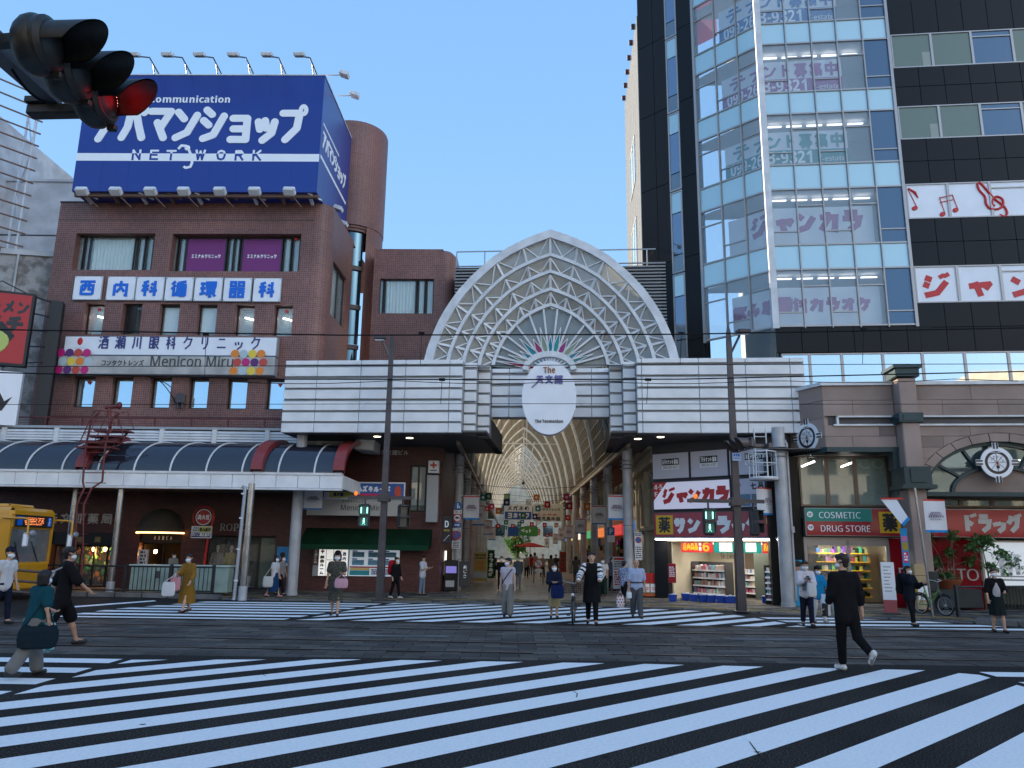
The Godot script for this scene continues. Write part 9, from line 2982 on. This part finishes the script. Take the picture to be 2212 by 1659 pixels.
	if style in ["bob","long"]:
		var dn:=-.085 if style=="bob" else-.26
		for q in [[-.07,-.02],[.07,-.02],[-.045,-.07],[.045,-.07],[0,-.085]]:
			hr.append([HD.call(q[0],.04,q[1]),HD.call(q[0]*1.08,dn,q[1]),.045,.04])
	if style=="bun":
		hr.append([HD.call(0,.02,-.1),HD.call(0,.0,-.12),.045,.04])
	if style=="tousled":
		for k in 14:
			var a:=TAU*k/14.0
			hr.append([HD.call(sin(a)*.06,.075+.02*cos(a*3),cos(a)*.05-.02),HD.call(sin(a)*.09,.085+.025*sin(a*5),cos(a)*.075-.03),.03,.012])
	put(P,"hair",skin_mesh([blob(S.call(hr),minf(cell,.013)*s,.018*s)]),M("hair%s"%hairc.to_html(),hairc,.5,.0,{"spec": .4}))
	if o.has("hat"):
		put(P,"hat",skin_mesh([blob(S.call([[HD.call(0,.085,-.015),HD.call(0,.075,-.03),.092,.094],[HD.call(-.05,.07,.08),HD.call(.05,.07,.08),.02,.02],[HD.call(0,.065,.11),HD.call(0,.07,.06),.022,.03]]),.012*s,.02*s)]),cloth(o.hat))
	var slack:float=o.get("slack",.014)
	var tb:=[]
	for b in torso:
		var c:Array=b.duplicate()
		c[2]+=slack
		c[3]+=slack
		tb.append(c)
	tb.append([up.call(0,.5,-.005),neck+Vector3(0,.015,0),.062+slack,.052+slack*.5])
	var hem:float=o.get("hem",-.06)
	tb.append([up.call(-.06*bw,hem,0),up.call(-.055*bw,.08,0),(.112+slack)*bw,.1*bw+slack,1.2])
	tb.append([up.call(.06*bw,hem,0),up.call(.055*bw,.08,0),(.112+slack)*bw,.1*bw+slack,1.2])
	var sleeve:float=o.get("sleeve",.55)
	for i in 2:
		var sh:Vector3=J["sh%d"%i]
		var el:Vector3=J["el%d"%i]
		var wr:Vector3=J["wr%d"%i]
		tb.append([sh,sh.lerp(el,minf(1.0,sleeve*1.0)),.055*limb_r+slack,.05*limb_r+slack])
		if sleeve>1.0:
			tb.append([el,el.lerp(wr,sleeve-1.0),.046*limb_r+slack,.038*limb_r+slack])
	var tint=o.get("tint",null)
	var topm:Material=o.get("top_mat",cloth(o.get("top",Color(.5,.5,.5))))
	if tint!=null:
		topm=M("striped_cloth",Color.WHITE,.88,.0,{"vertex":true,"rim": .2})
		var jj:=J
		var ss:=s
		put(P,"top",skin_mesh([blob(S.call(tb),cell*.7*s,.03*s)],null,func(p:Vector3)->Color:return tint.call(p/ss,jj)),topm)
	else:
		put(P,"top",skin_mesh([blob(S.call(tb),cell*s,.03*s)]),topm)
	if o.has("skirt"):
		var y1:float=pel.y+o.get("waist",.13)
		var y0:float=o.get("skirt_hem",.35)
		var w:float=o.get("skirt_w",.24)
		put(P,"skirt",fold_cone(y0*s,y1*s,[w*s,(w*.93+.01)*s,(w*.8+.03)*s,.185*bw*s,.152*bw*s],.85,o.get("folds",7),.016*s,Vector3(0,0,o.get("skirt_swing",.0))),o.get("skirt_mat",cloth(o.skirt)))
	if o.has("trousers"):
		var tr:=[[up.call(-.055*bw,.0,0),up.call(-.05*bw,.12,0),.112*bw+.004,.098*bw+.004,1.2],[up.call(.055*bw,.0,0),up.call(.05*bw,.12,0),.112*bw+.004,.098*bw+.004,1.2]]
		var loose:float=o.get("loose",.012)
		var tl:float=o.get("leg_len",.93)
		for i in 2:
			var kn:Vector3=J["knee%d"%i]
			tr.append([J["hip%d"%i],kn,.09*bw+loose*.6,.058*bw+loose])
			if tl>.5:
				tr.append([kn,kn.lerp(J["ankle%d"%i],(tl-.5)*2.0),.058*bw+loose,.042*bw+loose*1.3])
			else:
				tr.append([kn,kn.lerp(J["hip%d"%i],.3),.075+loose,.08+loose])
		put(P,"trousers",skin_mesh([blob(S.call(tr),cell*s,.02*s)]),cloth(o.trousers))
	for i in 2:
		var a:Vector3=J["heel%d"%i]
		var t:Vector3=J["toe%d"%i]
		var sb:=blob(S.call([[a+Vector3(0,.012,0),t+Vector3(0,.006,0),.038,.036],[a+Vector3(0,.03,.02),a.lerp(t,.4)+Vector3(0,.025,0),.036,.036]]),.014*s,.02*s)
		var sp:=put(P,"shoe",skin_mesh([sb]),M("shoe%s"%(o.get("shoes",Color(.02,.02,.02)) as Color).to_html(),o.get("shoes",Color(.02,.02,.02)),.5))
		put(sp,"sole",skin_mesh([blob(S.call([[a+Vector3(0,-.018,0),t+Vector3(0,-.018,0),.02,.02,1.0],[a.lerp(t,.5)+Vector3(.015,-.018,0),t+Vector3(-.012,-.018,-.01),.022,.02]]),.014*s,.02*s)]),M("sole%s"%(o.get("soles",Color(.05,.05,.05)) as Color).to_html(),o.get("soles",Color(.05,.05,.05)),.8))
	for i in 2:
		P.set_meta("hand%d"%i,P.transform*(J["hd%d"%i]*s))
	P.set_meta("shoulder0",P.transform*(J.sh0*s+Vector3(0,.04,0)))
	P.set_meta("shoulder1",P.transform*(J.sh1*s+Vector3(0,.04,0)))
	P.set_meta("hip",P.transform*(pel*s))
	return P
func bag(called:String,label:String,at:Vector3,size:Vector3,c:Color,strap_to:=Vector3.INF,turn:=.0,m:Material=null)->Node3D:
	var b:=thing(called,label,"bag",at_pos(at,turn))
	var mb:=MB.new()
	var pr:=[[.86,.0],[1.0,-.25],[1.04,-.6],[.96,-.92],[.7,-1.0]]
	for i in pr.size()-1:
		for k in 20:
			var q:=[]
			for e in [[i,k],[i,k+1],[i+1,k+1],[i+1,k]]:
				var a:float=TAU*e[1]/20.0
				var r:float=pr[e[0]][0]
				var cx:=signf(sin(a))*pow(absf(sin(a)),.6)
				var cz:=signf(cos(a))*pow(absf(cos(a)),.6)
				q.append(Vector3(cx*size.x/2*r,pr[e[0]][1]*size.y,cz*size.z/2*r))
			mb.quad(q[0],q[3],q[2],q[1])
	mb.span(-size.x*.34,-size.y,-size.z*.33,size.x*.34,-size.y+.005,size.z*.33)
	put(b,"sack",mb,m if m else cloth(c))
	var top:=(b.transform.affine_inverse()*strap_to) if strap_to!=Vector3.INF else Vector3(0,.16,0)
	for sx in [-.36,.36]:
		put(b,"strap",MB.new().tube([Vector3(size.x*sx,0,0),Vector3(size.x*sx*.6,0,0).lerp(top,.55),top],.009,5),m if m else cloth(c))
	return b
func sash(owner_node:Node3D,a:Vector3,b:Vector3,c:Color,out:float)->void:
	var i:=owner_node.transform.affine_inverse()
	var p:=i*a
	var q:=i*b
	var mid:=p.lerp(q,.5)+Vector3(0,0,out)
	put(owner_node,"strap",MB.new().tube([p,p.lerp(mid,.5)+Vector3(0,.0,out*.35),mid,mid.lerp(q,.5)+Vector3(0,0,out*.35),q],.014,5),cloth(c))
func who(label:String,u:float,vf:float,vt:float,yaw:float,o:Dictionary,gy:=.005)->Node3D:
	var foot:=on_y(u,vf,gy)
	var h:=on_z(u,vt,foot.z).y-gy
	return person(label,foot,yaw,clampf(h,1.38,1.86),o)
func build_people()->void:
	var black:=K(.010,.010,.012)
	var navy:=K(.012,.016,.035)
	var hand:=func(p:Node3D,i:int)->Vector3:return p.get_meta("hand%d"%i)
	var sho:=func(p:Node3D,i:int)->Vector3:return p.get_meta("shoulder%d"%i)
	var a:=who("man in a black shirt and trousers with white shoes walking away over the near stripes",1838,1450,1201,PI+.12,{"legs":[[6,4],[-14,46,-30]],"arms":[[6,8,26,0],[-8,10,14,0]],"sleeve": 1.5,"top":black,"trousers":K(.008,.008,.009),"hem":-.13,"slack": .02,"hair": "tousled","mask":true,"shoes":K(.62,.60,.58),"soles":K(.22,.18,.14),"cell": .018,"head":[28,6],"hairc":K(.022,.014,.012),"loose": .014},.005)
	var hp:Vector3=hand.call(a,0)
	var fo:=thing("folder","white folder with a black case held by the man in black","folder",at_pos(hp+V3(.02,.05,.0),.1))
	put(fo,"sheets",nM().box(V3(0,.06,0),V3(.03,.32,.24),Basis(Vector3.BACK,-.06),.004),mats.sign_white)
	put(fo,"case",nM().box(V3(-.035,-.02,.02),V3(.03,.2,.16),Basis(Vector3.BACK,-.06),.01),mats.black)
	a=who("woman in a teal top and wide grey trousers walking away with a dark shoulder bag",58,1463,1232,PI-.5,{"legs":[[17,6],[-16,18]],"arms":[[20,14,50,10],[-6,16,16,0]],"sleeve": .75,"top":K(.008,.062,.082),"trousers":K(.20,.20,.19),"loose": .045,"hair": "bob","hem":-.08,"slack": .03,"cell": .018,"lean": 8,"build": 1.06})
	bag("shoulder_bag","large dark shoulder bag hanging behind the woman in teal",sho.call(a,1)+V3(.02,-.48,.14),V3(.48,.3,.16),K(.012,.025,.035),sho.call(a,1),.3)
	bag("tote_bag","pale teal patterned tote at the left hand of the woman in teal",hand.call(a,0)+V3(-.16,-.16,.0),V3(.4,.4,.14),K(.2,.4,.42),hand.call(a,0),.2,M("tote_print",K(.55,.7,.72),.85,.0,{"tex":noise_tex("tote",.03,K(.1,.4,.45),K(1,1,1),128,3,.5,.08),"scale": 2.0,"world":false}))
	a=who("man in an oversized black T-shirt, shorts and sandals striding off with a sling strap",122,1396,1179,PI-.95,{"legs":[[24,6],[-20,26]],"arms":[[-24,12,20,0],[34,14,14,0]],"sleeve": 1.1,"top":black,"trousers":black,"leg_len": .45,"loose": .03,"slack": .035,"hem":-.12,"hair": "tousled","cell": .02,"skin": 1,"head":[10,4]})
	sash(a,sho.call(a,1),a.get_meta("hip")+V3(-.2,-.05,.05),K(.4,.4,.4),-.27)
	who("person in a navy cap and white T-shirt cut off by the picture's left edge",-2,1348,1186,1.3,{"top":K(.6,.6,.62),"trousers":navy,"hat":navy,"legs":[[10,4],[-12,10]]})
	a=who("woman in a long mustard dress carrying pink and white bags",399,1324,1198,-.35,{"legs":[[16,4],[-12,14]],"arms":[[4,12,34,0],[28,8,72,26]],"sleeve": 1.6,"top":K(.24,.125,.022),"skirt":K(.24,.125,.022),"skirt_hem": .27,"skirt_w": .26,"skirt_swing":-.03,"slack": .026,"hair": "bun","shoes":K(.05,.015,.015),"build": .95})
	bag("shopping_bag","pink shopping bag hanging from the arm of the woman in mustard",hand.call(a,1)+V3(0,-.12,.03),V3(.26,.34,.1),K(.55,.24,.27),hand.call(a,1))
	bag("shopping_bag","white shopping bag hanging below the pink one",hand.call(a,1)+V3(-.14,-.24,.08),V3(.34,.36,.1),K(.66,.66,.66),hand.call(a,1))
	a=who("woman in a black patterned dress and black beret with a pink bag",722,1331,1194,.12,{"legs":[[10,4],[-10,10]],"arms":[[16,14,78,12],[-6,14,10,0]],"sleeve": .6,"slack": .03,"top_mat":M("dress_print",K(.30,.30,.26),.85,.0,{"tex":noise_tex("dots",.12,K(.035,.035,.04),K(1,1,.9),256,2,.66,.1),"scale": 1.6,"world":false}),"skirt":black,"skirt_mat":mats["dress_print"],"skirt_hem": .42,"skirt_w": .19,"hair": "bob","hat":black,"build": .95})
	bag("hand_bag","pale pink handbag held up by the woman in the black dress",hand.call(a,0)+V3(.02,-.12,.04),V3(.34,.24,.12),K(.6,.34,.42),hand.call(a,0))
	a=who("woman in a pale lilac top and wide grey trousers with a black cross-body strap",1096,1333,1207,-.1,{"legs":[[8,2],[-8,8]],"arms":[[8,10,10,0],[-6,10,12,0]],"sleeve": .3,"top":K(.46,.43,.50),"trousers":K(.20,.195,.18),"loose": .05,"hair": "bun","head":[-50,0],"build": .92,"slack": .02})
	sash(a,sho.call(a,0),a.get_meta("hip")+V3(-.16,.06,.02),black,.2)
	a=who("woman in a navy cardigan and khaki skirt clasping a navy bag",1197,1335,1222,.0,{"legs":[[5,2],[-5,6]],"arms":[[20,6,70,48],[20,6,70,48]],"sleeve": 1.5,"top":navy,"skirt":K(.33,.26,.14),"skirt_hem": .36,"skirt_w": .2,"slack": .03,"hair": "short","build": .98})
	bag("cloth_bag","navy cloth bag with a small white label held by the woman in the navy cardigan",hand.call(a,0)+V3(.1,-.06,.04),V3(.34,.34,.12),K(.012,.022,.09),hand.call(a,0))
	var stripe:=func(p:Vector3,J:Dictionary)->Color:
		var best:=9.0
		var along:=.0
		for i in 2:
			var e0:Vector3=J["sh%d"%i]
			var e1:Vector3=J["el%d"%i]
			var e2:Vector3=J["wr%d"%i]
			for q in [[e0,e1,.0],[e1,e2,.28]]:
				var d:Vector3=q[1]-q[0]
				var t:=clampf((p-q[0]).dot(d)/d.length_squared(),.0,1.0)
				var dist:float=p.distance_to(q[0]+d*t)
				if dist<best:
					best=dist
					along=q[2]+t*d.length()
		if absf(p.x)<.135 or best>.085:
			return K(.009,.009,.011)
		return K(.62,.62,.63) if fmod(along+.02,.105)<.055 else K(.01,.01,.012)
	a=who("man with black and white striped sleeves and a black apron pushing a bicycle",1279,1349,1195,-.08,{"legs":[[10,3],[-8,12]],"arms":[[26,10,46,10],[30,30,30,0]],"sleeve": 1.9,"tint":stripe,"trousers":black,"skirt":K(.010,.011,.014),"skirt_hem": .52,"skirt_w": .21,"waist": .3,"mask":false,"hair": "short","grip": 1.1,"slack": .022,"cell": .02})
	var bp:=on_y(1243,1350,.0)
	bicycle("black bicycle with a wire basket pushed by the man with striped sleeves",Transform3D(Basis(Vector3.UP,-PI/2-.12),V3(bp.x,.0,bp.z-.55)),.30,mats.black,true)
	a=who("old man in a pale blue short-sleeved shirt and grey trousers",1376,1335,1210,.0,{"legs":[[12,3],[-8,14]],"arms":[[-8,12,12,0],[2,8,10,0]],"sleeve": .85,"top":K(.36,.43,.60),"trousers":K(.085,.09,.10),"loose": .03,"slack": .026,"hair": "bald","hairc":K(.45,.45,.45),"mask":false,"skin": 1,"hem": .04,"build": 1.04})
	put(a,"belt",fold_cone(.985*.93,1.02*.93,[.175,.175],.82,1,.0),M("belt",K(.03,.02,.015),.4))
	bag("plastic_bag","small white plastic bag in the old man's hand",hand.call(a,1)+V3(0,-.03,.02),V3(.14,.17,.1),K(.7,.72,.74),hand.call(a,1))
	a=who("woman in a white cardigan looking at her phone on the right zebra",1746,1353,1214,-.15,{"legs":[[8,2],[-8,10]],"arms":[[24,6,84,40],[24,6,84,40]],"sleeve": 1.6,"top":K(.62,.58,.62),"trousers":navy,"slack": .024,"hair": "short","head":[0,16],"build": .96,"loose": .02})
	put(a,"striped_shirt",fold_cone(.86,1.27,[.13,.125,.12,.10,.06],1.05,5,.004,V3(0,0,0)),M("stripe_grey",K(.16,.17,.20),.85))
	var ph:=thing("phone","dark phone in the hands of the woman in the white cardigan","phone",at_pos(hand.call(a,0).lerp(hand.call(a,1),.5)+V3(0,.05,.03)))
	put(ph,"slab",nM().box(Vector3.ZERO,V3(.08,.012,.15),Basis(Vector3.RIGHT,.6),.004),mats.black)
	put(ph,"glass",nM().box(V3(0,.007,0),V3(.07,.002,.14),Basis(Vector3.RIGHT,.6)),mats.dark_pane)
	bag("plastic_bag","translucent white plastic bag on the arm of the woman with the phone",hand.call(a,0)+V3(.06,-.06,.04),V3(.22,.34,.12),K(.6,.62,.64),hand.call(a,0))
	a=who("person in a bright blue top and dark bucket hat behind the woman with the phone",1772,1346,1226,.25,{"legs":[[12,4],[-10,10]],"arms":[[12,10,40,0],[4,10,20,0]],"sleeve": .9,"top":K(.01,.20,.42),"trousers":K(.58,.58,.58),"slack": .035,"hat":black,"shoes":K(.3,.3,.32)})
	var um:=thing("folded_umbrella","folded clear umbrella hanging beside the person in the blue top","umbrella",at_pos(hand.call(a,0)))
	put(um,"canopy",nM().tube([V3(0,.02,0),V3(.03,-.25,0),V3(.05,-.62,0)],[.03,.05,.012],8),M("umbrella_clear",K(.4,.42,.43,.7),.3))
	put(um,"handle",nM().tube([V3(0,.02,0),V3(-.01,.1,0),V3(-.05,.1,0)],.012,6),mats.black)
	a=who("woman all in black with one hand raised to her forehead",1971,1353,1225,.35,{"legs":[[-2,4],[14,6]],"arms":[[22,12,92,0],[62,22,126,30]],"sleeve": 1.8,"top":K(.008,.012,.02),"trousers":black,"hem":-.1,"slack": .03,"hair": "bun","head":[30,4],"build": 1.0})
	put(a,"backpack",skin_mesh([blob([[V3(-.05,1.2,-.2),V3(-.05,.88,-.22),.1,.12],[V3(.07,1.2,-.2),V3(.07,.88,-.22),.1,.12]],.025,.04)]),cloth(black))
	a=who("woman in a black cardigan, grey blouse and knee-length dark skirt",2160,1366,1230,-.15,{"legs":[[10,4],[-6,8]],"arms":[[12,12,66,30],[4,14,20,0]],"sleeve": 1.1,"top":black,"skirt":K(.014,.022,.024),"skirt_hem": .46,"skirt_w": .2,"hair": "short","hairc":K(.03,.018,.014),"slack": .02,"shoes":K(.05,.02,.02),"build": .97})
	put(a,"blouse",fold_cone(.82,1.20,[.11,.11,.105,.085,.05],1.12,5,.004),M("blouse_grey",K(.42,.40,.42),.85))
	who("person in a loose grey shirt walking inside the building entrance",367,1277,1195,1.2,{"top":K(.24,.24,.24),"trousers":K(.05,.05,.05),"slack": .04,"sleeve": 1.3,"arms":[[10,6,70,0],[10,6,70,0]],"head":[0,18],"cell": .03},.04)
	a=who("woman in a white top and long blue skirt walking past the white column",590,1290,1206,1.25,{"legs":[[16,4],[-14,14]],"top":K(.58,.58,.6),"skirt":K(.012,.05,.14),"skirt_hem": .25,"skirt_w": .24,"hair": "long","shoes":K(.45,.2,.22),"slack": .025,"cell": .03,"build": .94},.04)
	bag("tote_bag","white tote bag on the shoulder of the woman in the blue skirt",sho.call(a,1)+V3(-.1,-.45,.14),V3(.34,.36,.12),K(.55,.55,.53),sho.call(a,1))
	who("person in a striped grey shirt and black trousers beside the woman in the blue skirt",605,1286,1206,1.3,{"legs":[[-14,14],[16,4]],"top":K(.22,.22,.22),"trousers":black,"cell": .03},.04)
	a=who("person in black with white shoes half hidden by the left lamp pole",853,1293,1205,1.0,{"legs":[[12,3],[-10,10]],"top":black,"trousers":black,"sleeve": 1.7,"shoes":K(.6,.58,.58),"cell": .03},.04)
	put(a,"backpack",skin_mesh([blob([[V3(-.03,1.2,-.2),V3(-.03,.9,-.22),.1,.12],[V3(.06,1.2,-.2),V3(.06,.9,-.22),.1,.12]],.025,.04)]),M("red_pack",K(.40,.012,.02),.7))
	who("man in a white shirt and pale jeans reading his phone by the coffee sign",911,1286,1202,1.2,{"legs":[[3,2],[-3,3]],"arms":[[16,4,90,10],[16,4,90,10]],"top":K(.5,.52,.58),"trousers":K(.17,.22,.30),"slack": .03,"sleeve": .8,"head":[0,24],"mask":false,"cell": .028},.04)
	a=who("woman in a white T-shirt and dark green trousers behind the bicycle man",1303,1288,1207,-.2,{"legs":[[8,2],[-6,6]],"arms":[[8,10,30,10],[22,6,100,20]],"top":K(.58,.57,.55),"trousers":K(.016,.035,.025),"loose": .04,"hair": "bun","slack": .03,"cell": .028,"build": .95},.04)
	a=who("person with long dark hair in a mauve shirt carrying a blue bag in the arcade",1322,1276,1206,.3,{"top":K(.18,.15,.19),"trousers":black,"hair": "long","cell": .032,"sleeve": 1.4},.04)
	bag("plastic_bag","bright blue plastic bag held by the long-haired person in the arcade",hand.call(a,0)+V3(0,-.05,.03),V3(.3,.36,.12),K(.01,.10,.42),hand.call(a,0))
	a=who("person in a blue and white floral shirt half behind the old man",1349,1309,1213,2.4,{"legs":[[10,4],[-12,12]],"arms":[[20,20,40,0],[10,10,20,0]],"top_mat":M("floral",K(.5,.5,.55),.85,.0,{"tex":noise_tex("floral_t",.06,K(.05,.10,.3),K(1,1,1),128,2,.5,.12),"scale": 2.5,"world":false}),"trousers":black,"hair": "bun","sleeve": .8,"cell": .028},.02)
	bag("paper_bag","red and white chequered paper bag beside the old man",on_y(1340,1287,.4),V3(.24,.34,.14),K(.5,.2,.2),Vector3.INF,.0,M("checker_bag",K(.6,.55,.55),.8,.0,{"tex":tile_tex("check",32,32,16,K(.5,.03,.03),K(1,1,1),.0,true,128)[0],"scale": 3.0,"world":false}))
	a=who("man in an open grey-blue shirt and pale trousers walking out of the arcade",1119,1272,1207,.0,{"legs":[[10,3],[-8,10]],"top":K(.10,.13,.15),"trousers":K(.22,.24,.26),"sleeve": 1.6,"slack": .03,"cell": .028,"group": "shoppers inside the arcade"},.04)
	a=who("person in an open black shirt behind the woman in the lilac top",1082,1279,1203,.1,{"legs":[[10,3],[-8,10]],"top":black,"trousers":black,"sleeve": 1.0,"cell": .03,"group": "shoppers inside the arcade"},.04)
	var cols:=[[1137,1249,K(.4,.36,.3),"beige","strolling near the red parasol"],[1146,1243,K(.35,.02,.02),"red","near the red parasol"],[1172,1247,K(.42,.40,.34),"cream","with a dark bag strap deep in the arcade"],[1190,1252,K(.2,.17,.14),"brown","before the red-orange banner"],[1201,1246,K(.06,.05,.05),"charcoal","before the red-orange banner"],[1244,1262,K(.12,.12,.13),"grey","behind the bicycle man"],[1066,1248,K(.05,.06,.1),"dark blue","beside the green banner"],[1155,1240,K(.3,.3,.32),"pale grey","far down the arcade"]]
	for i in cols.size():
		var e=cols[i]
		who("shopper in a %s top %s"%[e[3],e[4]],e[0],e[1],e[1]-46,[.0,3.1,.4,2.8,.0,3.0,.2,3.1][i],{"top":e[2],"trousers":[black,K(.1,.1,.12)][i%2],"legs":[[10,3],[-8,10]],"cell": .04,"hair":["short","bob"][i%2],"group": "shoppers inside the arcade"},.04)
func V3(x:float,y:float,z:float)->Vector3:return Vector3(x,y,z)
func V2(x:float,y:float)->Vector2:return Vector2(x,y)
func K(r:float=0.0,g:float=0.0,b:float=0.0,a:float=1.0)->Color:return Color(r,g,b,a)
func nM()->MB:return MB.new()
